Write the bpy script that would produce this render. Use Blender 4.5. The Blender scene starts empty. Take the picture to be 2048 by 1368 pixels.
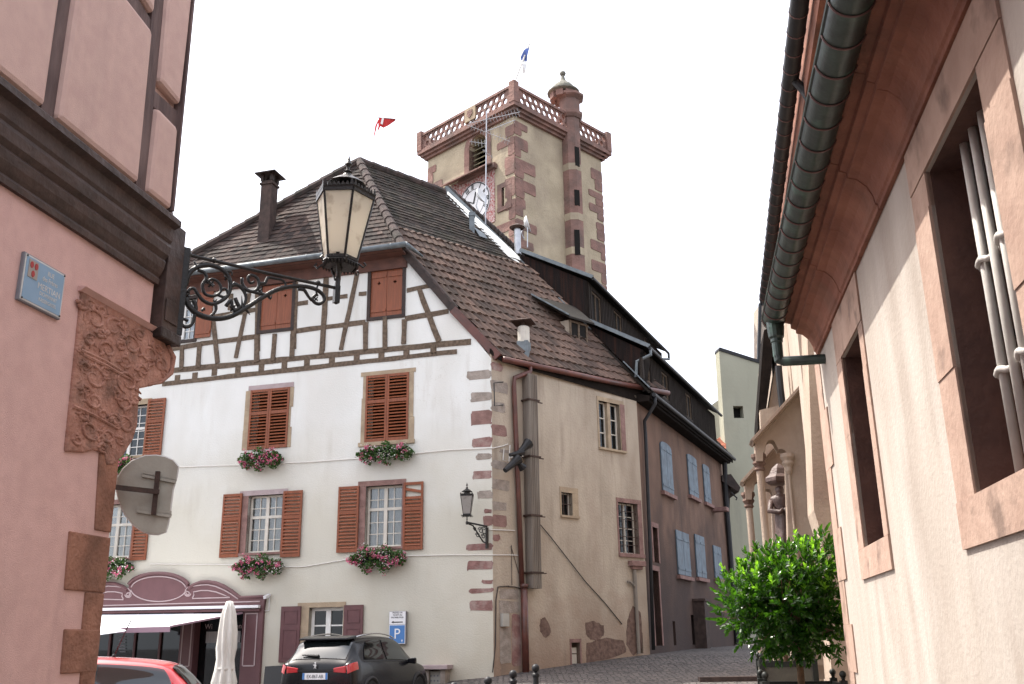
import bpy, math, random
from mathutils import Vector, Matrix, geometry
random.seed(7)
sc = bpy.context.scene
# ------------------------------------------------------------------ camera
FPX = 1930.0
PITCH = math.radians(17.3); ROLL = math.radians(0.87)
FW = Vector((0, math.cos(PITCH), math.sin(PITCH)))
R0 = Vector((1, 0, 0)); U0 = Vector((0, -math.sin(PITCH), math.cos(PITCH)))
CR_ = math.cos(ROLL)*R0 - math.sin(ROLL)*U0
CU_ = math.sin(ROLL)*R0 + math.cos(ROLL)*U0
EYE = Vector((0, 0, 1.6))
cam_d = bpy.data.cameras.new("camera"); cam = bpy.data.objects.new("camera", cam_d)
sc.collection.objects.link(cam)
cam.matrix_world = Matrix(((CR_.x, CU_.x, -FW.x, EYE.x), (CR_.y, CU_.y, -FW.y, EYE.y), (CR_.z, CU_.z, -FW.z, EYE.z), (0, 0, 0, 1)))
cam_d.sensor_width = 36; cam_d.lens = FPX/2048*36; cam_d.clip_start = 0.05; cam_d.clip_end = 3000
sc.camera = cam
# ------------------------------------------------------------------ world and sun
SUN_AZ = math.radians(-66); SUN_EL = math.radians(59)
w = bpy.data.worlds.new("World"); sc.world = w; w.use_nodes = True
nt = w.node_tree; bg = nt.nodes['Background']
sky = nt.nodes.new('ShaderNodeTexSky'); sky.sky_type = 'NISHITA'; sky.sun_disc = False
sky.sun_elevation = SUN_EL; sky.sun_rotation = SUN_AZ; sky.dust_density = 6; sky.air_density = 0.8
mul = nt.nodes.new('ShaderNodeMix'); mul.data_type = 'RGBA'; mul.blend_type = 'ADD'; mul.inputs[0].default_value = 1.0
nt.links.new(sky.outputs[0], mul.inputs[6]); mul.inputs[7].default_value = (6.1, 6.05, 6.2, 1)   # bright thin overcast veil
nt.links.new(mul.outputs[2], bg.inputs[0]); bg.inputs[1].default_value = 0.07
sd = bpy.data.lights.new("sun", 'SUN'); sd.energy = 2.45; sd.angle = math.radians(0.5); sd.color = (1.0, 0.95, 0.87)
sun = bpy.data.objects.new("sun", sd); sc.collection.objects.link(sun)
SUNV = Vector((math.sin(SUN_AZ)*math.cos(SUN_EL), math.cos(SUN_AZ)*math.cos(SUN_EL), math.sin(SUN_EL)))
sun.rotation_euler = SUNV.to_track_quat('Z', 'Y').to_euler()
sc.view_settings.view_transform = 'Standard'; sc.view_settings.look = 'None'
sc.view_settings.exposure = 1.62; sc.view_settings.gamma = 1.0
sc.render.engine = 'CYCLES'; sc.cycles.use_denoising = True
sc.cycles.max_bounces = 7; sc.cycles.diffuse_bounces = 4; sc.cycles.transparent_max_bounces = 12; sc.cycles.sample_clamp_indirect = 8
# ------------------------------------------------------------------ geometry helpers
Z = Vector((0, 0, 1))
def ray(x, y): return FW*FPX + CR_*(x-1024) + CU_*(684-y)
def hit(x, y, O, n):
    d = ray(x, y); return EYE + d*((O-EYE).dot(n)/d.dot(n))
def atY(x, y, Y):
    d = ray(x, y); return EYE + d*(Y/d.y)
def atZ(x, y, z):
    d = ray(x, y); return EYE + d*((z-1.6)/d.z)
def hdir(x):
    y = 684 + (FW.z*FPX + CR_.z*(x-1024))/CU_.z
    return ray(x, y).normalized()
def proj(P):
    v = P-EYE; z = v.dot(FW); return (1024+FPX*v.dot(CR_)/z, 684-FPX*v.dot(CU_)/z)
class Frame:
    def __init__(s, O, u, n=None):
        s.O = Vector(O); s.u = Vector(u).normalized()
        s.n = Vector(n).normalized() if n is not None else s.u.cross(Z).normalized()
        if n is None and s.n.dot(EYE-s.O) < 0: s.n = -s.n
        s.right = (-s.n).cross(Z).normalized()
    def P(s, u, v, d=0.0): return s.O + s.u*u + Z*v + s.n*d
    def uv(s, x, y, d=0.0):
        h = hit(x, y, s.O + s.n*d, s.n) - s.O
        return (h.dot(s.u), h.z)
    def rect(s, *q, d=0.0):
        """pixel corners tl,tr,br,bl -> u0,u1,v0,v1"""
        c = [s.uv(a, b, d) for a, b in q]
        ua = (c[0][0]+c[3][0])/2; ub = (c[1][0]+c[2][0])/2
        return min(ua, ub), max(ua, ub), (c[2][1]+c[3][1])/2, (c[0][1]+c[1][1])/2
class MB:
    def __init__(s): s.v = []; s.f = []; s.uv = {}; s.smooth = False
    def add(s, vs, fs):
        b = len(s.v); s.v += [Vector(p) for p in vs]; s.f += [[i+b for i in f] for f in fs]; return b
    def hexa(s, p):  # p: 4 bottom (ccw), 4 top
        s.add(p, [(3,2,1,0), (4,5,6,7), (0,1,5,4), (1,2,6,5), (2,3,7,6), (3,0,4,7)]); return s
    def box(s, fr, u0, u1, v0, v1, d0, d1):
        P = fr.P
        return s.hexa([P(u0,v0,d0), P(u1,v0,d0), P(u1,v0,d1), P(u0,v0,d1), P(u0,v1,d0), P(u1,v1,d0), P(u1,v1,d1), P(u0,v1,d1)])
    def abox(s, c, sx, sy, sz, yaw=0):
        fr = Frame(c, Vector((math.cos(yaw), math.sin(yaw), 0)), Vector((-math.sin(yaw), math.cos(yaw), 0)))
        return s.box(fr, -sx/2, sx/2, 0, sz, -sy/2, sy/2)
    def prism(s, fr, pts, d0, d1):
        n = len(pts)
        vs = [fr.P(u, v, d1) for u, v in pts] + [fr.P(u, v, d0) for u, v in pts]
        fs = [list(range(n)), list(range(2*n-1, n-1, -1))] + [(i, i+n, (i+1) % n+n, (i+1) % n) for i in range(n)]
        s.add(vs, fs); return s
    def prism3(s, pts, off):
        n = len(pts); off = Vector(off)
        vs = list(pts) + [Vector(p)+off for p in pts]
        s.add(vs, [list(range(n)), list(range(2*n-1, n-1, -1))] + [(i, i+n, (i+1) % n+n, (i+1) % n) for i in range(n)]); return s
    def beam(s, a, b, w_, h_, up=Z):
        a = Vector(a); b = Vector(b); t = (b-a).normalized(); r = t.cross(up)
        if r.length < 1e-4: r = t.cross(Vector((0, 1, 0)))
        r.normalize(); q = r.cross(t).normalized()
        r = r*w_/2; q = q*h_/2
        return s.hexa([a-r-q, a+r-q, a+r+q, a-r+q, b-r-q, b+r-q, b+r+q, b-r+q])
    def tube(s, pts, r, n=8, caps=True):
        pts = [Vector(p) for p in pts]; m = len(pts)
        rr = r if isinstance(r, (list, tuple)) else [r]*m
        b = len(s.v); prev = None
        for i, p in enumerate(pts):
            t = (pts[min(i+1, m-1)]-pts[max(i-1, 0)])
            if t.length < 1e-9: t = Vector((0, 0, 1))
            t.normalize()
            if prev is None:
                a = t.cross(Z)
                if a.length < .05: a = t.cross(Vector((1, 0, 0)))
            else: a = prev - t*prev.dot(t)
            a.normalize(); prev = a; c = t.cross(a)
            for k in range(n):
                an = 2*math.pi*k/n; s.v.append(p + (a*math.cos(an)+c*math.sin(an))*rr[i])
        for i in range(m-1):
            for k in range(n):
                k2 = (k+1) % n; s.f.append([b+i*n+k, b+i*n+k2, b+(i+1)*n+k2, b+(i+1)*n+k])
        if caps: s.f.append([b+k for k in range(n)][::-1]); s.f.append([b+(m-1)*n+k for k in range(n)])
        return s
    def lathe(s, c, prof, n=16, rot=0.0, tilt=None):
        c = Vector(c); b = len(s.v)
        for r, z in prof:
            for k in range(n):
                an = 2*math.pi*k/n+rot; p = Vector((r*math.cos(an), r*math.sin(an), z))
                if tilt is not None: p = tilt @ p
                s.v.append(c+p)
        for i in range(len(prof)-1):
            for k in range(n):
                k2 = (k+1) % n; s.f.append([b+i*n+k, b+i*n+k2, b+(i+1)*n+k2, b+(i+1)*n+k])
        s.f.append([b+k for k in range(n)][::-1]); s.f.append([b+(len(prof)-1)*n+k for k in range(n)])
        return s
    def ball(s, c, r, n=10, sq=1.0):
        m = n//2+1
        return s.lathe(c, [(max(1e-4, r*math.sin(math.pi*i/m)), -r*sq*math.cos(math.pi*i/m)) for i in range(m+1)], n)
    def disc(s, fr, u, v, ru, rv, d0, d1, n=24):
        return s.prism(fr, [(u+ru*math.cos(2*math.pi*i/n), v+rv*math.sin(2*math.pi*i/n)) for i in range(n)], d0, d1)
    def holes(s, fr, outer, hs, d0, d1, back=True):
        loops = [outer]+hs
        flat = [p for l in loops for p in l]
        tris = geometry.tessellate_polygon([[Vector((a, b, 0)) for a, b in l] for l in loops])
        n = len(flat)
        vs = [fr.P(a, b, d1) for a, b in flat] + [fr.P(a, b, d0) for a, b in flat]
        fs = [list(t) for t in tris]
        if back: fs += [[i+n for i in t][::-1] for t in tris]
        st = 0
        for l in loops:
            m = len(l)
            for i in range(m): fs.append([st+i, st+(i+1) % m, st+(i+1) % m+n, st+i+n])
            st += m
        s.add(vs, fs); return s
    def build(s, name, m, parent=None, label=None, smooth=None, stuff=False, bevel=0, wn=False):
        me = bpy.data.meshes.new(name)
        off = OFF.get(parent.name, Vector((0, 0, 0))) if parent is not None else Vector((0, 0, 0))
        me.from_pydata([v-off for v in s.v], [], s.f); me.update()
        if s.uv:
            l = me.uv_layers.new(name="UVMap")
            for lp in me.loops:
                l.data[lp.index].uv = s.uv.get(lp.vertex_index, (0, 0))
        import bmesh
        bm = bmesh.new(); bm.from_mesh(me); bmesh.ops.recalc_face_normals(bm, faces=bm.faces); bm.to_mesh(me); bm.free()
        sm = s.smooth if smooth is None else smooth
        if sm:
            for p in me.polygons: p.use_smooth = True
        o = bpy.data.objects.new(name, me); sc.collection.objects.link(o)
        me.materials.append(m)
        if parent is not None:
            o.parent = parent
            OFF[o.name] = off
        else: OFF[o.name] = off
        if sm and wn == 'angle':
            for p in me.polygons: p.use_smooth = True
            for e in me.edges: pass
        if bevel:
            b = o.modifiers.new("bevel", 'BEVEL'); b.width = bevel; b.segments = 2; b.limit_method = 'ANGLE'; b.angle_limit = math.radians(40)
        if label: o["label"] = label
        if stuff: o["kind"] = "stuff"
        return o
OFF = {}
def thing(name, label, cat, loc, group=None):
    o = bpy.data.objects.new(name, None); sc.collection.objects.link(o); o.location = loc; o.empty_display_size = .3
    o["label"] = label; o["category"] = cat
    if group: o["group"] = group
    OFF[o.name] = Vector(loc); return o
def tagt(o, label, cat, group=None):
    o["label"] = label; o["category"] = cat
    if group: o["group"] = group
    return o
def text(s, fr, u, v, d, h, m, parent, name="lettering", wscale=1.0, align='CENTER', ext=0.003, slant=None):
    c = bpy.data.curves.new("t", 'FONT'); c.body = s; c.size = h*1.38; c.align_x = align; c.extrude = ext; c.resolution_u = 3
    t = bpy.data.objects.new("t", c); sc.collection.objects.link(t)
    bpy.context.view_layer.update()
    me = bpy.data.meshes.new_from_object(t.evaluated_get(bpy.context.evaluated_depsgraph_get()))
    bpy.data.objects.remove(t)
    mb = MB(); base = fr.P(u, v, d)
    mb.add([base + fr.right*(p.co.x*wscale) + Z*p.co.y + fr.n*p.co.z for p in me.vertices], [list(p.vertices) for p in me.polygons])
    bpy.data.meshes.remove(me)
    return mb.build(name, m, parent)
# ------------------------------------------------------------------ materials
def mat(name, c1, c2=None, scale=3.0, rough=.85, bump=0.0, bscale=60.0, metal=0.0, c3=None, s3=.6, a3=.5, stretch=(1, 1, 1), spec=.3, dist=.02, bstretch=(1,1,1), coat=0, lo3=.45, hi3=.7, detail=6):
    m = bpy.data.materials.new(name); m.use_nodes = True; n = m.node_tree; N = n.nodes; L = n.links
    bs = N['Principled BSDF']; bs.inputs['Roughness'].default_value = rough; bs.inputs['Metallic'].default_value = metal
    bs.inputs['Specular IOR Level'].default_value = spec
    if coat: bs.inputs['Coat Weight'].default_value = coat; bs.inputs['Coat Roughness'].default_value = .04
    tc = N.new('ShaderNodeTexCoord')
    def noise(sca, st, det=detail):
        mp = N.new('ShaderNodeMapping'); mp.inputs['Scale'].default_value = st; L.new(tc.outputs['Object'], mp.inputs[0])
        nz = N.new('ShaderNodeTexNoise'); nz.inputs['Scale'].default_value = sca; nz.inputs['Detail'].default_value = det
        L.new(mp.outputs[0], nz.inputs['Vector']); return nz
    def ramp(src, lo, hi):
        r = N.new('ShaderNodeMapRange'); r.inputs[1].default_value = lo; r.inputs[2].default_value = hi; L.new(src, r.inputs[0]); return r.outputs[0]
    def mix(f, a, b):
        x = N.new('ShaderNodeMix'); x.data_type = 'RGBA'
        L.new(f, x.inputs[0])
        for i, c in ((6, a), (7, b)):
            if isinstance(c, tuple): x.inputs[i].default_value = (*c[:3], 1)
            else: L.new(c, x.inputs[i])
        return x.outputs[2]
    col = c1
    if c2: col = mix(ramp(noise(scale, stretch).outputs[0], .35, .65), c1, c2)
    if c3:
        r = ramp(noise(s3, stretch).outputs[0], lo3, hi3)
        mm = N.new('ShaderNodeMath'); mm.operation = 'MULTIPLY'; L.new(r, mm.inputs[0]); mm.inputs[1].default_value = a3
        col = mix(mm.outputs[0], col, c3)
    if isinstance(col, tuple): bs.inputs['Base Color'].default_value = (*col, 1)
    else: L.new(col, bs.inputs['Base Color'])
    if bump:
        b = N.new('ShaderNodeBump'); b.inputs['Strength'].default_value = bump; b.inputs['Distance'].default_value = dist
        L.new(noise(bscale, bstretch, 8).outputs[0], b.inputs['Height']); L.new(b.outputs[0], bs.inputs['Normal'])
    return m
def height_dirt_shade(m, z0, z1, colr, amt, scale=.8):
    """grime, old limewash and painted lane shade, giving way between two heights"""
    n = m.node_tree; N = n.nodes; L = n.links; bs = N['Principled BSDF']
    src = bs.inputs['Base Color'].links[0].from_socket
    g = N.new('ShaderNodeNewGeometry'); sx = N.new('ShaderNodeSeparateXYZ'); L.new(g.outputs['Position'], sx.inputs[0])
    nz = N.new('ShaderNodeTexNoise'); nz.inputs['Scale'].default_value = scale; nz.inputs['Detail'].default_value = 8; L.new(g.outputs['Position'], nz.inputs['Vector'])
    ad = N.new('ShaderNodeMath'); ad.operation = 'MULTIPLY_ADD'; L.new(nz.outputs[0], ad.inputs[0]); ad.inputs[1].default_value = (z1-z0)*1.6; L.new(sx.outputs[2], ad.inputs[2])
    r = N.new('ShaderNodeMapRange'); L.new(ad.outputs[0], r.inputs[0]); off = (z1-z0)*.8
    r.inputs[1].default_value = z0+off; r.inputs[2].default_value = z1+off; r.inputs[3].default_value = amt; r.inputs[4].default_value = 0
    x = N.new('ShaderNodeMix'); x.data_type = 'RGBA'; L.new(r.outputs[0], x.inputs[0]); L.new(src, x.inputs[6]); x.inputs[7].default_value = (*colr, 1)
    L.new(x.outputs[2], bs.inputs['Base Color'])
def tile_mat(name, ca, cb, moss, mossamt=.4, dark=.5):
    m = bpy.data.materials.new(name); m.use_nodes = True; n = m.node_tree; N = n.nodes; L = n.links; bs = N['Principled BSDF']
    bs.inputs['Roughness'].default_value = .85; bs.inputs['Specular IOR Level'].default_value = .25
    uv = N.new('ShaderNodeUVMap'); fl = N.new('ShaderNodeVectorMath'); fl.operation = 'FLOOR'; L.new(uv.outputs[0], fl.inputs[0])
    wn = N.new('ShaderNodeTexWhiteNoise'); wn.noise_dimensions = '2D'; L.new(fl.outputs[0], wn.inputs['Vector'])
    x = N.new('ShaderNodeMix'); x.data_type = 'RGBA'; L.new(wn.outputs['Value'], x.inputs[0]); x.inputs[6].default_value = (*ca, 1); x.inputs[7].default_value = (*cb, 1)
    tc = N.new('ShaderNodeTexCoord')
    nz = N.new('ShaderNodeTexNoise'); nz.inputs['Scale'].default_value = 1.1; nz.inputs['Detail'].default_value = 9; nz.inputs['Roughness'].default_value = .7; L.new(tc.outputs['Object'], nz.inputs['Vector'])
    r = N.new('ShaderNodeMapRange'); r.inputs[1].default_value = .42; r.inputs[2].default_value = .66; r.inputs[4].default_value = mossamt; L.new(nz.outputs[0], r.inputs[0])
    y = N.new('ShaderNodeMix'); y.data_type = 'RGBA'; L.new(r.outputs[0], y.inputs[0]); L.new(x.outputs[2], y.inputs[6]); y.inputs[7].default_value = (*moss, 1)
    # tile joints
    fr = N.new('ShaderNodeVectorMath'); fr.operation = 'FRACTION'; L.new(uv.outputs[0], fr.inputs[0]); sx = N.new('ShaderNodeSeparateXYZ'); L.new(fr.outputs[0], sx.inputs[0])
    a = N.new('ShaderNodeMath'); a.operation = 'SUBTRACT'; L.new(sx.outputs[0], a.inputs[0]); a.inputs[1].default_value = .5
    b = N.new('ShaderNodeMath'); b.operation = 'ABSOLUTE'; L.new(a.outputs[0], b.inputs[0])
    g = N.new('ShaderNodeMapRange'); g.inputs[1].default_value = .43; g.inputs[2].default_value = .49; g.inputs[4].default_value = dark; L.new(b.outputs[0], g.inputs[0])
    zz = N.new('ShaderNodeMix'); zz.data_type = 'RGBA'; L.new(g.outputs[0], zz.inputs[0]); L.new(y.outputs[2], zz.inputs[6]); zz.inputs[7].default_value = (.015, .012, .01, 1)
    L.new(zz.outputs[2], bs.inputs['Base Color'])
    nb = N.new('ShaderNodeTexNoise'); nb.inputs['Scale'].default_value = 45; L.new(tc.outputs['Object'], nb.inputs['Vector'])
    bu = N.new('ShaderNodeBump'); bu.inputs['Strength'].default_value = .5; bu.inputs['Distance'].default_value = .01; L.new(nb.outputs[0], bu.inputs['Height']); L.new(bu.outputs[0], bs.inputs['Normal'])
    return m
def glass_mat(name, tint=(.7, .75, .78), refl=.25, rough=.02, back=(.02, .022, .025), trans=.6):
    m = bpy.data.materials.new(name); m.use_nodes = True; n = m.node_tree; N = n.nodes; L = n.links
    N.remove(N['Principled BSDF']); out = N['Material Output']
    tr = N.new('ShaderNodeBsdfTransparent'); tr.inputs[0].default_value = (*tint, 1)
    gl = N.new('ShaderNodeBsdfGlossy'); gl.inputs['Roughness'].default_value = rough; gl.inputs[0].default_value = (.9, .95, 1, 1)
    df = N.new('ShaderNodeBsdfDiffuse'); df.inputs[0].default_value = (*back, 1)
    m1 = N.new('ShaderNodeMixShader'); m1.inputs[0].default_value = trans; L.new(df.outputs[0], m1.inputs[1]); L.new(tr.outputs[0], m1.inputs[2])
    fz = N.new('ShaderNodeFresnel'); fz.inputs[0].default_value = 1.5
    ad = N.new('ShaderNodeMath'); ad.operation = 'ADD'; L.new(fz.outputs[0], ad.inputs[0]); ad.inputs[1].default_value = refl; ad.use_clamp = True
    m2 = N.new('ShaderNodeMixShader'); L.new(ad.outputs[0], m2.inputs[0]); L.new(m1.outputs[0], m2.inputs[1]); L.new(gl.outputs[0], m2.inputs[2])
    L.new(m2.outputs[0], out.inputs[0]); return m
def leaf_mat(name, ca, cb, trans=(.25, .5, .03), rough=.35, tw=.35):
    m = bpy.data.materials.new(name); m.use_nodes = True; n = m.node_tree; N = n.nodes; L = n.links; bs = N['Principled BSDF']; out = N['Material Output']
    uv = N.new('ShaderNodeUVMap'); wn = N.new('ShaderNodeTexWhiteNoise'); wn.noise_dimensions = '2D'; fl = N.new('ShaderNodeVectorMath'); fl.operation = 'FLOOR'
    L.new(uv.outputs[0], fl.inputs[0]); L.new(fl.outputs[0], wn.inputs['Vector'])
    x = N.new('ShaderNodeMix'); x.data_type = 'RGBA'; L.new(wn.outputs['Value'], x.inputs[0]); x.inputs[6].default_value = (*ca, 1); x.inputs[7].default_value = (*cb, 1)
    L.new(x.outputs[2], bs.inputs['Base Color']); bs.inputs['Roughness'].default_value = rough; bs.inputs['Specular IOR Level'].default_value = .5
    t = N.new('ShaderNodeBsdfTranslucent'); t.inputs[0].default_value = (*trans, 1)
    mx = N.new('ShaderNodeMixShader'); mx.inputs[0].default_value = tw; L.new(bs.outputs[0], mx.inputs[1]); L.new(t.outputs[0], mx.inputs[2]); L.new(mx.outputs[0], out.inputs[0])
    return m
def streaks(m, colr, amt, sx=5.0, sz=.25, lo=.52, hi=.72, cracks=0.0):
    """rain streaks, blotches and hairline cracks"""
    n = m.node_tree; N = n.nodes; L = n.links; bs = N['Principled BSDF']; src = bs.inputs['Base Color'].links[0].from_socket
    g = N.new('ShaderNodeNewGeometry'); mp = N.new('ShaderNodeMapping'); mp.inputs['Scale'].default_value = (sx, sx, sz); L.new(g.outputs['Position'], mp.inputs[0])
    a = N.new('ShaderNodeTexNoise'); a.inputs['Scale'].default_value = 1; a.inputs['Detail'].default_value = 7; a.inputs['Roughness'].default_value = .6; L.new(mp.outputs[0], a.inputs['Vector'])
    b = N.new('ShaderNodeTexNoise'); b.inputs['Scale'].default_value = .45; b.inputs['Detail'].default_value = 5; L.new(g.outputs['Position'], b.inputs['Vector'])
    r1 = N.new('ShaderNodeMapRange'); r1.inputs[1].default_value = lo; r1.inputs[2].default_value = hi; L.new(a.outputs[0], r1.inputs[0])
    r2 = N.new('ShaderNodeMapRange'); r2.inputs[1].default_value = .42; r2.inputs[2].default_value = .62; L.new(b.outputs[0], r2.inputs[0])
    mu = N.new('ShaderNodeMath'); mu.operation = 'MULTIPLY'; L.new(r1.outputs[0], mu.inputs[0]); L.new(r2.outputs[0], mu.inputs[1])
    m2 = N.new('ShaderNodeMath'); m2.operation = 'MULTIPLY'; L.new(mu.outputs[0], m2.inputs[0]); m2.inputs[1].default_value = amt
    fac = m2.outputs[0]
    if cracks:
        wv = N.new('ShaderNodeTexNoise'); wv.inputs['Scale'].default_value = 2.2; wv.inputs['Detail'].default_value = 8; L.new(g.outputs['Position'], wv.inputs['Vector'])
        s_ = N.new('ShaderNodeMath'); s_.operation = 'SUBTRACT'; L.new(wv.outputs[0], s_.inputs[0]); s_.inputs[1].default_value = .5
        ab = N.new('ShaderNodeMath'); ab.operation = 'ABSOLUTE'; L.new(s_.outputs[0], ab.inputs[0])
        rc_ = N.new('ShaderNodeMapRange'); rc_.inputs[1].default_value = 0; rc_.inputs[2].default_value = .0035; rc_.inputs[3].default_value = cracks; rc_.inputs[4].default_value = 0; L.new(ab.outputs[0], rc_.inputs[0])
        r3 = N.new('ShaderNodeMapRange'); r3.inputs[1].default_value = .56; r3.inputs[2].default_value = .6; L.new(b.outputs[0], r3.inputs[0])
        m3 = N.new('ShaderNodeMath'); m3.operation = 'MULTIPLY'; L.new(rc_.outputs[0], m3.inputs[0]); L.new(r3.outputs[0], m3.inputs[1])
        mx = N.new('ShaderNodeMath'); mx.operation = 'MAXIMUM'; L.new(fac, mx.inputs[0]); L.new(m3.outputs[0], mx.inputs[1]); fac = mx.outputs[0]
    x = N.new('ShaderNodeMix'); x.data_type = 'RGBA'; L.new(fac, x.inputs[0]); L.new(src, x.inputs[6]); x.inputs[7].default_value = (*colr, 1); L.new(x.outputs[2], bs.inputs['Base Color'])
M = {}
M['plaster_white'] = mat('white limewashed plaster', (.715, .73, .705), (.65, .655, .62), 1.1, .95, .35, 30, c3=(.60, .56, .50), s3=.5, a3=.25, stretch=(1, 1, .45), detail=9)
height_dirt_shade(M['plaster_white'], 4.6, 7.3, (.50, .475, .385), .75, .55)
height_dirt_shade(M['plaster_white'], .8, 3.2, (.42, .37, .28), .5, 1.3)
M['plaster_cream'] = mat('aged cream plaster', (.46, .395, .315), (.36, .305, .24), 1.6, .95, .7, 18, c3=(.25, .185, .14), s3=.9, a3=.5, stretch=(1, 1, .45), detail=12)
height_dirt_shade(M['plaster_cream'], 1.0, 2.9, (.27, .18, .13), .75, 1.6)
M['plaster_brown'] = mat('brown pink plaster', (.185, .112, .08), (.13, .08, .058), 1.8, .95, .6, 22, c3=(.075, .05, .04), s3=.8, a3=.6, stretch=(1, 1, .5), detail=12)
height_dirt_shade(M['plaster_brown'], 1.2, 6.0, (.055, .036, .030), .85, .9)  # damp lower wall, plus the narrow lane's shade put into the colour
height_dirt_shade(M['plaster_brown'], 1.2, 5.5, (.05, .036, .034), .75, .9)
M['plaster_pink'] = mat('salmon pink render', (.66, .42, .375), (.60, .375, .335), 9, .95, .6, 160, c3=(.50, .33, .29), s3=1.2, a3=.35, dist=.006, detail=8)
M['plaster_pink2'] = mat('pale pink panel render', (.60, .41, .355), (.545, .365, .32), 9, .95, .5, 150, dist=.006, detail=8)
M['plaster_right'] = mat('streaked pale pink limewash', (.42, .375, .33), (.35, .305, .265), 2.4, .95, .6, 30, c3=(.475, .435, .395), s3=2.6, a3=.8, stretch=(1, 1, .32), detail=12, dist=.008)
M['sandstone'] = mat('red sandstone', (.34, .165, .11), (.25, .115, .075), 5, .9, .7, 35, c3=(.12, .07, .05), s3=2.5, a3=.6, detail=12)
M['sandstone_pink'] = mat('weathered pink sandstone', (.42, .30, .24), (.35, .24, .19), 4, .92, .35, 22, c3=(.15, .105, .085), s3=3, a3=.75, detail=12, lo3=.56, hi3=.68)
M['sandstone_eave'] = mat('brown red cornice sandstone', (.30, .135, .09), (.215, .09, .062), 3, .9, .6, 28, c3=(.09, .055, .042), s3=1.8, a3=.6, detail=12)
M['sandstone_relief'] = mat('carved red sandstone', (.46, .24, .18), (.33, .155, .11), 9, .9, .9, 40, c3=(.12, .07, .05), s3=7, a3=.7, detail=12)
M['stone_grey'] = mat('grey quoin stone', (.36, .315, .275), (.26, .225, .195), 7, .93, .8, 30, c3=(.2, .15, .12), s3=4, a3=.4, detail=10)
M['stone_yellow'] = mat('yellow sandstone', (.41, .325, .225), (.32, .25, .175), 5, .93, .6, 30, detail=8, c3=(.24, .18, .13), s3=2, a3=.5)
M['stone_mauve'] = mat('mauve painted stone', (.40, .33, .33), (.34, .27, .27), 5, .9, .4, 30, detail=8)
M['stone_rose'] = mat('rose sandstone frame', (.27, .165, .145), (.195, .115, .10), 6, .9, .7, 30, detail=10)
M['quoin_red'] = mat('dark red quoin stone', (.27, .155, .14), (.19, .10, .09), 6, .93, .9, 20, c3=(.42, .36, .32), s3=4, a3=.55, detail=10)
M['church_stone'] = mat('tan church stone', (.40, .325, .255), (.33, .26, .205), 1.5, .92, .6, 20, c3=(.24, .165, .13), s3=1.1, a3=.6, detail=12)
M['church_light'] = mat('pale church plaster', (.44, .375, .31), (.38, .315, .26), 2, .92, .5, 20, c3=(.36, .27, .22), s3=1.5, a3=.5, stretch=(1, 1, .3))
M['tower_wall'] = mat('ochre tower plaster', (.46, .39, .28), (.37, .31, .22), .8, .95, .6, 8, c3=(.25, .20, .155), s3=.5, a3=.6, detail=12, dist=.05)
M['tower_red'] = mat('red tower sandstone', (.28, .165, .138), (.20, .12, .10), 1.5, .95, .7, 8, c3=(.12, .095, .085), s3=.9, a3=.75, detail=12, dist=.06)
M['timber'] = mat('weathered brown timber', (.165, .122, .088), (.09, .066, .047), 14, .9, .8, 40, detail=9)
M['timber_dark'] = mat('dark stained timber', (.036, .021, .016), (.020, .0125, .010), 5, .55, .5, 20, c3=(.055, .038, .034), s3=4, a3=.4, detail=9, spec=.3)
M['timber_grey'] = mat('grey brown oak', (.17, .115, .105), (.095, .062, .058), 9, .8, .8, 26, stretch=(1, 1, .25), detail=10, bstretch=(1, 1, .15))
M['boards'] = mat('blackened boards', (.020, .015, .014), (.010, .009, .009), 6, .9, .7, 40, stretch=(5, 5, .25), c3=(.06, .026, .018), s3=3, a3=.6, detail=8, spec=.12)
M['boards_front'] = mat('grey brown boards', (.045, .037, .032), (.026, .022, .02), 6, .9, .7, 40, stretch=(5, 5, .25), detail=8, spec=.12)
M['shutter_orange'] = mat('orange brown varnished wood', (.245, .066, .022), (.18, .047, .015), 5, .5, .4, 40, stretch=(6, 6, .5), c3=(.15, .042, .01), s3=2, a3=.5, spec=.45)
M['shutter_purple'] = mat('plum painted wood', (.125, .052, .054), (.10, .042, .045), 4, .55, .2, 40, spec=.4)
M['purple_shop'] = mat('plum shopfront paint', (.135, .062, .066), (.115, .052, .056), 3, .5, .15, 40, spec=.4)
M['purple_line'] = mat('pale plum trim paint', (.45, .36, .36), (.40, .31, .31), 5, .6)
M['shutter_blue'] = mat('blue grey shutter paint', (.135, .18, .22), (.10, .135, .17), 5, .6, .2, 40, c3=(.06, .07, .085), s3=3, a3=.5)
M['white_paint'] = mat('white window paint', (.72, .72, .69), (.64, .63, .60), 6, .5)
M['cream_paint'] = mat('cream window paint', (.60, .57, .50), (.52, .49, .43), 6, .6)
M['zinc'] = mat('zinc sheet', (.17, .195, .21), (.11, .13, .14), 6, .5, .2, 20, metal=.25, spec=.4)
M['copper_green'] = mat('green patinated gutter', (.035, .06, .052), (.02, .032, .03), 7, .38, .15, 20, c3=(.08, .17, .13), s3=5, a3=.5, spec=.6, metal=.2, lo3=.58)
M['gutter_dark'] = mat('dark gutter metal', (.022, .023, .025), (.015, .015, .017), 5, .5, spec=.3)
M['gutter_brown'] = mat('brown red gutter', (.13, .042, .03), (.085, .03, .022), 5, .4, .2, 20, c3=(.05, .03, .025), s3=3, a3=.5, spec=.5)
M['ring_brown'] = mat('gutter bead', (.14, .075, .07), (.11, .06, .055), 5, .45, spec=.5)
M['iron'] = mat('black wrought iron', (.010, .0095, .009), (.016, .014, .012), 12, .4, .3, 60, metal=.1, spec=.45)
M['iron_rust'] = mat('rusty iron', (.07, .04, .03), (.04, .025, .02), 12, .7, .3, 60)
M['milk'] = None
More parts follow.
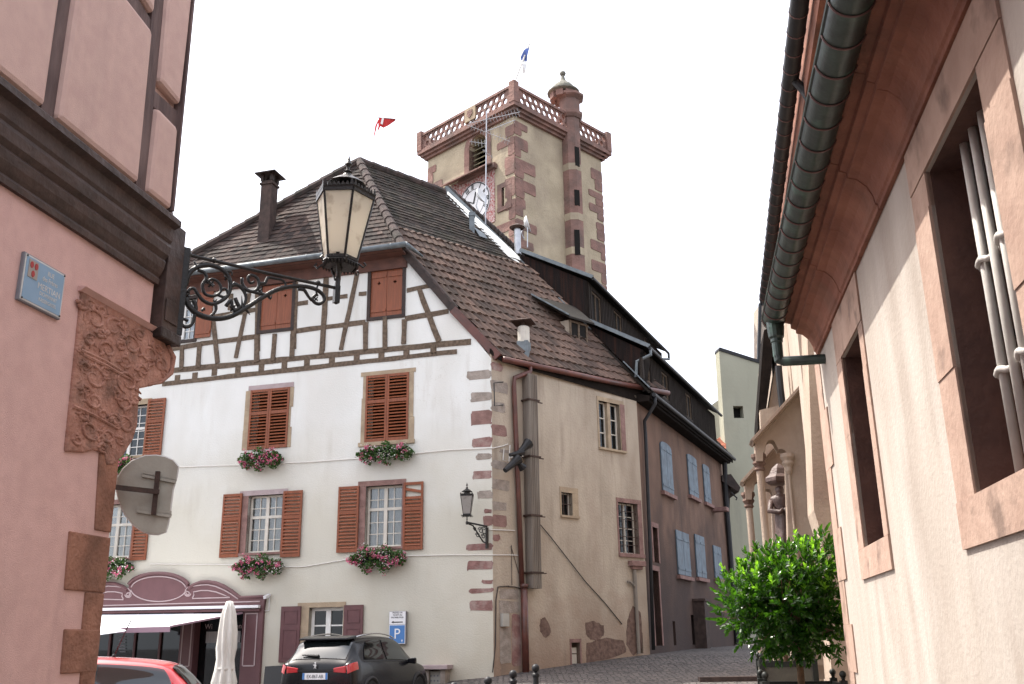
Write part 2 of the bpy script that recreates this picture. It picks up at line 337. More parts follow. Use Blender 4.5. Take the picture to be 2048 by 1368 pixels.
M['interior'] = mat('dark interior', (.012, .011, .010), rough=1)
M['black'] = mat('black fixture', (.012, .012, .013), rough=.4)
M['curtain'] = mat('net curtain', (.46, .46, .46), (.30, .30, .31), 14, .95, .3, 20, stretch=(1, 1, .1))
M['glass'] = glass_mat('window glass', refl=.03, trans=.97, tint=(.9, .91, .9))
M['glass_dark'] = glass_mat('dark window glass', refl=.0, trans=.4, back=(.006, .007, .008))
M['car_glass'] = glass_mat('tinted car glass', refl=.03, trans=.15, back=(.008, .011, .011), rough=.05)
M['tile_lower'] = tile_mat('brown interlocking tile', (.155, .10, .078), (.07, .048, .04), (.035, .03, .024), .65, .0)
M['tile_upper'] = tile_mat('dark plain tile', (.058, .041, .034), (.02, .017, .016), (.026, .026, .014), .75)
M['tile_hip'] = tile_mat('mixed plain tile', (.095, .064, .054), (.027, .021, .02), (.022, .021, .018), .65)
M['ridge'] = mat('ridge tile', (.085, .06, .055), (.045, .036, .034), 4, .85, .5, 30, c3=(.03, .03, .022), s3=2, a3=.6)
M['tile_red'] = tile_mat('red tile', (.34, .12, .07), (.25, .09, .055), (.2, .1, .07), .3)
M['brick'] = mat('chimney brick', (.085, .058, .05), (.05, .036, .032), 7, .9, .8, 40, c3=(.03, .027, .025), s3=2, a3=.6)
M['flue'] = mat('grey fibre cement duct', (.25, .22, .185), (.18, .155, .13), 3, .9, .4, 30, stretch=(3, 3, .2), c3=(.12, .09, .07), s3=1.5, a3=.6)
M['rubble'] = mat('bare rubble where plaster fell', (.19, .125, .10), (.11, .07, .055), 9, .95, 1.0, 14, detail=10)
M['pale_wall'] = mat('pale green grey render', (.37, .365, .285), (.33, .325, .25), .5, .95, .4, 6, c3=(.26, .255, .20), s3=.3, a3=.4)
M['awning'] = mat('white awning cloth', (.78, .80, .84), (.74, .76, .80), 3, .9)
M['awning_edge'] = mat('mauve awning valance', (.33, .22, .27), rough=.9)
M['parasol'] = mat('cream canvas', (.66, .65, .60), (.54, .52, .47), 5, .95, .4, 20, stretch=(3, 3, .4))
M['sign_white'] = mat('white sign enamel', (.72, .72, .73), rough=.35)
M['sign_blue'] = mat('parking blue', (.07, .19, .44), rough=.35)
M['sign_black'] = mat('black lettering', (.01, .01, .01), rough=.5)
M['plate_blue'] = mat('faded blue enamel', (.22, .34, .47), (.19, .31, .43), 8, .35, spec=.5)
M['plate_white'] = mat('worn white enamel', (.62, .60, .57), (.52, .50, .48), 8, .4)
M['plate_grey'] = mat('grey metal frame', (.20, .20, .22), rough=.5)
M['sign_back'] = mat('galvanised sign back', (.40, .37, .31), (.33, .30, .25), 6, .6, .15, 30, metal=.15, c3=(.24, .2, .16), s3=5, a3=.4)
M['red_enamel'] = mat('red enamel', (.36, .04, .04), rough=.4)
M['car_black'] = mat('black car paint', (.004, .004, .006), rough=.25, coat=.12, spec=.28)
M['car_red'] = mat('red car paint', (.48, .025, .03), rough=.3, coat=1.0, spec=.5)
M['car_trim'] = mat('black car trim', (.015, .015, .016), rough=.5)
M['chrome'] = mat('bright metal', (.75, .75, .77), rough=.15, metal=1)
M['tail_red'] = mat('red lamp lens', (.42, .012, .02), rough=.12, coat=1, spec=.6)
M['rubber'] = mat('rubber', (.02, .02, .02), rough=.85)
M['cable'] = mat('pale cable', (.66, .64, .60), rough=.7)
M['cable_dark'] = mat('dark cable', (.05, .04, .035), rough=.7)
M['trunk'] = mat('bay trunk bark', (.17, .105, .06), (.11, .07, .04), 14, .9, .7, 60)
M['planter'] = mat('dark green planter wood', (.022, .025, .022), (.014, .017, .015), 5, .45, .3, 40, stretch=(4, 4, .4))
M['planter_panel'] = mat('grey planter panel', (.10, .095, .075), (.075, .07, .058), 5, .7, .3, 30)
M['soil'] = mat('potting soil', (.05, .035, .025), rough=1, bump=.8, bscale=40)
M['leaf'] = leaf_mat('bay leaf', (.010, .040, .006), (.022, .070, .009), (.10, .30, .012), .24, .28)
M['leaf_new'] = leaf_mat('young bay leaf', (.07, .20, .014), (.12, .30, .018), (.32, .68, .03), .32, .45)
M['flower_leaf'] = leaf_mat('geranium leaf', (.035, .085, .022), (.06, .12, .03), (.1, .25, .03), .6, .25)
M['petal_pink'] = leaf_mat('pink petal', (.62, .11, .24), (.70, .22, .35), (.7, .2, .3), .7, .25)
M['petal_white'] = leaf_mat('white petal', (.75, .72, .70), (.62, .58, .55), (.7, .7, .65), .7, .25)
M['statue'] = mat('brown statue stone', (.10, .06, .05), (.06, .035, .03), 8, .5, .5, 30, spec=.5)
M['cloth_red'] = mat('red flag cloth', (.62, .06, .06), rough=.9)
M['cloth_blue'] = mat('blue flag cloth', (.12, .18, .45), rough=.9)
M['cloth_white'] = mat('white flag cloth', (.75, .75, .74), rough=.9)
M['steel'] = mat('bare steel', (.45, .46, .48), (.35, .36, .38), 6, .35, metal=.8)
M['dish'] = mat('dish paint', (.66, .67, .68), rough=.4)
M['dome'] = mat('mossy stone dome', (.22, .21, .17), (.15, .15, .13), 2, .9, .5, 10)
M['meter'] = mat('meter cabinet', (.42, .41, .37), (.36, .35, .31), 4, .6)

streaks(M['plaster_white'], (.42, .39, .33), .38, 3, .45, cracks=.5)
streaks(M['plaster_cream'], (.20, .155, .12), .75, 4, .3, cracks=.7)
streaks(M['plaster_brown'], (.045, .035, .033), .7, 4, .3)
streaks(M['plaster_right'], (.30, .235, .20), .38, 5, .7, cracks=.6)
streaks(M['plaster_pink'], (.36, .23, .20), .5, 3, .5, cracks=.35)
streaks(M['plaster_pink2'], (.38, .27, .24), .4, 3, .5)
streaks(M['pale_wall'], (.24, .24, .20), .6, 1.5, .2)
streaks(M['tower_wall'], (.20, .16, .13), .75, 1.2, .12)
streaks(M['sandstone_eave'], (.07, .05, .045), .7, 2, 2)
streaks(M['church_stone'], (.2, .15, .12), .6, 3, .3)
M['lead'] = mat('lead flashing', (.10, .11, .125), (.07, .078, .09), 6, .8)
M['reveal'] = mat('shade toned sandstone reveal', (.13, .07, .055), (.08, .045, .038), 4, .9, .5, 25, detail=10)  # shade of the deep window openings is put into this stone colour
M['eave_dark'] = mat('dark eave boards', (.018, .014, .012), (.010, .008, .007), 5, .95, .4, 30, spec=.08)
M['moulding'] = mat('brown timber moulding', (.075, .046, .038), (.042, .027, .023), 5, .55, .5, 20, c3=(.11, .08, .072), s3=3, a3=.4, detail=9, spec=.3, stretch=(1, 1, 2))
# ------------------------------------------------------------------ ground
def gz(x, y):
    K = [(-1e5, 0), (0, 0), (10, .30), (16, .42), (20, .66), (24, .93), (27, 1.24), (32, 1.34), (60, 1.5), (1e5, 1.5)]
    z = 0
    for (a, za), (b, zb) in zip(K, K[1:]):
        if a <= y < b: z = za+(zb-za)*(y-a)/(b-a)
    t = min(1, max(0, (x+6)/6.5)); t = t*t*(3-2*t)
    return z*(.28+.72*t)
def cobble_mat():
    m = bpy.data.materials.new('granite setts'); m.use_nodes = True; n = m.node_tree; N = n.nodes; L = n.links; bs = N['Principled BSDF']
    tc = N.new('ShaderNodeTexCoord'); v = N.new('ShaderNodeTexVoronoi'); v.inputs['Scale'].default_value = 7.5; v.inputs['Randomness'].default_value = .55; L.new(tc.outputs['Object'], v.inputs['Vector'])
    v2 = N.new('ShaderNodeTexVoronoi'); v2.feature = 'DISTANCE_TO_EDGE'; v2.inputs['Scale'].default_value = 7.5; v2.inputs['Randomness'].default_value = .55; L.new(tc.outputs['Object'], v2.inputs['Vector'])
    sx = N.new('ShaderNodeSeparateXYZ'); L.new(v.outputs['Color'], sx.inputs[0])
    x = N.new('ShaderNodeMix'); x.data_type = 'RGBA'; L.new(sx.outputs[0], x.inputs[0]); x.inputs[6].default_value = (.13, .11, .10, 1); x.inputs[7].default_value = (.07, .062, .06, 1)
    r = N.new('ShaderNodeMapRange'); r.inputs[1].default_value = .0; r.inputs[2].default_value = .09; L.new(v2.outputs[0], r.inputs[0])
    y = N.new('ShaderNodeMix'); y.data_type = 'RGBA'; L.new(r.outputs[0], y.inputs[0]); y.inputs[6].default_value = (.022, .019, .017, 1); L.new(x.outputs[2], y.inputs[7])
    L.new(y.outputs[2], bs.inputs['Base Color']); bs.inputs['Roughness'].default_value = .75
    b = N.new('ShaderNodeBump'); b.inputs['Strength'].default_value = 1; b.inputs['Distance'].default_value = .03; L.new(r.outputs[0], b.inputs['Height']); L.new(b.outputs[0], bs.inputs['Normal'])
    return m
xs = [-900, -300, -100, -60, -40, -30]+[-20+.75*i for i in range(54)]+[24, 30, 40, 60, 100, 300, 900]
ys = [-900, -300, -100, -40, -20, -10]+[-5+.75*i for i in range(74)]+[55, 65, 80, 120, 300, 900]
g = MB()
g.v = [Vector((x, y, gz(x, y))) for y in ys for x in xs]
nx_ = len(xs)
g.f = [[j*nx_+i, j*nx_+i+1, (j+1)*nx_+i+1, (j+1)*nx_+i] for j in range(len(ys)-1) for i in range(nx_-1)]
go = g.build('ground', cobble_mat()); go['kind'] = 'structure'
# ------------------------------------------------------------------ frames of the main planes
yd = hdir(987); C0 = Vector((yd.x, yd.y, 0))/yd.y*23.5
dA = hdir(-5950); dA.z = 0; dA.normalize(); dB = hdir(3270); dB.z = 0; dB.normalize()
A = Frame(C0, dA); B = Frame(C0, dB)
D0 = hit(1299, 1284, C0, B.n); D0.z = 0
d2 = hdir(1909); d2.z = 0; d2.normalize()
H = Frame(D0, d2)                       # second house facade
V = Frame(D0, -H.n, -d2)                # party verge plane, u runs inwards
def ptA(x, y, d=0): return A.P(*A.uv(x, y, d), d)
# ------------------------------------------------------------------ tiled roof generator
def hull_range(poly, v):
    us = []
    for (a, b), (c, d) in zip(poly, poly[1:]+poly[:1]):
        if (b-v)*(d-v) <= 0 and abs(d-b) > 1e-9: us.append(a+(c-a)*(v-b)/(d-b))
    return (min(us), max(us)) if len(us) >= 2 else None
def tiled(poly3, edir, tw, th, prof, mt, parent, name='roof_slope', lift=.02, label=None, vsplit=None, jitter=.006, thick=.1):
    """rows of overlapping tiles laid on the polygon poly3; edir is the eave direction"""
    O = Vector(poly3[0]); e = Vector(edir).normalized()
    nn = Vector((0, 0, 0))
    for i in range(len(poly3)): nn += (Vector(poly3[i])-O).cross(Vector(poly3[(i+1) % len(poly3)])-O)
    nn.normalize()
    if nn.z < 0: nn = -nn
    s = nn.cross(e).normalized()
    if s.z < 0: s = -s
    pl = [((Vector(p)-O).dot(e), (Vector(p)-O).dot(s)) for p in poly3]
    v0 = min(p[1] for p in pl); v1 = max(p[1] for p in pl)
    if vsplit: v0 = max(v0, vsplit[0]) if vsplit[0] is not None else v0; v1 = min(v1, vsplit[1]) if vsplit[1] is not None else v1
    rows = int(math.ceil((v1-v0)/th)); mb = MB(); rnd = random.Random(3)
    for r in range(rows):
        a = v0+r*th; b = min(a+th*1.02, v1)
        if b-a < .02: continue
        ra = hull_range(pl, a+1e-4); rb = hull_range(pl, b-1e-4)
        if not ra or not rb: continue
        ns = max(1, int((max(ra[1], rb[1])-min(ra[0], rb[0]))/tw*len(prof)))
        base = len(mb.v); dz = rnd.uniform(-jitter, jitter); jit = {}
        for i in range(ns+1):
            t = i/ns; ua = ra[0]+(ra[1]-ra[0])*t; ub = rb[0]+(rb[1]-rb[0])*t
            k = int(math.floor(ua/tw)) ; q = jit.setdefault(k, rnd.uniform(-jitter, jitter))
            f = (ua/tw % 1)*len(prof); h = prof[int(f) % len(prof)]*(1-f % 1)+prof[(int(f)+1) % len(prof)]*(f % 1)
            off = .5*(r % 2) if len(prof) < 4 else 0
            for p, vv, hh in ((ua, a, -thick if False else 0.0), (ua, a+q*.8, lift+h+dz+q), (ub, b, h*1.0+.0)):
                mb.v.append(O+e*p+s*vv+nn*hh)
            kk = base+3*i
            for j, uvv in ((0, r+.02), (1, r+.02), (2, r+.98)): mb.uv[kk+j] = ((ua/tw)+off, uvv)
        for i in range(ns):
            k = base+3*i
            mb.f.append([k, k+3, k+4, k+1]); mb.f.append([k+1, k+4, k+5, k+2])
    # underside board
    bb = len(mb.v); low = [Vector(p)-nn*.03 for p in poly3]; low2 = [Vector(p)-nn*thick for p in poly3]
    if not vsplit:
        m2 = len(poly3); mb.v += low+low2; mb.f += [list(range(bb, bb+m2)), list(range(bb+m2, bb+2*m2))]+[[bb+i, bb+(i+1) % m2, bb+(i+1) % m2+m2, bb+i+m2] for i in range(m2)]
    me = mb.build(name, mt, parent, label=label)
    return me, (O, e, s, nn)
FLAT = [0, .002, 0, -.002]
RIB = [0, .012, .03, .03, .012, 0]
def ridge_tiles(a, b, r, m, parent, name='ridge', step=.36):
    a = Vector(a); b = Vector(b); n = max(2, int((b-a).length/step)); mb = MB(); t = (b-a).normalized()
    for i in range(n):
        p = a+(b-a)*(i/n); q = a+(b-a)*((i+1.12)/n)
        mb.tube([p, q], [r*1.12, r*.92], 8)
    return mb.build(name, m, parent)
# ------------------------------------------------------------------ joinery
def louvre(fr, u0, u1, v0, v1, d, m, parent, mid=.4, cov=.40, broken=False, label=None, n=None, name='shutter'):
    mb = MB(); t = .035; s = .055
    mb.box(fr, u0, u0+s, v0, v1, d, d+t); mb.box(fr, u1-s, u1, v0, v1, d, d+t)
    vm = v1-(v1-v0)*mid
    for a, b in ((v0, v0+.09), (vm-.045, vm+.045), (v1-.07, v1)): mb.box(fr, u0+s, u1-s, a, b, d+.003, d+t-.003)
    for a, b in ((v0+.09, vm-.045), (vm+.045, v1-.07)):
        k = max(2, int((b-a)/.082))
        for i in range(k):
            c = a+(b-a)*(i+.5)/k; hh = (b-a)/k*cov
            if broken and a > vm and i >= k-3 and i != k-2: continue
            tl = .35 if (broken and a > vm and i == k-2) else 0
            P = fr.P; x0, x1 = u0+s, u1-s
            q = [P(x0, c-hh-tl*.12, d+.038), P(x1, c-hh+tl*.12, d+.038), P(x1, c-hh+.012+tl*.12, d+.042), P(x0, c-hh+.012-tl*.12, d+.042),
                 P(x0, c+hh*.7-tl*.12, d+.0), P(x1, c+hh*.7+tl*.12, d+.0), P(x1, c+hh*.7+.012+tl*.12, d+.004), P(x0, c+hh*.7+.012-tl*.12, d+.004)]
            mb.hexa(q)
    return mb.build(name, m, parent, label=label)
def casement(fr, u0, u1, v0, v1, d, m, parent, nx=4, ny=5, mull=.09, trans=None, glass='glass', curtain=True, fw=.055, mt=.022, bars=None, name='window', back=True):
    mb = MB(); t = .05
    mb.box(fr, u0, u0+fw, v0, v1, d-t, d); mb.box(fr, u1-fw, u1, v0, v1, d-t, d)
    mb.box(fr, u0+fw, u1-fw, v0, v0+fw, d-t, d-.002); mb.box(fr, u0+fw, u1-fw, v1-fw, v1, d-t, d-.002)
    um = (u0+u1)/2
    if mull: mb.box(fr, um-mull/2, um+mull/2, v0+fw, v1-fw, d-t, d+.012)
    vt = None
    if trans:
        vt = v0+(v1-v0)*trans; mb.box(fr, u0+fw, u1-fw, vt-.035, vt+.035, d-t, d+.009)
    for i in range(1, nx):
        if mull and abs(i-nx/2) < .01: continue
        x = u0+fw+(u1-u0-2*fw)*i/nx; mb.box(fr, x-mt/2, x+mt/2, v0+fw, v1-fw, d-t+.01, d-.006)
    for i in range(1, ny):
        y = v0+fw+(v1-v0-2*fw)*i/ny
        if vt is not None and abs(y-vt) < .06: continue
        mb.box(fr, u0+fw, u1-fw, y-mt/2, y+mt/2, d-t+.012, d-.008)
    w_ = mb.build(name, m, parent)
    gp = MB(); gp.box(fr, u0+fw*.5, u1-fw*.5, v0+fw*.5, v1-fw*.5, d-.032, d-.028); gp.build('pane', M[glass], w_)
    if curtain:
        for a, b in ((u0+.03, um-.02), (um+.02, u1-.03)):
            c = MB(); n = 28; k0 = 0
            for i in range(n+1):
                x = a+(b-a)*i/n; dd = d-.13+.02*math.sin(i*1.9)+.01*math.sin(i*.7)
                c.v += [fr.P(x, v0+.05, dd), fr.P(x, v1-.05, dd)]
            c.f = [[2*i, 2*i+2, 2*i+3, 2*i+1] for i in range(n)]
            c.build('curtain', M['curtain'], w_)
    return w_
def frame_ring(fr, u0, u1, v0, v1, bl, br, bt, bb, d0, d1, m, parent, name='window_surround', ears=0, irregular=0, cut=None):
    """stone surround: jambs, lintel, sill as one part"""
    mb = MB(); rn = random.Random(int(u0*100+v0*10))
    def jamb(a, b, side):
        k = max(1, int((v1-v0)/.45)); 
        for i in range(k):
            y0 = v0+(v1-v0)*i/k; y1 = v0+(v1-v0)*(i+1)/k; e = rn.uniform(-irregular, irregular)
            mb.box(fr, a-(e if side < 0 else 0), b+(e if side > 0 else 0), y0, y1-.004, d0, d1+rn.uniform(0, .003))
    if bl: jamb(u0-bl, u0, -1)
    if br and not bt and not bb: mb.build('window_jamb', m, parent); mb = MB(); name = 'window_jamb'
    if br: jamb(u1, u1+br, 1)
    if bt: mb.box(fr, u0-bl-ears, u1+br+ears, v1, v1+bt, d0, d1+.004)
    if bb: mb.box(fr, u0-bl-ears, u1+br+ears, v0-bb, v0-.001, d0, d1+.05)
    return mb.build(name, m, parent)
def niche(fr, u0, u1, v0, v1, depth, parent, name='window_recess', m='interior'):
    mb = MB(); mb.box(fr, u0-.3, u1+.3, v0-.3, v1+.3, -depth-.03, -depth); return mb.build(name, M[m], parent)
def quoin(mb, fr, u0, u1, v0, v1, d1, rn, r=.04):
    """rounded rough stone face"""
    r = min(r, (v1-v0)*.4); pts = []
    for cx, cy, a0 in ((u1-r, v1-r, 0), (u0+r, v1-r, 90), (u0+r, v0+r, 180), (u1-r, v0+r, 270)):
        for k in range(4):
            a = math.radians(a0+k*30); pts.append((cx+r*math.cos(a)+rn.uniform(-.022, .022), cy+r*math.sin(a)+rn.uniform(-.022, .022)))
    mb.prism(fr, pts, -.05, d1)
# ------------------------------------------------------------------ HOUSE 1 (white facade with timber framing)
h1 = thing('town_house', 'large white plastered corner house with timber framed upper storey and tall brown tiled roof', 'house', (C0.x, C0.y, 0))
V1 = ptA(810, 500); V0 = ptA(990, 708); GL = ptA(310, 565)
npl = (V1-V0).cross(dB).normalized(); npl = npl if npl.z > 0 else -npl
PK = hit(718, 322, V0, npl); RE = hit(893, 388, V0, npl); RE = PK+dB*((RE-PK).dot(dB))
u_left = A.uv(310, 565)[0]; LB = A.P(u_left+2.3, 8.6, 0)
# openings on facade A
q_w2 = A.rect((733,752),(819,745),(816,882),(730,883)); q_w1 = A.rect((502,781.6),(580,774),(574.7,898.6),(495.8,896))
q_w3 = A.rect((497,992.5),(566,987),(560,1104),(491,1106)); q_w4 = A.rect((732,974),(805,967),(802,1093),(729,1095))
q_w5 = A.rect((222,815),(293,808),(287,912),(215,914)); q_w6 = A.rect((194,1012),(265,1006),(262,1115),(191,1116))
q_w7 = A.rect((617,1215),(686,1214),(685,1318),(616,1318))
q_a1 = A.rect((524,571),(586,567),(583,655),(521,662)); q_a2 = A.rect((742,542.5),(806.7,538),(803.6,628.5),(741,636)); q_a0 = A.rect((340,604),(393,596),(390,676),(337,685))
q_shop = A.rect((120,1224),(512,1216),(511,1420),(120,1420)); q_shop = (q_shop[0], q_shop[1], .1, A.uv(500, 1217)[1])
def rc(q, e=0): return [(q[0]-e, q[2]-e), (q[1]+e, q[2]-e), (q[1]+e, q[3]+e), (q[0]-e, q[3]+e)]
ghost = [(0, -.5), (13, -.5), (13, 8.3), (u_left, V1.z-.05), (A.uv(810, 500)[0], V1.z-.05), (0, A.uv(990, 712)[1]-.05)]
wl = MB(); wl.holes(A, ghost, [rc(q) for q in (q_w1, q_w2, q_w3, q_w4, q_w5, q_w6, q_w7, q_a0, q_a1, q_a2, q_shop)], -.45, 0); wl.build('facade_wall', M['plaster_white'], h1)
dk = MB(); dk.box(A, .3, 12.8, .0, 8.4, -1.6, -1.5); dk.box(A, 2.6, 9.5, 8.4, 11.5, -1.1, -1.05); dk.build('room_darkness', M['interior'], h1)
# floor slabs between storeys keep light out of the rooms
sl = MB()
for z_ in (.0, 3.35, 6.1, 8.5): sl.box(A, .3, 12.8, z_, z_+.1, -1.5, -.46)
sl.build('floor_slab', M['interior'], h1)
# side wall B
q_b1 = B.rect((1199,801.5),(1240,810),(1240,902),(1197,893)); q_b2 = B.rect((1123,984),(1145,987),(1144,1032),(1122,1030)); q_b3 = B.rect((1237,1003),(1277,1010),(1277,1110),(1238,1104))
q_b4 = B.rect((1143,1285),(1160,1285),(1160,1328),(1143,1330)); q_b5 = B.rect((1275,1266),(1286,1265),(1286,1306),(1275,1308))
Bend = (D0-C0).dot(dB)
wb = MB(); wb.holes(B, [(.0, -.5), (Bend, -.5), (Bend, 8.4), (0, 8.7)], [rc(q) for q in (q_b1, q_b2, q_b3, q_b4, q_b5)], -.45, 0); wb.build('side_wall', M['plaster_cream'], h1)
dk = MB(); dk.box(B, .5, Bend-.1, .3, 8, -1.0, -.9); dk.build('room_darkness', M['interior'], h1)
# interiors: curtained windows
for q in (q_w3, q_w4, q_w6):
    casement(A, q[0], q[1], q[2], q[3], -.14, M['cream_paint'], h1, nx=4, ny=5, trans=.62)
casement(A, q_w5[0], q_w5[1], q_w5[2], q_w5[3], -.14, M['white_paint'], h1, nx=4, ny=6, trans=.55, curtain=False, glass='glass_dark')
casement(A, q_a0[0], q_a0[1], q_a0[2], q_a0[3], -.08, M['white_paint'], h1, nx=4, ny=5, trans=None, mull=.08)
casement(A, *q_w7, -.14, M['white_paint'], h1, nx=2, ny=3, mull=.13, trans=None, curtain=False, glass='glass_dark', fw=.08, mt=.035)
# surrounds
def surr(q, m, l, r, t, b, **k): return frame_ring(A, q[0], q[1], q[2], q[3], l, r, t, b, -.16, .012, M[m], h1, **k)
surr(q_w1, 'stone_yellow', .08, .13, 0, 0, irregular=.04); surr(q_w2, 'stone_yellow', .13, .11, .11, .10, ears=.05, irregular=.03)
lt = MB(); lt.box(A, q_w1[0]-.1, q_w1[1]+.08, q_w1[3], q_w1[3]+.13, -.16, .02); lt.build('lintel', M['stone_mauve'], h1)
surr(q_w3, 'stone_rose', .12, .2, 0, .06); lt = MB(); lt.box(A, q_w3[0]-.14, q_w3[1]+.26, q_w3[3], q_w3[3]+.13, -.16, .02); lt.build('lintel', M['stone_mauve'], h1)
surr(q_w4, 'stone_rose', .1, .22, .13, .06); surr(q_w5, 'stone_yellow', .14, .1, .16, .08); surr(q_w6, 'stone_rose', .12, .18, .13, .06)
surr(q_w7, 'stone_yellow', .02, .28, .12, .06, ears=.04)
# louvred shutters
def two(q, **k):
    um = (q[0]+q[1])/2; louvre(A, q[0], um-.004, q[2], q[3], .0, M['shutter_orange'], h1, **k); louvre(A, um+.004, q[1], q[2], q[3], .0, M['shutter_orange'], h1, **k)
two(q_w1, cov=.27); two(q_w2, cov=.27)
for qq, br in ((((448.6,989),(485,987),(477.5,1113),(438.4,1117)), 0), (((568,981.5),(606.5,981.5),(599,1115),(561,1113)), 0), (((678.5,974),(719,972),(715,1104),(673,1106)), 0), (((808.6,965),(848.5,963),(844,1099.6),(805,1099.6)), 1),
               (((297,799),(332,796),(323,910),(287,912)), 0), (((270,1005),(302,1003),(293,1120),(263,1121)), 0)):
    q = A.rect(*qq, d=.03); louvre(A, *q, .028, M['shutter_orange'], h1, broken=bool(br), label='open louvred shutter with broken top slats' if br else None)
# attic board shutters with a clover hole
def board_shutter(fr, q, d, m, parent, clover=True, n=2):
    um = (q[0]+q[1])/2
    for a, b in ((q[0], um-.005), (um+.005, q[1])):
        mb = MB(); c = (a+b)/2; hv = q[3]-(q[3]-q[2])*.27
        hs = []
        if clover:
            r = .05; w2 = .017
            hs = [[(c-w2, hv-r), (c+w2, hv-r), (c+w2, hv-w2), (c+r, hv-w2), (c+r, hv+w2), (c+w2, hv+w2), (c+w2, hv+r), (c-w2, hv+r), (c-w2, hv+w2), (c-r, hv+w2), (c-r, hv-w2), (c-w2, hv-w2)]]
        mb.holes(fr, [(a, q[2]), (b, q[2]), (b, q[3]), (a, q[3])], hs, d, d+.03)
        for y in (q[2]+.18, q[3]-.16): mb.box(fr, a+.02, b-.02, y-.04, y+.04, d+.031, d+.048)
        mb.build('shutter', m, parent)
board_shutter(A, q_a1, -.04, M['shutter_orange'], h1); board_shutter(A, q_a2, -.04, M['shutter_orange'], h1)
q = A.rect((395,586),(427,584),(422,674),(393,676), d=.03); mb = MB(); mb.box(A, *q, .03, .06); mb.box(A, q[0]+.02, q[1]-.02, q[2]+.1, q[2]+.18, .061, .075); mb.box(A, q[0]+.02, q[1]-.02, q[3]-.2, q[3]-.12, .061, .075); mb.build('shutter', M['shutter_orange'], h1)
# dark frames round the attic openings
for q in (q_a0, q_a1, q_a2):
    mb = MB(); b = .09
    mb.box(A, q[0]-b, q[0], q[2]-b, q[3]+b, -.1, .035); mb.box(A, q[1], q[1]+b, q[2]-b, q[3]+b, -.1, .035); mb.box(A, q[0], q[1], q[3], q[3]+b, -.1, .038); mb.box(A, q[0], q[1], q[2]-b, q[2], -.1, .038)
    mb.build('window_frame', M['timber_dark'], h1)
# plum panelled shutters of the ground floor window
for qq in (((561,1213),(600.6,1212.5),(599,1325),(560,1325)), ((687,1210),(725.5,1210),(725,1325),(687,1325))):
    q = A.rect(*qq, d=.03); mb = MB(); mb.box(A, *q, .02, .055)
    a, b = q[0]+.08, q[1]-.08
    h_ = q[3]-q[2]
    for y0, y1 in ((q[3]-.42, q[3]-.1), (q[2]+.1, q[3]-.55)):
        for e in ((a, a+.02, y0, y1), (b-.02, b, y0, y1), (a+.02, b-.02, y0, y0+.02), (a+.02, b-.02, y1-.02, y1)): mb.box(A, *e, .056, .066)
    mb.build('shutter', M['shutter_purple'], h1)
# timber frame
BEAMS = [((401,688),(512,673),13),((592,662),(731,644),13),((810,638),(897,622),13),((335,742),(942,683),14),((325,768),(914,703),12),
 ((595,608),(616,605),11),((656,598),(695,592),11),((718,588),(733,587),11),((814,581),(862,571),11),((428,633),(515,619),12),((340,699),(402,688),12),
 ((516,587),(515,703),15),((591,565),(587,698),16),((653,553),(645,702),15),((715,546),(682,700),12),((838,577),(878,683),13),((499,587),(472,716),12),((463,588),(460,620),12),
 ((427,642),(436,726),13),((550,668),(546,722),12),((586,668),(584,716),13),((647,662),(643,708),12),((731.5,645),(732,700),13),((770,634),(770,699),12),((809,639),(808,688),12),
 ((365,693),(363,740),11),((400,688),(397,736),13),((514,672),(514,724),14),((867,690),(867,706),14)]
for i, (a, b, wpx) in enumerate(BEAMS):
    pa = A.P(*A.uv(*a, .0), .0); pb = A.P(*A.uv(*b, .0), .0); wid = wpx*24.2/2021*.9
    mb = MB(); rn = random.Random(i)
    n = max(2, int((pb-pa).length/.35)); t = (pb-pa).normalized(); sd_ = A.n.cross(t).normalized()
    offs = [rn.uniform(-.007, .007) for _ in range(n+1)]; ww = [wid*rn.uniform(.86, 1.08) for _ in range(n+1)]
    proud = .012+.0012*i
    for k in range(n):
        p = pa+(pb-pa)*(k/n); q2 = pa+(pb-pa)*((k+1)/n)
        def cr(p, j): return [p+sd_*(offs[j]-ww[j]/2)-A.n*.04, p+sd_*(offs[j]+ww[j]/2)-A.n*.04, p+sd_*(offs[j]+ww[j]/2)+A.n*proud, p+sd_*(offs[j]-ww[j]/2)+A.n*proud]
        mb.hexa(cr(p, k)+cr(q2, k+1))
    mb.build('beam', M['timber'], h1)
for x, y in ((355,757),(390,752),(429,744.5),(476,740),(523,735),(569,730),(614,725),(664,720),(713.6,714),(763,709),(813,703),(867,697)):
    u, v = A.uv(x, y); mb = MB(); mb.box(A, u-.085, u+.085, v-.10, v+.10, -.04, .0105); mb.build('beam', M['timber'], h1)
# quoins
RQ = [(178,275,190,220,'g'),(190,275,272,303,'g'),(190,275,342,395,'p'),(198,278,442,478,'r'),(210,275,503,525,'g'),(198,278,568,597,'r'),(215,275,642,672,'g'),(240,270,712,724,'r'),(240,277,735,775,'p'),(175,275,840,866,'r'),(178,278,905,940,'r'),(232,277,975,992,'r'),(185,277,1007,1025,'r'),(188,277,1052,1090,'r')]
RB = [(279,330,230,275,'g'),(279,320,310,345,'g'),(279,325,397,437,'p'),(300,335,485,500,'g'),(279,330,530,560,'g'),(279,335,600,640,'g'),(279,325,683,715,'g'),(279,325,735,775,'p'),(279,300,805,830,'r'),(300,370,1010,1050,'g'),(295,372,1055,1100,'g'),(345,380,1105,1300,'r'),(300,343,1155,1290,'g'),(279,310,165,190,'r')]
KM = {'g': 'stone_grey', 'p': 'stone_rose', 'r': 'quoin_red'}
rn = random.Random(5)
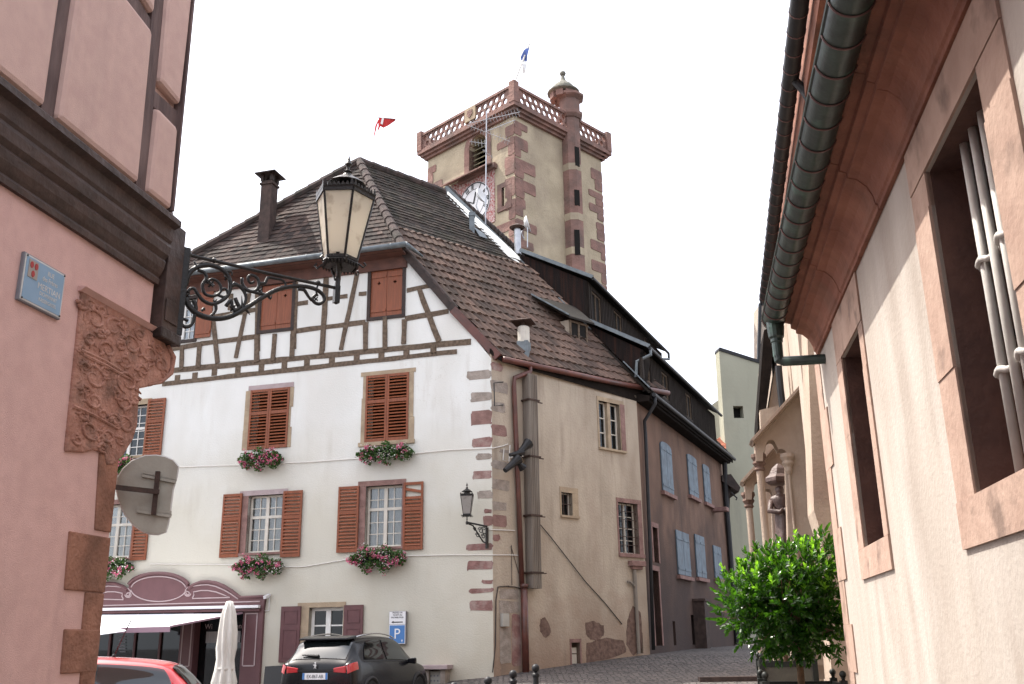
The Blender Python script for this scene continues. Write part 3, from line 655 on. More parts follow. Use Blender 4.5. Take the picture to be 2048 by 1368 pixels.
for fr, lst in ((A, RQ), (B, RB)):
    for x0, x1, y0, y1, c in lst:
        a = 840+x0/1.879; b = 840+x1/1.879; c0 = 640+y0/1.879; c1 = 640+y1/1.879
        q = fr.rect((a, c0), (b, c0), (b, c1), (a, c1)); mb = MB()
        u0, u1 = q[0], q[1]
        if u0 < .12: u0 = 0.002
        quoin(mb, fr, u0, u1, q[2], q[3], .006, rn, .05); mb.build('quoin', M[KM[c]], h1)
# fallen plaster patches, side wall
def patch(fr, pts, m, parent, name, d1=.007):
    mb = MB(); uvp = [fr.uv(*p) for p in pts]; out = []
    rn = random.Random(len(pts))
    for i in range(len(uvp)):
        a = uvp[i]; b = uvp[(i+1) % len(uvp)]
        for k in range(4):
            t = k/4; out.append((a[0]+(b[0]-a[0])*t+rn.uniform(-.02, .02), a[1]+(b[1]-a[1])*t+rn.uniform(-.02, .02)))
    mb.prism(fr, out, -.05, d1); return mb.build(name, m, parent)
def zc(l): return [(840+a/1.879, 640+b/1.879) for a, b in l]
patch(B, zc([(452,1125),(470,1118),(488,1150),(490,1180),(470,1195),(450,1170)]), M['rubble'], h1, 'bare_patch')
patch(B, zc([(622,1135),(655,1130),(690,1150),(690,1185),(670,1205),(640,1200),(622,1180)]), M['rubble'], h1, 'bare_patch')
patch(B, zc([(625,1215),(700,1195),(765,1205),(775,1250),(700,1275),(625,1290)]), M['rubble'], h1, 'bare_patch')
patch(B, zc([(778,1130),(800,1075),(830,1100),(835,1230),(800,1262),(775,1220)]), M['rubble'], h1, 'bare_patch', .005)
# side windows
frame_ring(B, q_b1[0], q_b1[1], q_b1[2], q_b1[3], .06, .18, .12, .06, -.14, .015, M['stone_yellow'], h1); 
um = (q_b1[0]+q_b1[1])/2+.01
for a, b in ((q_b1[0], um-.06), (um+.06, q_b1[1])): casement(B, a, b, q_b1[2], q_b1[3], -.12, M['cream_paint'], h1, nx=1, ny=3, mull=0, curtain=False, glass='glass_dark', fw=.04, mt=.03)
mb = MB(); mb.box(B, um-.06, um+.06, q_b1[2], q_b1[3], -.2, -.02); mb.build('mullion', M['stone_yellow'], h1)
mb = MB(); mb.box(B, q_b1[1]+.02, q_b1[1]+.2, q_b1[2]-.04, q_b1[3]+.02, .02, .03); mb.build('window_jamb', M['stone_rose'], h1)
frame_ring(B, *q_b2, .05, .22, .14, .06, -.2, .012, M['stone_yellow'], h1); casement(B, *q_b2, -.12, M['cream_paint'], h1, nx=1, ny=1, mull=0, curtain=False, glass='glass_dark', fw=.03)
frame_ring(B, *q_b3, .06, .16, .12, .10, -.2, .012, M['stone_rose'], h1); casement(B, *q_b3, -.16, M['cream_paint'], h1, nx=2, ny=4, mull=.05, curtain=False, glass='glass_dark', fw=.04, mt=.02)
for q, nv, nh in ((q_b2, 3, 2), (q_b3, 4, 6)):
    mb = MB()
    for i in range(1, nv): u = q[0]+(q[1]-q[0])*i/nv; mb.tube([B.P(u, q[2], -.05), B.P(u, q[3], -.05)], .011, 6)
    for i in range(1, nh): v = q[2]+(q[3]-q[2])*i/nh; mb.tube([B.P(q[0], v, -.05), B.P(q[1], v, -.05)], .011, 6)
    mb.build('window_grille', M['iron_rust'], h1)
frame_ring(B, *q_b4, .05, .05, .09, 0, -.2, .012, M['stone_rose'], h1)
mb = MB(); mb.box(B, q_b4[0]+.06, q_b4[1]-.03, q_b4[2]+.02, q_b4[3]-.28, -.12, -.09); mb.box(B, q_b4[0]+.06, q_b4[1]-.03, q_b4[3]-.26, q_b4[3]-.12, -.12, -.09); mb.build('vent_panel', M['cream_paint'], h1)
# stone bench console and pipe below the grilled window
q = B.rect((1256,1121),(1284,1124),(1284,1137),(1256,1135)); mb = MB(); mb.box(B, q[0], q[1], q[2]+.04, q[3], 0, .16); mb.box(B, q[0]+.08, q[1]-.08, q[2]-.04, q[2]+.04, 0, .10); mb.build('stone_console', M['stone_rose'], h1, bevel=.01)
mb = MB(); u, v = B.uv(1266, 1140); _, vb = B.uv(1267, 1308); mb.tube([B.P(u, v, .06), B.P(u, vb, .06)], .045, 10)
ua, va = B.uv(1252, 1165); mb.tube([B.P(ua, va+.02, .06), B.P(ua+.1, va+.02, .06), B.P(u, va-.12, .06)], .03, 8); mb.build('waste_pipe', M['flue'], h1)
# roof of house 1
fl_ = (V1-V0).normalized()
def onroof(x, y): return hit(x, y, V0, npl)
E0 = onroof(1002, 712); E1 = onroof(1332, 781); e_lo = E0
side_dir = (E1-E0).normalized()
farp = [onroof(1332, 781), onroof(1296, 782)+dB*.1, onroof(1180, 657)+dB*.15, onroof(1044, 524)+dB*.12, onroof(1018, 512)]
REx = RE
poly_r = [E0, E1, farp[2], farp[3], farp[4], REx, PK, V1]
O_, e_, s_ = E0, side_dir, npl.cross(side_dir).normalized()
if s_.z < 0: s_ = -s_
vsp = (onroof(1004, 516)-E0).dot(s_)
tiled(poly_r, side_dir, .235, .33, RIB, M['tile_lower'], h1, 'roof_lower_slope', lift=.035, vsplit=(None, vsp), jitter=.012)
tiled(poly_r, side_dir, .17, .155, FLAT, M['tile_upper'], h1, 'roof_upper_slope', lift=.02, vsplit=(vsp, None), jitter=.008)
mb = MB(); mb.prism3([p-npl*.05 for p in poly_r], -npl*.12); mb.build('roof_boarding', M['timber_dark'], h1)
# hip and hidden slopes
oA = A.n*.38
Gr = A.P(A.uv(810, 500)[0]-.1, V1.z-.12, .42); Gl = A.P(u_left+.1, V1.z-.12, .42)
tiled([Gr, Gl, PK], dA, .17, .165, FLAT, M['tile_hip'], h1, 'front_hip', lift=.022, jitter=.008)
mb = MB(); mb.prism3([GL, LB, LB+dB*7.2, REx-dB*.2, PK], Vector((0, 0, -.15))); mb.build('left_slope', M['tile_hip'], h1)
mb = MB(); mb.prism3([REx, LB+dB*7.2, E1+Vector((0,0,.1))], Vector((0, 0, -.1))); mb.build('rear_closure', M['plaster_white'], h1) if False else None
ridge_tiles(PK, REx-dB*.1, .12, M['ridge'], h1, step=.4); ridge_tiles(Gr+Z*.05, PK, .12, M['ridge'], h1, name='hip_ridge', step=.33); ridge_tiles(Gl, PK, .12, M['ridge'], h1, name='hip_ridge', step=.4)
# front gutter on the hip eave, fascia
g0 = A.P(A.uv(822, 497)[0]-.05, V1.z-.06, .5); g1 = A.P(u_left+.2, V1.z-.06, .5)
mb = MB(); mb.tube([g0, g1], .075, 12)
g2 = onroof(842, 517)+npl*.08; mb.tube([g0, g2], [.075, .03], 10)
gt = mb.build('gutter', M['zinc'], h1, smooth=True)
for i in range(10): mb = MB(); p = g0+(g1-g0)*((i+.5)/10); mb.tube([p-dA*.012, p+dA*.012], .082, 12); mb.build('gutter_joint', M['zinc'], gt)
mb = MB(); uR = A.uv(812, 500)[0]; mb.box(A, uR-.05, u_left, V1.z-.52, V1.z-.16, -.05, .06); mb.hexa([A.P(uR-.05, V1.z-.2, .06), A.P(u_left, V1.z-.2, .06), A.P(u_left, V1.z-.16, .06), A.P(uR-.05, V1.z-.16, .06), A.P(uR-.05, V1.z-.14, .45), A.P(u_left, V1.z-.14, .45), A.P(u_left, V1.z-.1, .45), A.P(uR-.05, V1.z-.1, .45)])
mb.build('fascia', mat('dark red fascia', (.13, .06, .045), (.09, .045, .035), 5, .7, .3, 30), h1)
# barge boards on the verge
def vb(a, b, m, wd, nm):
    a = Vector(a); b = Vector(b); mb = MB(); t = (b-a).normalized(); s = A.n.cross(t); s = s if s.z < 0 else -s
    mb.hexa([a-A.n*.02, b-A.n*.02, b-A.n*.02+s*wd, a-A.n*.02+s*wd, a+A.n*.10, b+A.n*.10, b+A.n*.10+s*wd, a+A.n*.10+s*wd]); return mb.build(nm, m, h1)
vm_ = V0+(V1-V0)*.42; up_ = npl*.05
vb(V1+up_, vm_+up_, M['timber_dark'], .2, 'barge_board'); vb(vm_+up_, E0+A.n*0+up_, M['gutter_brown'], .22, 'barge_board')
ridge_tiles(V1+npl*.03+A.n*.05, vm_+npl*.03+A.n*.05, .06, M['ridge'], h1, name='verge_tile', step=.3)
# side eave gutter, soffit
f0 = E0-s_*.05+B.n*.06-Z*.06; f1 = E1-s_*.05+B.n*.06-Z*.06
mb = MB(); mb.tube([f0, f0+(f1-f0)*.5-Z*.02, f1], .075, 12); mb.build('gutter', M['gutter_brown'], h1, smooth=True)
mb = MB(); e0w = B.P(0, 8.40, 0); e1w = B.P(Bend, 8.1, 0)
mb.hexa([B.P(-.05, 8.62, 0), B.P(Bend+.1, 8.22, 0), B.P(Bend+.1, 8.5, 0), B.P(-.05, 8.75, 0), f0-Z*.06-B.n*.06, f1-Z*.06-B.n*.1, f1+Z*.0-B.n*.1, f0+Z*.0-B.n*.06]); mb.build('soffit', M['eave_dark'], h1)
# chimney on the hip slope (pixel 505-560, 335-500)
nh = (Gl-Gr).cross(PK-Gr).normalized(); nh = nh if nh.z > 0 else -nh
cb = hit(525, 493, Gr, nh); ct = atY(536, 340, cb.y+.2)
cyaw = math.atan2(dA.y, dA.x)
mb = MB(); H_ = atY(532, 372, cb.y+.2).z-cb.z+.6; cbx = Vector((cb.x+.02, cb.y+.25, cb.z-.6))
hw = .35
ch_top = atY(532, 366, cbx.y).z
mb.abox(cbx, hw, hw, ch_top-cbx.z, cyaw)
mb.abox(Vector((cbx.x, cbx.y, ch_top-.12)), hw+.07, hw+.07, .06, cyaw)
chm = mb.build('chimney', M['brick'], h1)
capz = atY(532, 340, cbx.y).z
mb = MB()
for sx_ in (-1, 1):
    for sy_ in (-1, 1):
        p = Vector((cbx.x, cbx.y, ch_top))+dA*(sx_*.15)+A.n*(sy_*.15); mb.abox(p, .09, .09, .2, cyaw)
c_ = Vector((cbx.x, cbx.y, ch_top+.2)); mb.lathe(c_, [(.47, 0), (.47, .03), (.06, .17), (.0001, .18)], 4, math.pi/4+cyaw); mb.build('chimney_cap', M['timber_dark'], chm)
mb = MB(); mb.prism3([cb-nh*.01+dA*.32-A.n*.1, cb+dA*-.32-A.n*.1+nh*.0, cb-dA*.3+A.n*.12-Z*.32, cb+dA*.3+A.n*.12-Z*.32], nh*.02); mb.build('chimney_flashing', M['lead'], h1)
# small flue on the lower right slope
fb = onroof(1048, 705); mb = MB(); mb.abox(fb+Vector((0, .1, -.4)), .3, .3, .72, cyaw); fl1 = mb.build('flue_base', M['zinc'], h1)
mb = MB(); mb.lathe(fb+Vector((0, .1, .3)), [(.16, 0), (.16, .42), (.13, .45)], 12); fz = mb.build('roof_flue', M['cream_paint'], h1, label='short pale flue with a dark metal cap')
mb = MB(); mb.abox(fb+Vector((0, .1, .75)), .06, .2, .14, cyaw); mb.lathe(fb+Vector((0, .1, .86)), [(.40, 0), (.40, .02), (.03, .13)], 4, cyaw+.8); mb.build('flue_cap', M['iron_rust'], fz)
# hatch dormer on the right slope
da = onroof(1062, 598); db = atY(1140, 640, 27.0); 
nf = Frame(onroof(1135, 672), dB)
ft = hit(1142, 640, nf.O, nf.n); fu = nf.uv(1137, 645)[0]; fu1 = nf.uv(1174, 650)[0]; vt_ = nf.uv(1155, 645)[1]; vb_ = nf.uv(1155, 684)[1]
bk = Vector((0, 0, 0))-B.n*1.0
mb = MB(); mb.hexa([nf.P(fu, vb_-.3, -.9), nf.P(fu1, vb_-.3, -.9), nf.P(fu1, vb_-.3, 0), nf.P(fu, vb_-.3, 0), nf.P(fu, vt_+.1, -.9), nf.P(fu1, vt_+.1, -.9), nf.P(fu1, vt_, 0), nf.P(fu, vt_, 0)]); dm = mb.build('dormer', M['plaster_cream'], h1)
mb = MB(); mb.box(nf, fu+.05, fu1-.05, vb_-.02, vt_-.05, .0, .012); mb.build('dormer_window', M['interior'], dm)
mb = MB(); um = (fu+fu1)/2
for a in (fu+.02, um-.03, fu1-.08): mb.box(nf, a, a+.06, vb_-.04, vt_, .013, .04)
mb.box(nf, fu, fu1, vt_-.06, vt_, .02, .045); mb.build('dormer_frame', M['timber'], dm)
mb = MB(); tb = [nf.P(fu-.12, vt_, .16), nf.P(fu1+.15, vt_, .16), onroof(1120, 610)+dB*.6+npl*.05, onroof(1062, 597)+npl*.05]
mb.prism3(tb, Z*.06); mb.build('dormer_roof', M['tile_upper'], dm)
mb = MB(); mb.beam(tb[0]+Z*.08, tb[3]+Z*.08, .16, .04); mb.build('dormer_flashing', M['zinc'], dm)
# ---- pipes, duct and iron on the side wall (parts of the house)
def ptB(x, y, d=0): return B.P(*B.uv(x, y, d), d)
mb = MB(); mb.tube([f0+(f1-f0)*.14-Z*.05, f0+(f1-f0)*.14-Z*.2, ptB(1029,756,.12), ptB(1028,775,.08), ptB(1036,960,.08), ptB(1044,1172,.08)], .062, 10); mb.build('downpipe', M['gutter_brown'], h1, smooth=True)
mb = MB(); mb.tube([ptB(1048,1172,.12), ptB(1052,1352,.12)], .085, 12); mb.tube([ptB(1048,1168,.12), ptB(1048,1176,.12)], .10, 12); mb.build('downpipe', M['gutter_brown'], h1, label='thick lower section of the brown downpipe', smooth=True)
mb = MB(); pA = B.uv(1040,740); pB = B.uv(1064,740); w_ = .19; u0, u1 = pA[0]+.06, pA[0]+.06+.30
vtop = B.uv(1050,752)[1]; vbt = B.uv(1065,1178)[1]
mb.box(B, u0, u1, vbt, vtop, .02, .26)
for k in range(5): uu = u0+(u1-u0)*(k+.5)/5; mb.box(B, uu-.012, uu+.012, vbt, vtop-.01, .26, .275)
du = mb.build('flue_duct', M['flue'], h1)
mb = MB()
for y in (803, 915, 1032, 1146): v = B.uv(1050, y)[1]; mb.box(B, u0-.05, u1+.05, v-.02, v+.02, .0, .29); mb.box(B, u1+.05, u1+.28, v-.012, v+.012, .12, .15)
mb.build('duct_clamp', M['iron_rust'], du)
mb = MB(); mb.tube([ptB(1006,764,.15), ptB(988,766,.15), ptB(989,812,.15), ptB(1006,810,.15)], .016, 6); mb.tube([ptB(1006,764,.15), ptB(1006,764,0)], .016, 6); mb.tube([ptB(1006,810,.15), ptB(1006,810,0)], .016, 6)
mb.build('iron_hook', M['iron'], h1)
mb = MB(); mb.tube([ptB(1078,1020,.03), ptB(1078,1046,.03), ptB(1100,1072,.03), ptB(1170,1162,.03), ptB(1210,1206,.02), ptB(1244,1248,.02)], .013, 6)
tagt(mb.build('drain_line', M['cable_dark']), 'thin dark line running diagonally down the cream side wall', 'cable')
def cable(pts, label, m='cable', r=.012, fr=None):
    mb = MB(); P3 = []
    for i in range(len(pts)-1):
        for k in range(4):
            t = k/4; x = pts[i][0]+(pts[i+1][0]-pts[i][0])*t; y = pts[i][1]+(pts[i+1][1]-pts[i][1])*t; f = A if x < 989 else B
            if fr: f = fr
            P3.append(f.P(*f.uv(x, y, .02), .02))
    f = fr or (A if pts[-1][0] < 989 else B); P3.append(f.P(*f.uv(*pts[-1], .02), .02))
    mb.tube(P3, r, 6); return tagt(mb.build('wall_cable', M[m]), label, 'cable', 'cables on the house walls')
cable([(330,935),(480,930),(620,924),(760,914),(900,900),(987,896),(1006,892),(1016,888)], 'pale cable crossing the white facade just below the second floor windows')
cable([(300,1128),(450,1129),(560,1134),(610,1133),(700,1118),(800,1112),(900,1110),(987,1110),(1025,1110),(1045,1112)], 'pale sagging cable crossing the white facade below the first floor shutters')
cable([(978,1059),(1000,1060),(1030,1061)], 'short cable from the wall lantern bracket to the red downpipe')
cable([(1018,1172),(996,1174),(992,1200),(991,1290),(985,1345)], 'dark cable dropping down the house corner beside the downpipe', 'cable_dark', .014, fr=B)
cable([(1044,1178),(1030,1174),(1016,1173)], 'dark cable looping over from the top of the thick downpipe', 'cable_dark', .014, fr=B)
cable([(1023,1090),(1024,1170)], 'thin dark wire hanging straight down beside the downpipe', 'cable_dark', .008, fr=B)
cable([(1022,1092),(1038,1148)], 'thin dark wire slanting to the downpipe', 'cable_dark', .008, fr=B)
mb = MB(); q = B.rect((1000,1227),(1013,1227),(1013,1253),(1000,1253)); mb.box(B, *q, .01, .10); tagt(mb.build('junction_box', M['meter']), 'small white box on the grey stone foot of the house corner', 'box')
# ---- flood lights
fl = thing('floodlight_cluster', 'black floodlights on a small white wall bracket at the house corner above the street', 'floodlight', ptB(1020, 912, .1))
mb = MB(); mb.tube([ptB(1008,897,.05), ptB(1006,920,.05), ptB(1018,923,.1), ptB(1020,890,.1)], .012, 6); mb.tube([ptB(1020,915,.05), ptB(1046,912,.45)], .018, 6); mb.build('bracket', M['cable'], fl)
for a, b, wd in (((1020,910),(1044,905), .11), ((1036,908),(1057,886), .15), ((1010,941),(1036,918), .15), ((1033,922),(1046,936), .12)):
    p0 = ptB(*a, .40); p1 = ptB(*b, .40); mb = MB(); mb.tube([p0, p0+(p1-p0)*.6, p1], [wd*.42, wd*.6, wd*.95], 10); mb.build('spotlight', M['black'], fl)
# ---- parking sign
ps = thing('parking_sign', 'blue and white parking sign box fixed to the white facade above the black car', 'sign', ptA(795, 1286, .05))
q = A.rect((778,1222),(812.5,1223),(811.6,1288),(779,1289), d=.1); mb = MB(); mb.box(A, *q, .02, .12); mb.build('sign_box', M['plate_grey'], ps, bevel=.004)
vs_ = A.uv(795, 1249, .12)[1]
mb = MB(); mb.box(A, q[0]+.008, q[1]-.008, vs_+.004, q[3]-.008, .121, .126); mb.build('text_panel', M['sign_white'], ps)
mb = MB(); mb.box(A, q[0]+.008, q[1]-.008, q[2]+.008, vs_-.004, .121, .126); pw = mb.build('parking_panel', M['sign_white'], ps)
mb = MB(); mb.box(A, q[0]+.022, q[1]-.022, q[2]+.022, vs_-.018, .127, .130); mb.build('blue_field', M['sign_blue'], pw)
uc = (q[0]+q[1])/2; hh = q[3]-vs_
for i, s_t in enumerate(("PRENEZ UN", "TICKET AU", "DISTRIBUTEUR")): text(s_t, A, uc, q[3]-.05-.055*i-.0, .127, .036, M['sign_black'], ps, wscale=.98)
mb = MB(); va_ = vs_+.055; L_ = A.right
a_u = uc-.0
def rr(x, y): # x to the right of centre
    p = A.P(uc, va_+y, .127)+A.right*x; return ((p-A.O).dot(A.u), va_+y)
mb.prism(A, [rr(-.15, 0), rr(-.10, .03), rr(-.10, .011), rr(.14, .011), rr(.14, -.011), rr(-.10, -.011), rr(-.10, -.03)], .126, .130); mb.build('arrow', M['sign_black'], ps)
text("P", A, uc, q[2]+.13, .131, .24, M['sign_white'], ps, wscale=1.0)
mb = MB(); pr = A.P(uc, q[2]+.07, 0)+A.right*.13; uu = (pr-A.O).dot(A.u); mb.disc(A, uu, q[2]+.09, .022, .012, .130, .133, 10); mb.box(A, uu-.008, uu+.008, q[2]+.045, q[2]+.085, .130, .133); mb.build('pictogram', M['sign_white'], ps)
mb = MB(); mb.tube([A.P(uc-.02, q[2], .06), A.P(uc-.02, q[2]-.9, .06)], .018, 6); mb.build('conduit', M['cable'], ps)
# ---- meter niche
mn = thing('meter_niche', 'low stone framed niche with a pale meter cabinet at the foot of the white facade', 'meter box', ptA(868, 1368, .3))
q = A.rect((840,1330),(896,1330),(896,1339),(840,1339), d=.35)
mb = MB(); mb.box(A, q[0], q[1], q[2], q[3], 0, .40); mb.build('stone_cap', M['stone_mauve'], mn, bevel=.012)
mb = MB(); mb.box(A, q[0]+.08, q[0]+.2, 0, q[2], 0, .32); mb.box(A, q[1]-.2, q[1]-.08, 0, q[2], 0, .32); mb.build('stone_post', M['stone_grey'], mn)
mb = MB(); mb.box(A, q[0]+.21, q[1]-.21, .05, q[2]-.04, 0, .22); mc = mb.build('cabinet', M['meter'], mn)
mb = MB()
for i in range(2):
    for k in range(3): u = q[0]+.3+.08*k; mb.disc(A, u, q[2]-.14-.11*i, .022, .022, .221, .228, 10)
mb.build('dial', M['plate_grey'], mc)
# ---- small camera on the facade
cm = thing('wall_camera', 'small white security camera on the facade beside the plum shopfront', 'camera', ptA(540, 1192, .1))
mb = MB(); p = ptA(540, 1190, .0); mb.beam(p, p+A.n*.08, .05, .05); mb.beam(p+A.n*.08-Z*.02, p+A.n*.26-Z*.07, .07, .07); mb.build('body', M['sign_white'], cm)
mb = MB(); mb.tube([ptA(539,1195,.02), ptA(538,1221,.02), ptA(521,1222,.02)], .010, 6); mb.build('conduit', M['sign_white'], cm)
# ---- window boxes
def flower_box(cx, cy, wpx, hpx, label, white=.4, seed=1, pinkbias=0):
    rn = random.Random(seed); d = .26
    u, v = A.uv(cx, cy, d); w_ = wpx*24.3/2021*1.08; h_ = hpx*24.3/2021*1.35
    t = thing('flower_box', label, 'flower box', A.P(u, v-h_*.3, .16), 'window boxes of geraniums on the white facade')
    mb = MB(); mb.hexa([A.P(u-w_*.40, v-.12, .06), A.P(u+w_*.40, v-.12, .06), A.P(u+w_*.40, v-.12, .22), A.P(u-w_*.40, v-.12, .22), A.P(u-w_*.42, v+.08, .05), A.P(u+w_*.42, v+.08, .05), A.P(u+w_*.42, v+.08, .25), A.P(u-w_*.42, v+.08, .25)])
    mb.build('trough', M['rubber'], t)
    mb = MB()
    for s in (-.28, .28): mb.tube([A.P(u+s*w_, v+.05, .02), A.P(u+s*w_, v-.16, .10), A.P(u+s*w_, v-.2, .24), A.P(u+s*w_, v-.05, .27)], .01, 5)
    mb.build('bracket', M['iron'], t)
    lf = MB(); pk = MB(); wh = MB()
    def blade(mb, p, r, k):
        a = Vector((rn.gauss(0, 1), rn.gauss(0, 1), rn.gauss(0, .8))).normalized(); b = a.cross(Vector((rn.gauss(0, 1), rn.gauss(0, 1), 1))).normalized()
        base = len(mb.v); n = 5
        mb.v += [p+(a*math.cos(2*math.pi*i/n)+b*math.sin(2*math.pi*i/n))*r for i in range(n)]
        mb.f.append(list(range(base, base+n)))
        for i in range(n): mb.uv[base+i] = (k+.5, .5)
    def spot():
        x = rn.uniform(-1, 1); e = math.sqrt(max(0, 1-abs(x)**2.2)); y = rn.uniform(-1, .75)*e*(.8+.3*math.sin(x*9+seed)); 
        return u+x*w_*.5, v+y*h_*.5-.05*abs(x), d+rn.uniform(-.20, .14)*(1-.3*abs(y))
    for k in range(1500): a, b, c = spot(); blade(lf, A.P(a, b, c), rn.uniform(.018, .036), k)
    cl = [(spot(), rn.random()) for _ in range(int(110*w_/1.2))]
    for (a, b, c), q in cl:
        side = (a-u)/w_
        iswhite = q < white+(side*pinkbias)
        tgt = wh if iswhite else pk
        n = rn.randint(3, 6) if iswhite else rn.randint(8, 15)
        for k in range(n):
            sp = .055 if iswhite else .03
            blade(tgt, A.P(a+rn.gauss(0, sp), b+rn.gauss(0, sp*.8), c+.05+rn.gauss(0, .02)), rn.uniform(.012, .022), k+rn.randint(0, 99))
    lf.build('foliage', M['flower_leaf'], t); pk.build('pink_blossom', M['petal_pink'], t); wh.build('white_blossom', M['petal_white'], t)
flower_box(520, 914, 92, 42, 'flower box with pink geraniums under the closed upper shutters of the middle window', .25, 1, .5)
flower_box(769, 902, 114, 40, 'flower box with mostly white blossoms under the closed upper shutters nearest the house corner', .72, 2)
flower_box(515, 1129, 102, 44, 'bright pink flower box below the first floor window between the shopfront and the parking sign', .35, 3, -.5)
flower_box(754, 1112, 110, 50, 'flower box of pink geraniums below the open first floor window with the broken shutter', .35, 4)
flower_box(236, 928, 90, 46, 'half hidden upper flower box at the left behind the round traffic sign', .3, 5)
flower_box(222, 1132, 94, 42, 'half hidden lower flower box beside the pink corner house', .5, 6)
# ---- wall lantern on the facade and big lantern on the pink house
def lantern(root, C, s, glassm, tilt=None, nside=4, rot=0.4, fork=True):
    """C: bottom centre of the lantern cage, s: overall scale (cage height = 1*s)"""
    T = tilt or Matrix.Identity(3)
    def prof(mb, pr, n=nside, r=rot): mb.lathe(C, [(a*s, b*s) for a, b in pr], n, r, T); return mb
    rb, rt, hc = (.25, .44, 1.0) if nside == 6 else (.27, .46, 1.0)
    def pt(r, z, k, off=0): a = 2*math.pi*(k+off)/nside+rot; return C+T@Vector((r*s*math.cos(a), r*s*math.sin(a), z*s))
    mb = MB()
    for k in range(nside): mb.tube([pt(rb, 0, k), pt(rt, hc, k)], .016*s*1.2, 6)
    for r_, z_ in ((rb, 0), (rt, hc)):
        for k in range(nside): mb.beam(pt(r_, z_, k), pt(r_, z_, k+1), .045*s, .05*s)
    mb.build('cage', M['iron'], root)
    for k in range(nside):
        mb = MB(); a, b, c, d = pt(rb*.97, .02, k), pt(rb*.97, .02, k+1), pt(rt*.97, hc-.02, k+1), pt(rt*.97, hc-.02, k)
        nrm = (b-a).cross(d-a).normalized()*.006*s*2
        mb.prism3([a, b, c, d], nrm); mb.build('glass_panel', glassm, root)
    mb = MB(); prof(mb, [(rt*1.04, hc+.01), (rt*1.07, hc+.04), (rt*.92, hc+.05), (rt*.55, hc+.13), (rt*.36, hc+.16)]); 
    rf = mb.build('lantern_roof', M['iron'], root)
    mb = MB()
    for k in range(nside):
        for j in range(7):
            t = (j+.5)/7; p = pt(rt*1.05, hc+.04, k)*(1-t)+pt(rt*1.05, hc+.04, k+1)*t
            q_ = pt(rt*1.05, hc+.04, k)*(1-t+.07)+pt(rt*1.05, hc+.04, k+1)*(t-.07); dv = (q_-p)
            hgt = (.10 if j in (0, 6) else .055)*s
            mb.prism3([p-dv, p+dv, p+dv*.3+Z*hgt, p-dv*.3+Z*hgt], (p-C).normalized()*.012)
    mb.build('crest', M['iron'], rf)
    mb = MB(); prof(mb, [(.16, hc+.15), (.16, hc+.22), (.29, hc+.23), (.30, hc+.245), (.2, hc+.32), (.08, hc+.40), (.05, hc+.45), (.07, hc+.47), (.03, hc+.50), (.025, hc+.55), (.055, hc+.60), (.03, hc+.66), (.001, hc+.76)], 14, 0); mb.build('finial', M['iron'], rf, smooth=False)
    mb = MB(); prof(mb, [(rb*1.05, -.02), (rb*1.12, -.05), (rb*.95, -.10), (rb*.2, -.11)]); mb.build('base_plate', M['iron'], root)
    mb = MB()
    for k in range(nside):
        p0 = pt(rb*1.12, -.05, k); mb.tube([p0, p0+(p0-C)*.25-Z*.05*s, p0+(p0-C)*.4-Z*.0*s, p0+(p0-C)*.28+Z*.03*s], .016*s, 5)
        for j in range(5):
            t = (j+.5)/5; p = pt(rb*1.08, -.06, k)*(1-t)+pt(rb*1.08, -.06, k+1)*t; mb.lathe(p-Z*.07*s, [(.002, 0), (.02*s, .04*s), (.022*s, .07*s)], 5)
    mb.build('skirt', M['iron'], root)
    if fork:
        mb = MB(); fo = C+T@Vector((0, 0, -.42*s))
        for sg in (-1, 1):
            a = Vector((math.cos(rot+.8), math.sin(rot+.8), 0))*sg
            mb.tube([C+T@Vector((0, 0, -.08*s))+a*rb*s*.8, C+T@Vector((0, 0, -.25*s))+a*rb*s*.62, fo+a*.06*s], .02*s, 6)
        mb.lathe(fo, [(.05*s, -.12*s), (.075*s, -.1*s), (.075*s, .02*s), (.04*s, .06*s)], 8); mb.build('fork', M['iron'], root)
def lampglass(name, c, tr):
    m = bpy.data.materials.new(name); m.use_nodes = True; n = m.node_tree; N = n.nodes; L = n.links; bs = N['Principled BSDF']; out = N['Material Output']
    tc = N.new('ShaderNodeTexCoord'); nz = N.new('ShaderNodeTexNoise'); nz.inputs['Scale'].default_value = 7; nz.inputs['Detail'].default_value = 7; L.new(tc.outputs['Object'], nz.inputs['Vector'])
    r = N.new('ShaderNodeMapRange'); r.inputs[1].default_value = .54; r.inputs[2].default_value = .72; L.new(nz.outputs[0], r.inputs[0])
    x = N.new('ShaderNodeMix'); x.data_type = 'RGBA'; L.new(r.outputs[0], x.inputs[0]); x.inputs[6].default_value = (*c, 1); x.inputs[7].default_value = (c[0]*.62, c[1]*.58, c[2]*.54, 1)
    L.new(x.outputs[2], bs.inputs['Base Color']); bs.inputs['Roughness'].default_value = .3
    t = N.new('ShaderNodeBsdfTranslucent'); L.new(x.outputs[2], t.inputs[0]); mx = N.new('ShaderNodeMixShader'); mx.inputs[0].default_value = tr
    L.new(bs.outputs[0], mx.inputs[1]); L.new(t.outputs[0], mx.inputs[2]); L.new(mx.outputs[0], out.inputs[0]); return m
M['milk'] = lampglass('stained opal glass', (.96, .93, .86), .78); M['milk2'] = lampglass('grey opal glass', (.52, .50, .47), .5)
wl_ = thing('wall_lantern', 'small black wrought iron wall lantern on the white facade beside the corner stones', 'street lamp', ptA(970, 1075, .05))
lc = ptA(934, 1029, .55); lantern(wl_, lc, (1029-993)*24/2021/.98*1.0, M['milk2'], nside=4, rot=.75)
P_ = lambda x, y, d=.3: A.P(*A.uv(x, y, d), d)
mb = MB(); e_ = ptA(974, 1052, .06)
q0 = P_(974, 1053, .08); q1 = lc-Z*.42*(36*24/2021/.98)
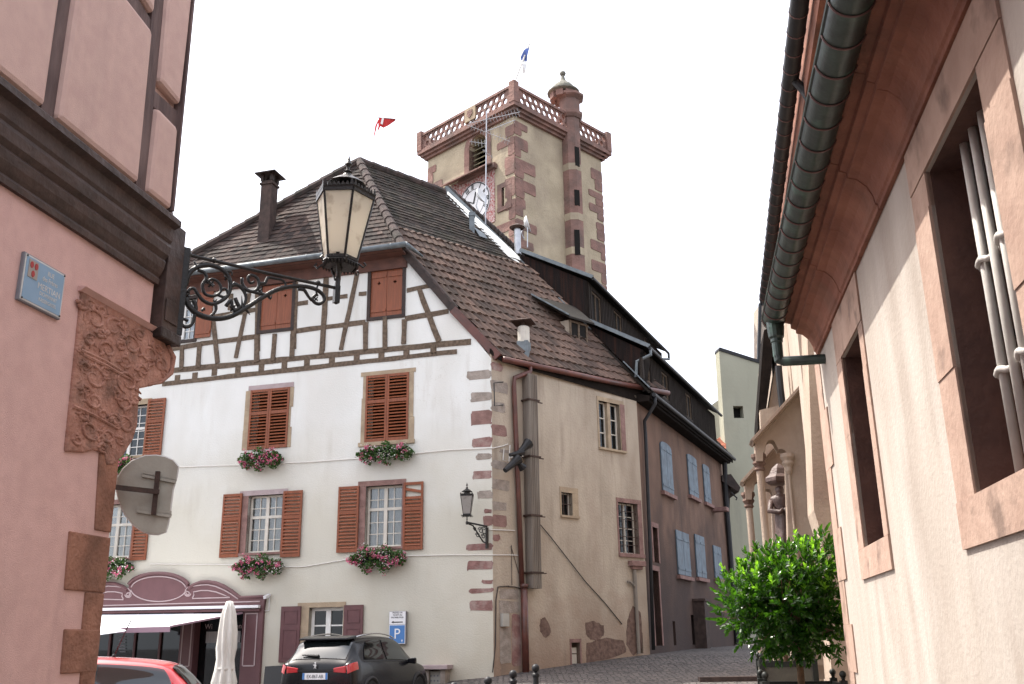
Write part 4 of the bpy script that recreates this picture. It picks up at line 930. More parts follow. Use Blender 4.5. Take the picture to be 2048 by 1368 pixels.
mb.tube([q0, q1], .022, 6); mb.tube([P_(974,1055,.08), P_(974,1097,.08)], .045, 6)
q2 = P_(973, 1086, .1)
def lerp(a, b, t): return a+(b-a)*t
mb.tube([lerp(q0, q1, .92)-Z*.03, lerp(q0, q1, .7)-Z*.05, lerp(q0, q1, .45)-Z*.22, lerp(q0, q1, .2)-Z*.38, q2+A.n*.08, q2], .018, 6)
for t, r in ((.15, .10), (.32, .08), (.48, .06), (.62, .045), (.2, .06)):
    c = lerp(q0, q1, t)-Z*(.12 if r != .06 else .25); dd = (q1-q0).normalized()
    mb.tube([c+dd*math.cos(a)*r*(1-a/14)+Z*math.sin(a)*r*(1-a/14) for a in [k*.5 for k in range(18)]], .011, 5)
mb.build('bracket', M['iron'], wl_)
# ---- shopfront
sf = thing('shop_front', 'plum painted wooden shopfront with curved scrolled pediment on the ground floor of the white house', 'shopfront', (A.P(7, .3, .1)))
def zs(l): return [(200+a/5.517, 1120+b/5.517) for a, b in l]
Ru = lambda pts, d: [A.uv(x, y, d) for x, y in pts]
def ell(cx, cy, rx, ry, a0, a1, n=14): return [(cx+rx*math.cos(math.radians(a0+(a1-a0)*i/n)), cy-ry*math.sin(math.radians(a0+(a1-a0)*i/n))) for i in range(n+1)]
# outline in photo pixels (right half, mirrored about x=316 for the left)
arch_r = [(530,1192),(528,1198),(527,1214)]
centre_arch = ell(317, 1176, 62, 31, 165, 15, 16)      # left to right over the centre
right_wave = [(377,1176),(388,1168),(402,1163),(416,1162),(430,1164),(446,1170),(462,1180),(476,1191),(482,1194),(530,1192)]
left_wave = [(2*316-x, y+3) for x, y in right_wave][::-1]
outl = left_wave+centre_arch[1:-1]+right_wave+[(527,1216),(100,1226)]
mb = MB(); mb.prism(A, Ru(outl, .1), .01, .10); mb.build('pediment', M['purple_shop'], sf)
def strip(pts, r, m, d, parent, name):
    mb = MB(); mb.tube([A.P(*A.uv(x, y, d), d) for x, y in pts], r, 6); return mb.build(name, m, parent)
top_edge = left_wave+centre_arch[1:-1]+right_wave
pd = strip([(x, y+1) for x, y in left_wave], .045, M['purple_shop'], .10, sf, 'cornice'); strip([(x, y+1) for x, y in centre_arch], .045, M['purple_shop'], .11, sf, 'cornice'); strip([(x, y+1) for x, y in right_wave], .045, M['purple_shop'], .10, sf, 'cornice')
PL = M['purple_line']
def mir(p): return [(632-x, y+2.5) for x, y in p]
for pts in (ell(317, 1178, 55, 25, 172, 8, 20), ell(317, 1176, 56, 27, 188, 352, 20)): strip(pts, .016, PL, .105, sf, 'trim_line')
wv = [(372,1185),(371,1180),(375,1175),(388,1172),(402,1170),(416,1169.5),(432,1173),(448,1180),(462,1188),(476,1198)]
wv2 = [(385,1196),(388,1190),(387,1184),(402,1181),(416,1181),(432,1184),(448,1190),(460,1195),(385,1197)]
sc_ = [(372+7*math.cos(a)*(1-a/14)+3, 1187+6*math.sin(a)*(1-a/14)) for a in [k*.6 for k in range(18)]]
for p in (wv, wv2, sc_): strip(p, .016, PL, .105, sf, 'trim_line'); strip(mir(p), .016, PL, .105, sf, 'trim_line')
strip([(140,1213),(520,1203)], .018, PL, .105, sf, 'trim_line')
# posts
for x0, x1 in ((484,518),(360,388),(140,165)):
    q = A.rect((x0,1222),(x1,1222),(x1,1390),(x0,1390)); q = (q[0], q[1], .15, q[3])
    mb = MB(); mb.box(A, *q, -.2, .06); po = mb.build('pilaster', M['purple_shop'], sf)
    mb = MB(); a, b = q[0]+.06, q[1]-.06
    for e in ((a, a+.03, q[2]+1.0, q[3]-.05), (b-.03, b, q[2]+1.0, q[3]-.05), (a+.03, b-.03, q[3]-.08, q[3]-.05), (a+.03, b-.03, q[2]+.98, q[2]+1.01)): mb.box(A, *e, .061, .07)
    mb.build('moulding', PL, po)
q = A.rect((518,1216),(526,1216),(525,1390),(517,1390)); mb = MB(); mb.box(A, q[0], q[1], .1, q[3]+.02, -.1, .09); mb.build('corner_board', M['purple_shop'], sf)
# glazing behind
gA = A.uv(488, 1290)[0]; gB = A.uv(386, 1290)[0]; gC = A.uv(362, 1290)[0]; gD = A.uv(160, 1290)[0]; gt_ = A.uv(430, 1222)[1]
for a, b in ((gA, gB), (gC, gD)):
    mb = MB(); mb.box(A, a, b, .25, gt_, -.24, -.23); mb.build('shop_window', M['glass_dark'], sf)
    mb = MB(); n = 2 if b-a < 2 else 4
    for k in range(n+1): u = a+(b-a)*k/n; mb.box(A, u-.03, u+.03, .25, gt_, -.22, -.18)
    mb.build('window_bar', M['shutter_purple'], sf)
mb = MB(); ua, va = A.uv(481, 1262, -.2); ub, vb2 = A.uv(411, 1286, -.2); mb.box(A, ua, ub, vb2, va, -.215, -.205); mb.build('poster', M['curtain'], sf)
text("Wi", A, *A.uv(417, 1258, -.18), -.18, .13, PL, sf, wscale=1.0, ext=.002); text("ncien", A, *A.uv(470, 1257, -.18), -.18, .13, PL, sf, wscale=1.0, ext=.002)
mb = MB()
for i in range(6): u0_, v0_ = A.uv(243, 1273+i*6, -.2); mb.box(A, u0_-.12, u0_+.12-.03*(i % 3), v0_-.015, v0_+.008, -.21, -.2)
mb.build('menu_writing', M['plate_grey'], sf)
# ---- awnings
aw = thing('awning', 'long white retractable awning with mauve valance over the shop window', 'awning', A.P(7, 2.6, .3))
a0 = A.P(*A.uv(484,1226,.12), .12); a1 = A.P(*A.uv(207,1229,.12), .12); a1 = a0+(a1-a0)*1.25
bq = A.P(*A.uv(341,1253,2.6), 2.6); bz = bq.z; b1 = bq+dA*(a1-a0).length*.72
mb = MB(); mb.prism3([a0, a1, b1, bq], -Z*.015); mb.build('cloth', M['awning'], aw)
mb = MB(); mb.prism3([bq+Z*.0, b1, b1-Z*.12, bq-Z*.12], A.n*.01); mb.build('valance', M['awning_edge'], aw)
mb = MB(); mb.beam(a0, bq, .05, .04); mb.build('side_hem', M['awning_edge'], aw)
mb = MB(); c0 = A.P(*A.uv(519,1213,.16), .16); c1 = A.P(*A.uv(200,1219,.16), .16); c1 = c0+(c1-c0)*1.25; mb.beam(c0, c1, .12, .07); mb.build('cassette', M['sign_white'], aw, bevel=.01)
mb = MB(); mb.beam(c0-Z*.08-A.n*.05, c1-Z*.08-A.n*.05, .1, .06); mb.build('roller', M['shutter_purple'], aw)
aw2 = thing('awning', 'small white pointed awning corner reaching in from the left over the red car', 'awning', A.P(10, 2.3, 2.0))
mb = MB(); t0 = A.P(*A.uv(254,1261,3.2), 3.2); t1 = A.P(*A.uv(190,1243,2.4), 2.4); t2 = A.P(*A.uv(150,1276,3.6), 3.6); mb.prism3([t0, t1, t2], -Z*.015); mb.build('cloth', M['awning'], aw2)
# ---- closed parasol
pz = atY(448, 1368, 19.0); pg = gz(pz.x, 19.0); base = Vector((pz.x, 19.0, pg))
pa_ = thing('closed_parasol', 'tall closed cream parasol standing in front of the plum shopfront', 'parasol', base)
mb = MB(); mb.lathe(base, [(.28, 0), (.28, .07), (.05, .09), (.03, .12), (.03, .6)], 14); mb.build('foot', M['gutter_dark'], pa_)
ptop = atY(446, 1203, 19.0).z-pg
mb = MB(); n = 40; prof = [(.16, .45), (.19, .62), (.215, .8), (.17, 1.0), (.15, 1.2), (.175, 1.4), (.165, 1.7), (.13, 2.0), (.105, ptop-.15), (.055, ptop), (.01, ptop+.01)]
rn = random.Random(3)
for i, (r, z) in enumerate(prof):
    for k in range(n):
        a = 2*math.pi*k/n; rr_ = r*(1+.16*math.sin(8*a+z*1.5)+.05*math.sin(3*a+z*4)); mb.v.append(base+Vector((rr_*math.cos(a), rr_*math.sin(a), z+(.05*math.sin(8*a) if i == 0 else 0))))
for i in range(len(prof)-1):
    for k in range(n): mb.f.append([i*n+k, i*n+(k+1) % n, (i+1)*n+(k+1) % n, (i+1)*n+k])
mb.build('folded_canopy', M['parasol'], pa_, smooth=True)
mb = MB(); mb.lathe(base+Vector((0, 0, 1.02)), [(.172, 0), (.176, .02), (.170, .04)], 20); mb.build('tie', M['parasol'], pa_)
mb = MB(); mb.box(A, *A.rect((432,1203),(438,1203),(438,1233),(432,1233), d=.9), .8, 1.0); tagt(mb.build('awning_motor', M['black']), 'dark upright box behind the top of the closed parasol', 'box') if False else None
# chair back at left of the black car
cb_ = atY(545, 1335, 20.5); chz = gz(cb_.x, 20.5)
ch = thing('terrace_chair', 'dark terrace chair back showing left of the black car', 'chair', (cb_.x, 20.5, chz))
fr = Frame((cb_.x, 20.5, chz), Vector((.95, -.3, 0)))
mb = MB(); mb.hexa([fr.P(-.2, .42, -.04), fr.P(.2, .42, -.04), fr.P(.2, .42, 0), fr.P(-.2, .42, 0), fr.P(-.24, atY(545, 1333, 20.5).z-chz, -.14), fr.P(.2, atY(545, 1333, 20.5).z-chz+.02, -.14), fr.P(.2, atY(545, 1333, 20.5).z-chz+.02, -.11), fr.P(-.24, atY(545, 1333, 20.5).z-chz, -.11)]); mb.build('backrest', M['black'], ch)
mb = MB(); mb.box(fr, -.22, .22, .42, .45, 0, .42); mb.build('seat', M['black'], ch)
for a in (-.2, .2):
    for b in (.0, .4): mb = MB(); mb.tube([fr.P(a, 0, b), fr.P(a, .43, b)], .013, 6); mb.build('leg', M['steel'], ch)
# ---- bollards
for i, (x, y, Y) in enumerate(((1071,1328,16.0),(1026,1340,15.6),(976,1353,15.2),(908,1364,14.9))):
    p = atY(x, y, Y); g_ = gz(p.x, Y); hgt = p.z-g_
    lab = ('rightmost of the four grey ball topped bollards', 'bollard with a ball top, second from the right below the house corner', 'bollard with a ball top below the wall lantern bracket, third from the right', 'leftmost ball topped bollard, right of the meter niche')[i]
    bo = thing('bollard', lab, 'bollard', (p.x, Y, g_), 'bollards along the square')
    mb = MB(); c = Vector((p.x, Y, g_)); mb.lathe(c, [(.075, 0), (.075, .12), (.05, .15), (.045, hgt-.2), (.06, hgt-.18), (.06, hgt-.15), (.03, hgt-.12)], 14); mb.build('post', M['gutter_dark'], bo)
    mb = MB(); mb.ball(c+Z*(hgt-.06), .062, 14); mb.build('ball', M['gutter_dark'], bo, smooth=True)
# ------------------------------------------------------------------ HOUSE 2
h2 = thing('row_house', 'narrow brown pink plastered row house with blue grey shutters and two long boarded roof dormers', 'house', (D0.x, D0.y, 1.2))
HL = 11.6
sh_r = [((1320,889),(1342,887),(1342,986),(1322,982)), ((1372.6,910),(1391,915),(1394,995),(1377,990)), ((1404,929),(1416,933),(1420,1008),(1408,1003))]
sh_l = [((1351.5,1063.6),(1376,1066),(1378,1151.7),(1353,1149)), ((1389,1071),(1407,1073),(1409.5,1156),(1391,1153)), ((1425,1091.6),(1440,1095),(1442.6,1158),(1428,1155))]
dr_ = [((1305,1053),(1315,1058),(1317,1126),(1307,1124)), ((1306,1141),(1319,1143),(1322,1291),(1309,1292)), ((1346,1242),(1351,1243),(1352,1290),(1347,1291)), ((1383,1229),(1391,1231),(1392,1289),(1384,1290))]
shq = [H.rect(*q) for q in sh_r+sh_l]; drq = [H.rect(*q) for q in dr_]
eave_v = 8.45
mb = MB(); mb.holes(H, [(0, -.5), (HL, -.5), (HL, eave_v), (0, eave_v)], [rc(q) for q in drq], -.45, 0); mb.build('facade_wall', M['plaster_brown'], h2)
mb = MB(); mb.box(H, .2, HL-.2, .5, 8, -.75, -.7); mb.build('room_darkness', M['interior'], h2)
for i, q in enumerate(shq):
    if q[1]-q[0] < .45: q = (q[0]-.05, q[1]+.05, q[2], q[3])
    wide = i == 0
    arch = i < 3
    um = (q[0]+q[1])/2
    for a, b, sgn in ((q[0], um-.01, 0), (um+.01, q[1], 1)):
        mb = MB()
        if arch:
            pts = [(a, q[2]), (b, q[2])]
            r = (q[1]-q[0])/2; 
            for k in range(7):
                x = b-(b-a)*k/6; pts.append((x, q[3]-(.12 if wide else .05)+(.12 if wide else .05)*math.sqrt(max(0, 1-((x-um)/r)**2))))
            mb.prism(H, pts, .01, .05)
        else: mb.box(H, a, b, q[2], q[3], .01, .05)
        for v in (q[2]+.18, q[3]-.25): mb.box(H, a+.02, b-.02, v-.035, v+.035, .051, .064)
        mb.build('shutter', M['shutter_blue'], h2, label='dark faded shutter' if i == 5 else None)
    mb = MB(); mb.box(H, q[0]-.12, q[1]+.12, q[2]-.14, q[2]-.03, 0, .12); mb.build('window_sill', M['stone_rose'], h2)
for q in drq[:2]: frame_ring(H, *q, .12, .12, .14, .0, -.2, .014, M['stone_rose'], h2, name='door_surround')
mb = MB(); q = drq[1]; mb.box(H, q[0], q[1], q[2], q[3], -.3, -.25); mb.build('door', M['timber_dark'], h2)
# projecting stone
mb = MB(); u, v = H.uv(1427, 1020); mb.box(H, u-.35, u+.1, v-.09, v+.05, 0, .55); mb.build('stone_spout', M['stone_rose'], h2)
mb = MB(); u, v = H.uv(1450, 1060); mb.tube([H.P(HL-.3, 8.3, .2), H.P(HL-.2, 6.9, .12), H.P(HL-.15, 1.4, .1)], .10, 8); mb.build('rear_downpipe', M['gutter_dark'], h2)
# roof plane (section in the verge plane)
VA = V.uv(1180, 660); VB = V.uv(895, 378); slp = (VB[1]-VA[1])/(VB[0]-VA[0])
def rv(u): return VA[1]+(u-VA[0])*slp
u_e = -.45
def R2(t, along, up=0): return V.P(t, rv(t)+up, 0)+d2*along
top = VB[0]
poly2 = [R2(u_e, 0), R2(u_e, HL+.3), R2(top, HL+.3), R2(top, 0)]
tiled(poly2, d2, .17, .18, FLAT, M['tile_upper'], h2, 'roof_slope')
poly2b = [R2(top, 0), R2(top, HL+.3), V.P(top*2-u_e, rv(u_e), 0)+d2*(HL+.3), V.P(top*2-u_e, rv(u_e), 0)]
mb = MB(); mb.prism3(poly2b, -Z*.15); mb.build('rear_slope', M['tile_upper'], h2)
ridge_tiles(R2(top, 0), R2(top, HL+.3), .13, M['ridge'], h2)
# gable wall at the party line, white strip
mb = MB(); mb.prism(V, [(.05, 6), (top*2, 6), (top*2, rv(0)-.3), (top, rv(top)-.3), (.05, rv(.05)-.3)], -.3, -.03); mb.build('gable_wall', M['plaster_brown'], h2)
Vp = lambda x, y: V.P(*V.uv(x, y), 0)
mb = MB(); mb.prism3([onroof(893, 392), onroof(1018, 514), onroof(1044, 530), Vp(1040, 512)-Z*.06, Vp(1020, 492)-Z*.05, Vp(897, 380)-Z*.05], V.n*.04); mb.build('verge_wall', M['plaster_white'], h2)
# verge flashing
mb = MB(); mb.beam(R2(top, -.05, .03), R2(V.uv(1020, 500)[0], -.05, .03), .2, .06); mb.beam(R2(top, -.12, -.02), R2(V.uv(1020, 500)[0], -.12, -.02), .03, .18); mb.build('verge_flashing', M['zinc'], h2)
mb = MB(); mb.beam(R2(V.uv(1040, 515)[0], -.1, .06), R2(V.uv(1183, 655)[0], -.1, .06), .14, .03); mb.beam(R2(V.uv(1250, 735)[0], -.1, .06), R2(u_e, -.1, .06), .12, .03); mb.build('verge_flashing', M['zinc'], h2)
# dormers
def dormer(tt, vt, tm, vm, length, slots, name_lbl, off=.12, bdrop=0):
    """tt,vt: front top corner in the verge plane; tm,vm: where the dormer roof meets the main roof"""
    Fd = Frame(V.P(tt, 0, 0)+d2*off, d2)
    zb = rv(tt)
    d_ = MB()
    # cheek
    d_.prism(Frame(V.O+d2*off, V.u, -d2), [(tt, zb-.15), (tt, vt-.06), (tm, vm-.06), (tm+.1, rv(tm)-.1)], -.12, .0)
    body = d_.build('dormer_cheek', M['boards'], h2, label=name_lbl)
    fm = MB(); vth = vt-.08
    qs = []
    for x0, x1, y0, y1 in slots:
        q = Fd.rect((x0, y0), (x1, y0), (x1, y1), (x0, y1)); a, b = q[0], q[1]
        qs.append((a, b, max(q[2], zb+.1), min(q[3], vth-.08)))
    fm.holes(Fd, [(0, zb-.2), (length, zb-.2), (length, vth), (0, vth)], [rc(q) for q in qs], -.10, 0)
    n = int(length/.16)
    bt = fm
    for i in range(n):
        u = (i+.5)*length/n
        if any(a-.02 < u < b+.02 for a, b, _, _ in qs): continue
        bt.box(Fd, u-.022, u+.022, zb-.15, vth-.01, 0, .025)
    
    fr_ = fm.build('dormer_front', M['boards_front'], h2)
    for a, b, c, d in qs:
        w2 = MB(); w2.box(Fd, a, b, c, d, -.09, -.08); wo = w2.build('dormer_window', M['interior'], h2)
        w3 = MB()
        for e in ((a, a+.05, c, d), (b-.05, b, c, d), (a+.05, b-.05, c, c+.05), (a+.05, b-.05, d-.05, d), ((a+b)/2-.02, (a+b)/2+.02, c+.05, d-.05)): w3.box(Fd, *e, -.075, -.04)
        w3.build('window_frame', M['shutter_purple'] if False else M['timber'], wo)
    rf = MB(); o = .22
    p0 = V.P(tt-o, vt-o*.18, 0)+d2*(off-.12); p1 = V.P(tm, vm, 0)+d2*(off-.12); L_ = d2*(length+.35)
    rf.prism3([p0, p0+L_, p1+L_, p1], Z*.07); rr_ = rf.build('dormer_roof', M['tile_upper'], h2)
    gf = MB(); gf.beam(p0+Z*.04, p1+Z*.06, .07, .11); gf.build('roof_edge', M['zinc'], rr_)
    gg = MB(); gg.tube([p0-Z*.01, p0+L_-Z*.01], .05, 8); gg.build('dormer_gutter', M['gutter_dark'] if tt > 1 else M['gutter_dark'], h2)
    return Fd, zb, p0, L_
ut, vt1 = V.uv(1172, 556); um_, vm1 = V.uv(1040, 510)
F1, zb1, p01, L1 = dormer(ut, vt1, um_, vm1+.12, 8.6, [(1185,1203,590,645), (1228,1244,622,662), (1288,1300,672,706)], 'black boarded cheek of the upper long dormer')
ut2, vt2 = V.uv(1284, 694); um2, vm2 = V.uv(1160, 640)
F2, zb2, p02, L2 = dormer(ut2, vt2, um2, vm2+.05, 9.6, [(1286,1301,722,762), (1324,1338,748,820), (1372,1384,790,846)], 'black boarded cheek of the lower long dormer')
# zinc downpipes of the dormers
mb = MB(); e = p01+L1; mb.tube([e-Z*.05, e-Z*.25, e-Z*.35-d2*.5+V.u*.15, e-Z*.7-d2*.5+V.u*.2], .05, 8); mb.build('dormer_downpipe', M['zinc'], h2)
mb = MB(); e = p02+d2*.1; mb.tube([e-Z*.02, e-Z*.2, e-Z*.38+V.u*.4-d2*.1, e-Z*.85+V.u*.45-d2*.1], .05, 8); mb.build('dormer_downpipe', M['zinc'], h2)
# eave gutter & downpipe at the joint of the houses
q0 = R2(u_e-.05, .1, -.05); q1 = R2(u_e-.05, HL+.2, -.05); mb = MB(); mb.tube([q0, q1], .06, 10); mb.build('gutter', M['gutter_dark'], h2)
mb = MB(); mb.beam(q0-H.n*.09+Z*.02, q1-H.n*.09+Z*.02, .04, .3); mb.build('fascia', M['eave_dark'], h2)
mb = MB(); mb.hexa([H.P(0, eave_v-.25, 0), H.P(HL, eave_v-.25, 0), H.P(HL, eave_v-.25, .35), H.P(0, eave_v-.25, .35), H.P(0, eave_v, 0), H.P(HL, eave_v, 0), H.P(HL, eave_v-.1, .4), H.P(0, eave_v-.1, .4)]); mb.build('soffit', M['eave_dark'], h2)
pH = lambda x, y, d: H.P(*H.uv(x, y, d), d)
mb = MB(); mb.tube([q0+d2*.1-Z*.05, q0+d2*.1-Z*.25, pH(1289,842,.1), pH(1291,870,.1), pH(1300,1090,.1), pH(1307,1300,.1)], .052, 10); mb.build('downpipe', M['gutter_dark'], h2, smooth=True)
# brick pier leaning on the facade
mb = MB(); q = H.rect((1410,1203),(1432,1205),(1432,1303),(1410,1303), d=.35); q = (q[0], q[0]+.5, q[2], q[3]); mb.box(H, q[0], q[1], .9, q[3], 0, .38); mb.box(H, q[0]-.04, q[1]+.04, q[3], q[3]+.08, 0, .42)
tagt(mb.build('brick_pier', M['brick']), 'low brick pier standing against the brown pink row house', 'pier')
# ---- lean-to and house beyond
e = H.P(HL, 0, 0)
bh = thing('back_house', 'pale yellow house with a red tiled roof glimpsed beyond the row house', 'house', atY(1440, 1290, 43))
F3 = Frame(atY(1440, 1290, 43)*1, Vector((1, 0, 0)))
mb = MB(); c = [F3.uv(*p) for p in ((1415,905),(1452,905),(1452,1300),(1415,1300))]; mb.prism(F3, [c[3], c[2], c[1], c[0]], -2, 0); mb.build('wall', M['church_stone'], bh)
P0, P1, P2, P3 = atY(1412, 912, 42.4), atY(1452, 912, 42.4), atY(1452, 862, 46), atY(1398, 905, 46)
tiled([P0, P1, atY(1452, 868, 45.5), atY(1425, 885, 44.2)], Vector((1, 0, 0)), .2, .22, FLAT, M['tile_red'], bh, 'roof')
lt_ = thing('lean_to', 'dark timber lean-to roof with gutter at the end of the row house', 'lean-to', H.P(HL+1, 1.4, 0))
mb = MB(); F4 = Frame(atY(1460, 1290, 37.5), Vector((1, 0, 0)))
c = [F4.uv(*p) for p in ((1444,950),(1462,948),(1481,975),(1478,984),(1444,962))]; mb.prism(F4, c, -2.5, 0); mb.build('roof', M['timber_dark'], lt_)
mb = MB(); c = [F4.uv(*p) for p in ((1440,958),(1464,970),(1462,1030),(1474,1290),(1445,1290))]; mb.prism(F4, c, -2.2, -.3); mb.build('wall', M['timber_dark'], lt_)
mb = MB(); mb.tube([F4.P(*F4.uv(1462,985), .0), F4.P(*F4.uv(1474,996), .0), F4.P(*F4.uv(1472,1000), .0)], .03, 6); mb.build('hook', M['iron'], lt_)
# ---- pale tall building with pent roof
pb = thing('pale_building', 'tall pale green grey rendered building with one small square opening and a slanting dark coping', 'building', atY(1490, 1290, 44))
F5 = Frame(atY(1490, 1290, 44), hdir(2700).cross(Z).cross(Z)*-1 if False else Vector((1, .12, 0)))
ol = [(1438,700),(1560,739),(1600,739),(1600,1310),(1478,1310)]
c = [F5.uv(*p) for p in ol]; hq = F5.rect((1467,812),(1487,812),(1487,836),(1467,836))
mb = MB(); mb.holes(F5, c, [rc(hq)], -.6, 0); mb.build('wall', M['pale_wall'], pb)
mb = MB(); mb.box(F5, c[4][0]+.6, c[2][0], -.2, c[0][1]-2, -5, -.9); mb.build('rear_volume', M['pale_wall'], pb)
mb = MB(); mb.box(F5, hq[0]-.2, hq[1]+.2, hq[2]-.2, hq[3]+.2, -.55, -.45); mb.build('opening', M['interior'], pb)
mb = MB(); a_ = F5.P(*c[0], -.3); b_ = F5.P(*c[1], -.3); mb.beam(a_+Z*.05, b_+Z*.05, .7, .16); mb.build('coping', M['gutter_dark'], pb)
tb_ = thing('tall_gable', 'narrow pale gable with dark edge rising behind the pale building', 'building', atY(1525, 1290, 50))
F6 = Frame(atY(1525, 1290, 50), Vector((1, 0, 0)))
c = [F6.uv(*p) for p in ((1520,608),(1560,604),(1600,1290),(1528,1290))]; mb = MB(); mb.prism(F6, [c[3], c[2], c[1], c[0]], -1.5, 0); mb.build('wall', M['church_light'], tb_)
mb = MB(); mb.beam(F6.P(*c[0], 0), F6.P(*F6.uv(1517, 720), 0), .2, .15); mb.beam(F6.P(*c[0], 0), F6.P(*c[1], 0), .2, .2); mb.build('dark_edge', M['gutter_dark'], tb_)
# kerb step in the lane
k0 = atZ(1397, 1352, gz(3, 22)); mb = MB()
ka = atY(1397, 1350, 21.5); kb = atY(1506, 1350, 21.5)
g_ = gz(4, 21.5); mb.beam(Vector((ka.x, 21.5, g_+.02)), Vector((kb.x+.6, 21.5, g_+.02)), .22, .14)
kk = mb.build('kerb', M['brick']); tagt(kk, 'short raised stone kerb lying across the cobbled lane', 'kerb')
# ------------------------------------------------------------------ CHURCH TOWER
TY = 50
t0 = hdir(1046); T0 = Vector((t0.x, t0.y, 0))/t0.y*TY
t1_ = hdir(-1050); t1_.z = 0; t2_ = hdir(2995); t2_.z = 0
TA = Frame(T0, t1_); TB = Frame(T0, t2_)
TW = TA.uv(856, 330)[0]; TD = TB.uv(1208, 450)[0]
tw = thing('church_tower', 'square ochre plastered church tower with red sandstone corners, pierced parapet and clock', 'tower', (T0.x, T0.y, 1.5))
ztop = TA.uv(1045, 222)[1]
qa = TA.rect((938,275),(972,270),(974,344),(940,348)); qs_ = TA.rect((1003,376),(1014,373),(1016,411),(1005,414))
archp = [(qa[0], qa[2]), (qa[1], qa[2])]+[((qa[0]+qa[1])/2+(qa[1]-qa[0])/2*math.cos(math.radians(a)), qa[3]-(qa[1]-qa[0])/2*.9+(qa[1]-qa[0])/2*math.sin(math.radians(a))) for a in range(0, 181, 20)]
mb = MB(); mb.holes(TA, [(0, 0), (TW, 0), (TW, ztop), (0, ztop)], [archp, rc(qs_)], -.9, 0); mb.build('wall', M['tower_wall'], tw)
mb = MB(); mb.box(TB, 0, TD, 0, ztop, -.9, 0); mb.build('wall', M['tower_wall'], tw)
TA2 = Frame(TB.P(TD, 0, 0), t1_, -TA.n); TB2 = Frame(TA.P(TW, 0, 0), t2_, -TB.n)
mb = MB(); mb.box(TA2, 0, TW, 0, ztop, -.9, 0); mb.box(TB2, 0.9, TD-.9, 0, ztop, -.9, 0); mb.build('wall', M['tower_wall'], tw)
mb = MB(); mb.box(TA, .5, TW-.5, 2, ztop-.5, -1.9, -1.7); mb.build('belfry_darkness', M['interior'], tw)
# louvres, surround, canopy
mb = MB(); k = 7
for i in range(k):
    v = qa[2]+(qa[3]-qa[2]-.2)*(i+.4)/k; P = TA.P
    mb.hexa([P(qa[0]+.05, v, -.25), P(qa[1]-.05, v, -.25), P(qa[1]-.05, v+.06, -.25), P(qa[0]+.05, v+.06, -.25), P(qa[0]+.05, v+.28, -.7), P(qa[1]-.05, v+.28, -.7), P(qa[1]-.05, v+.34, -.7), P(qa[0]+.05, v+.34, -.7)])
mb.build('louvre', mat('mossy louvre', (.22, .20, .12), (.14, .13, .09), 4, .9), tw)
ri, ro = (qa[1]-qa[0])/2, (qa[1]-qa[0])/2+.42; uc = (qa[0]+qa[1])/2; vc_ = qa[3]-ri*.9
outer = [(uc-ro, qa[2]), (uc-ri, qa[2])]+[(uc+ri*math.cos(math.radians(a)), vc_+ri*math.sin(math.radians(a))) for a in range(180, -1, -15)]+[(uc+ri, qa[2]), (uc+ro, qa[2])]+[(uc+ro*math.cos(math.radians(a)), vc_+ro*math.sin(math.radians(a))) for a in range(0, 181, 15)]
mb = MB(); mb.prism(TA, outer, -.4, .05); mb.build('arch_surround', M['tower_red'], tw)
mb = MB(); mb.box(TA, qa[0]-.9, qa[1]+.7, qa[2]-.28, qa[2]-.002, 0, .3); mb.build('belfry_sill', M['tower_red'], tw)
frame_ring(TA, *qs_, .35, .35, .3, .25, -.3, .04, M['tower_red'], tw)
mb = MB(); mb.box(TA, *qs_, -.5, -.45); mb.build('window', M['interior'], tw)
# quoins
rn = random.Random(11)
def tq(fr, u_at, sgn, z0, z1, m='tower_red', d=.035):
    z = z0; i = 0
    while z < z1-.3:
        h_ = rn.uniform(.42, .75); L_ = rn.choice((.8, 1.1, 1.4, 1.7)) if i % 2 else rn.uniform(.45, .8)
        a, b = (u_at, u_at+L_) if sgn > 0 else (u_at-L_, u_at)
        if sgn > 0 and u_at == 0: a = .001
        mb = MB(); quoin(mb, fr, a, b, z, min(z+h_, z1), d, rn, .1); mb.build('quoin', M[m], tw, bevel=0)
        z += h_+(rn.uniform(.0, .25) if i % 2 else 0); i += 1
tq(TA, 0, 1, 21, ztop-.3); tq(TB, 0, 1, 21, ztop-.3); tq(TA, TW, -1, 24, ztop-.6); tq(TB, TD, -1, 21, ztop-.6)
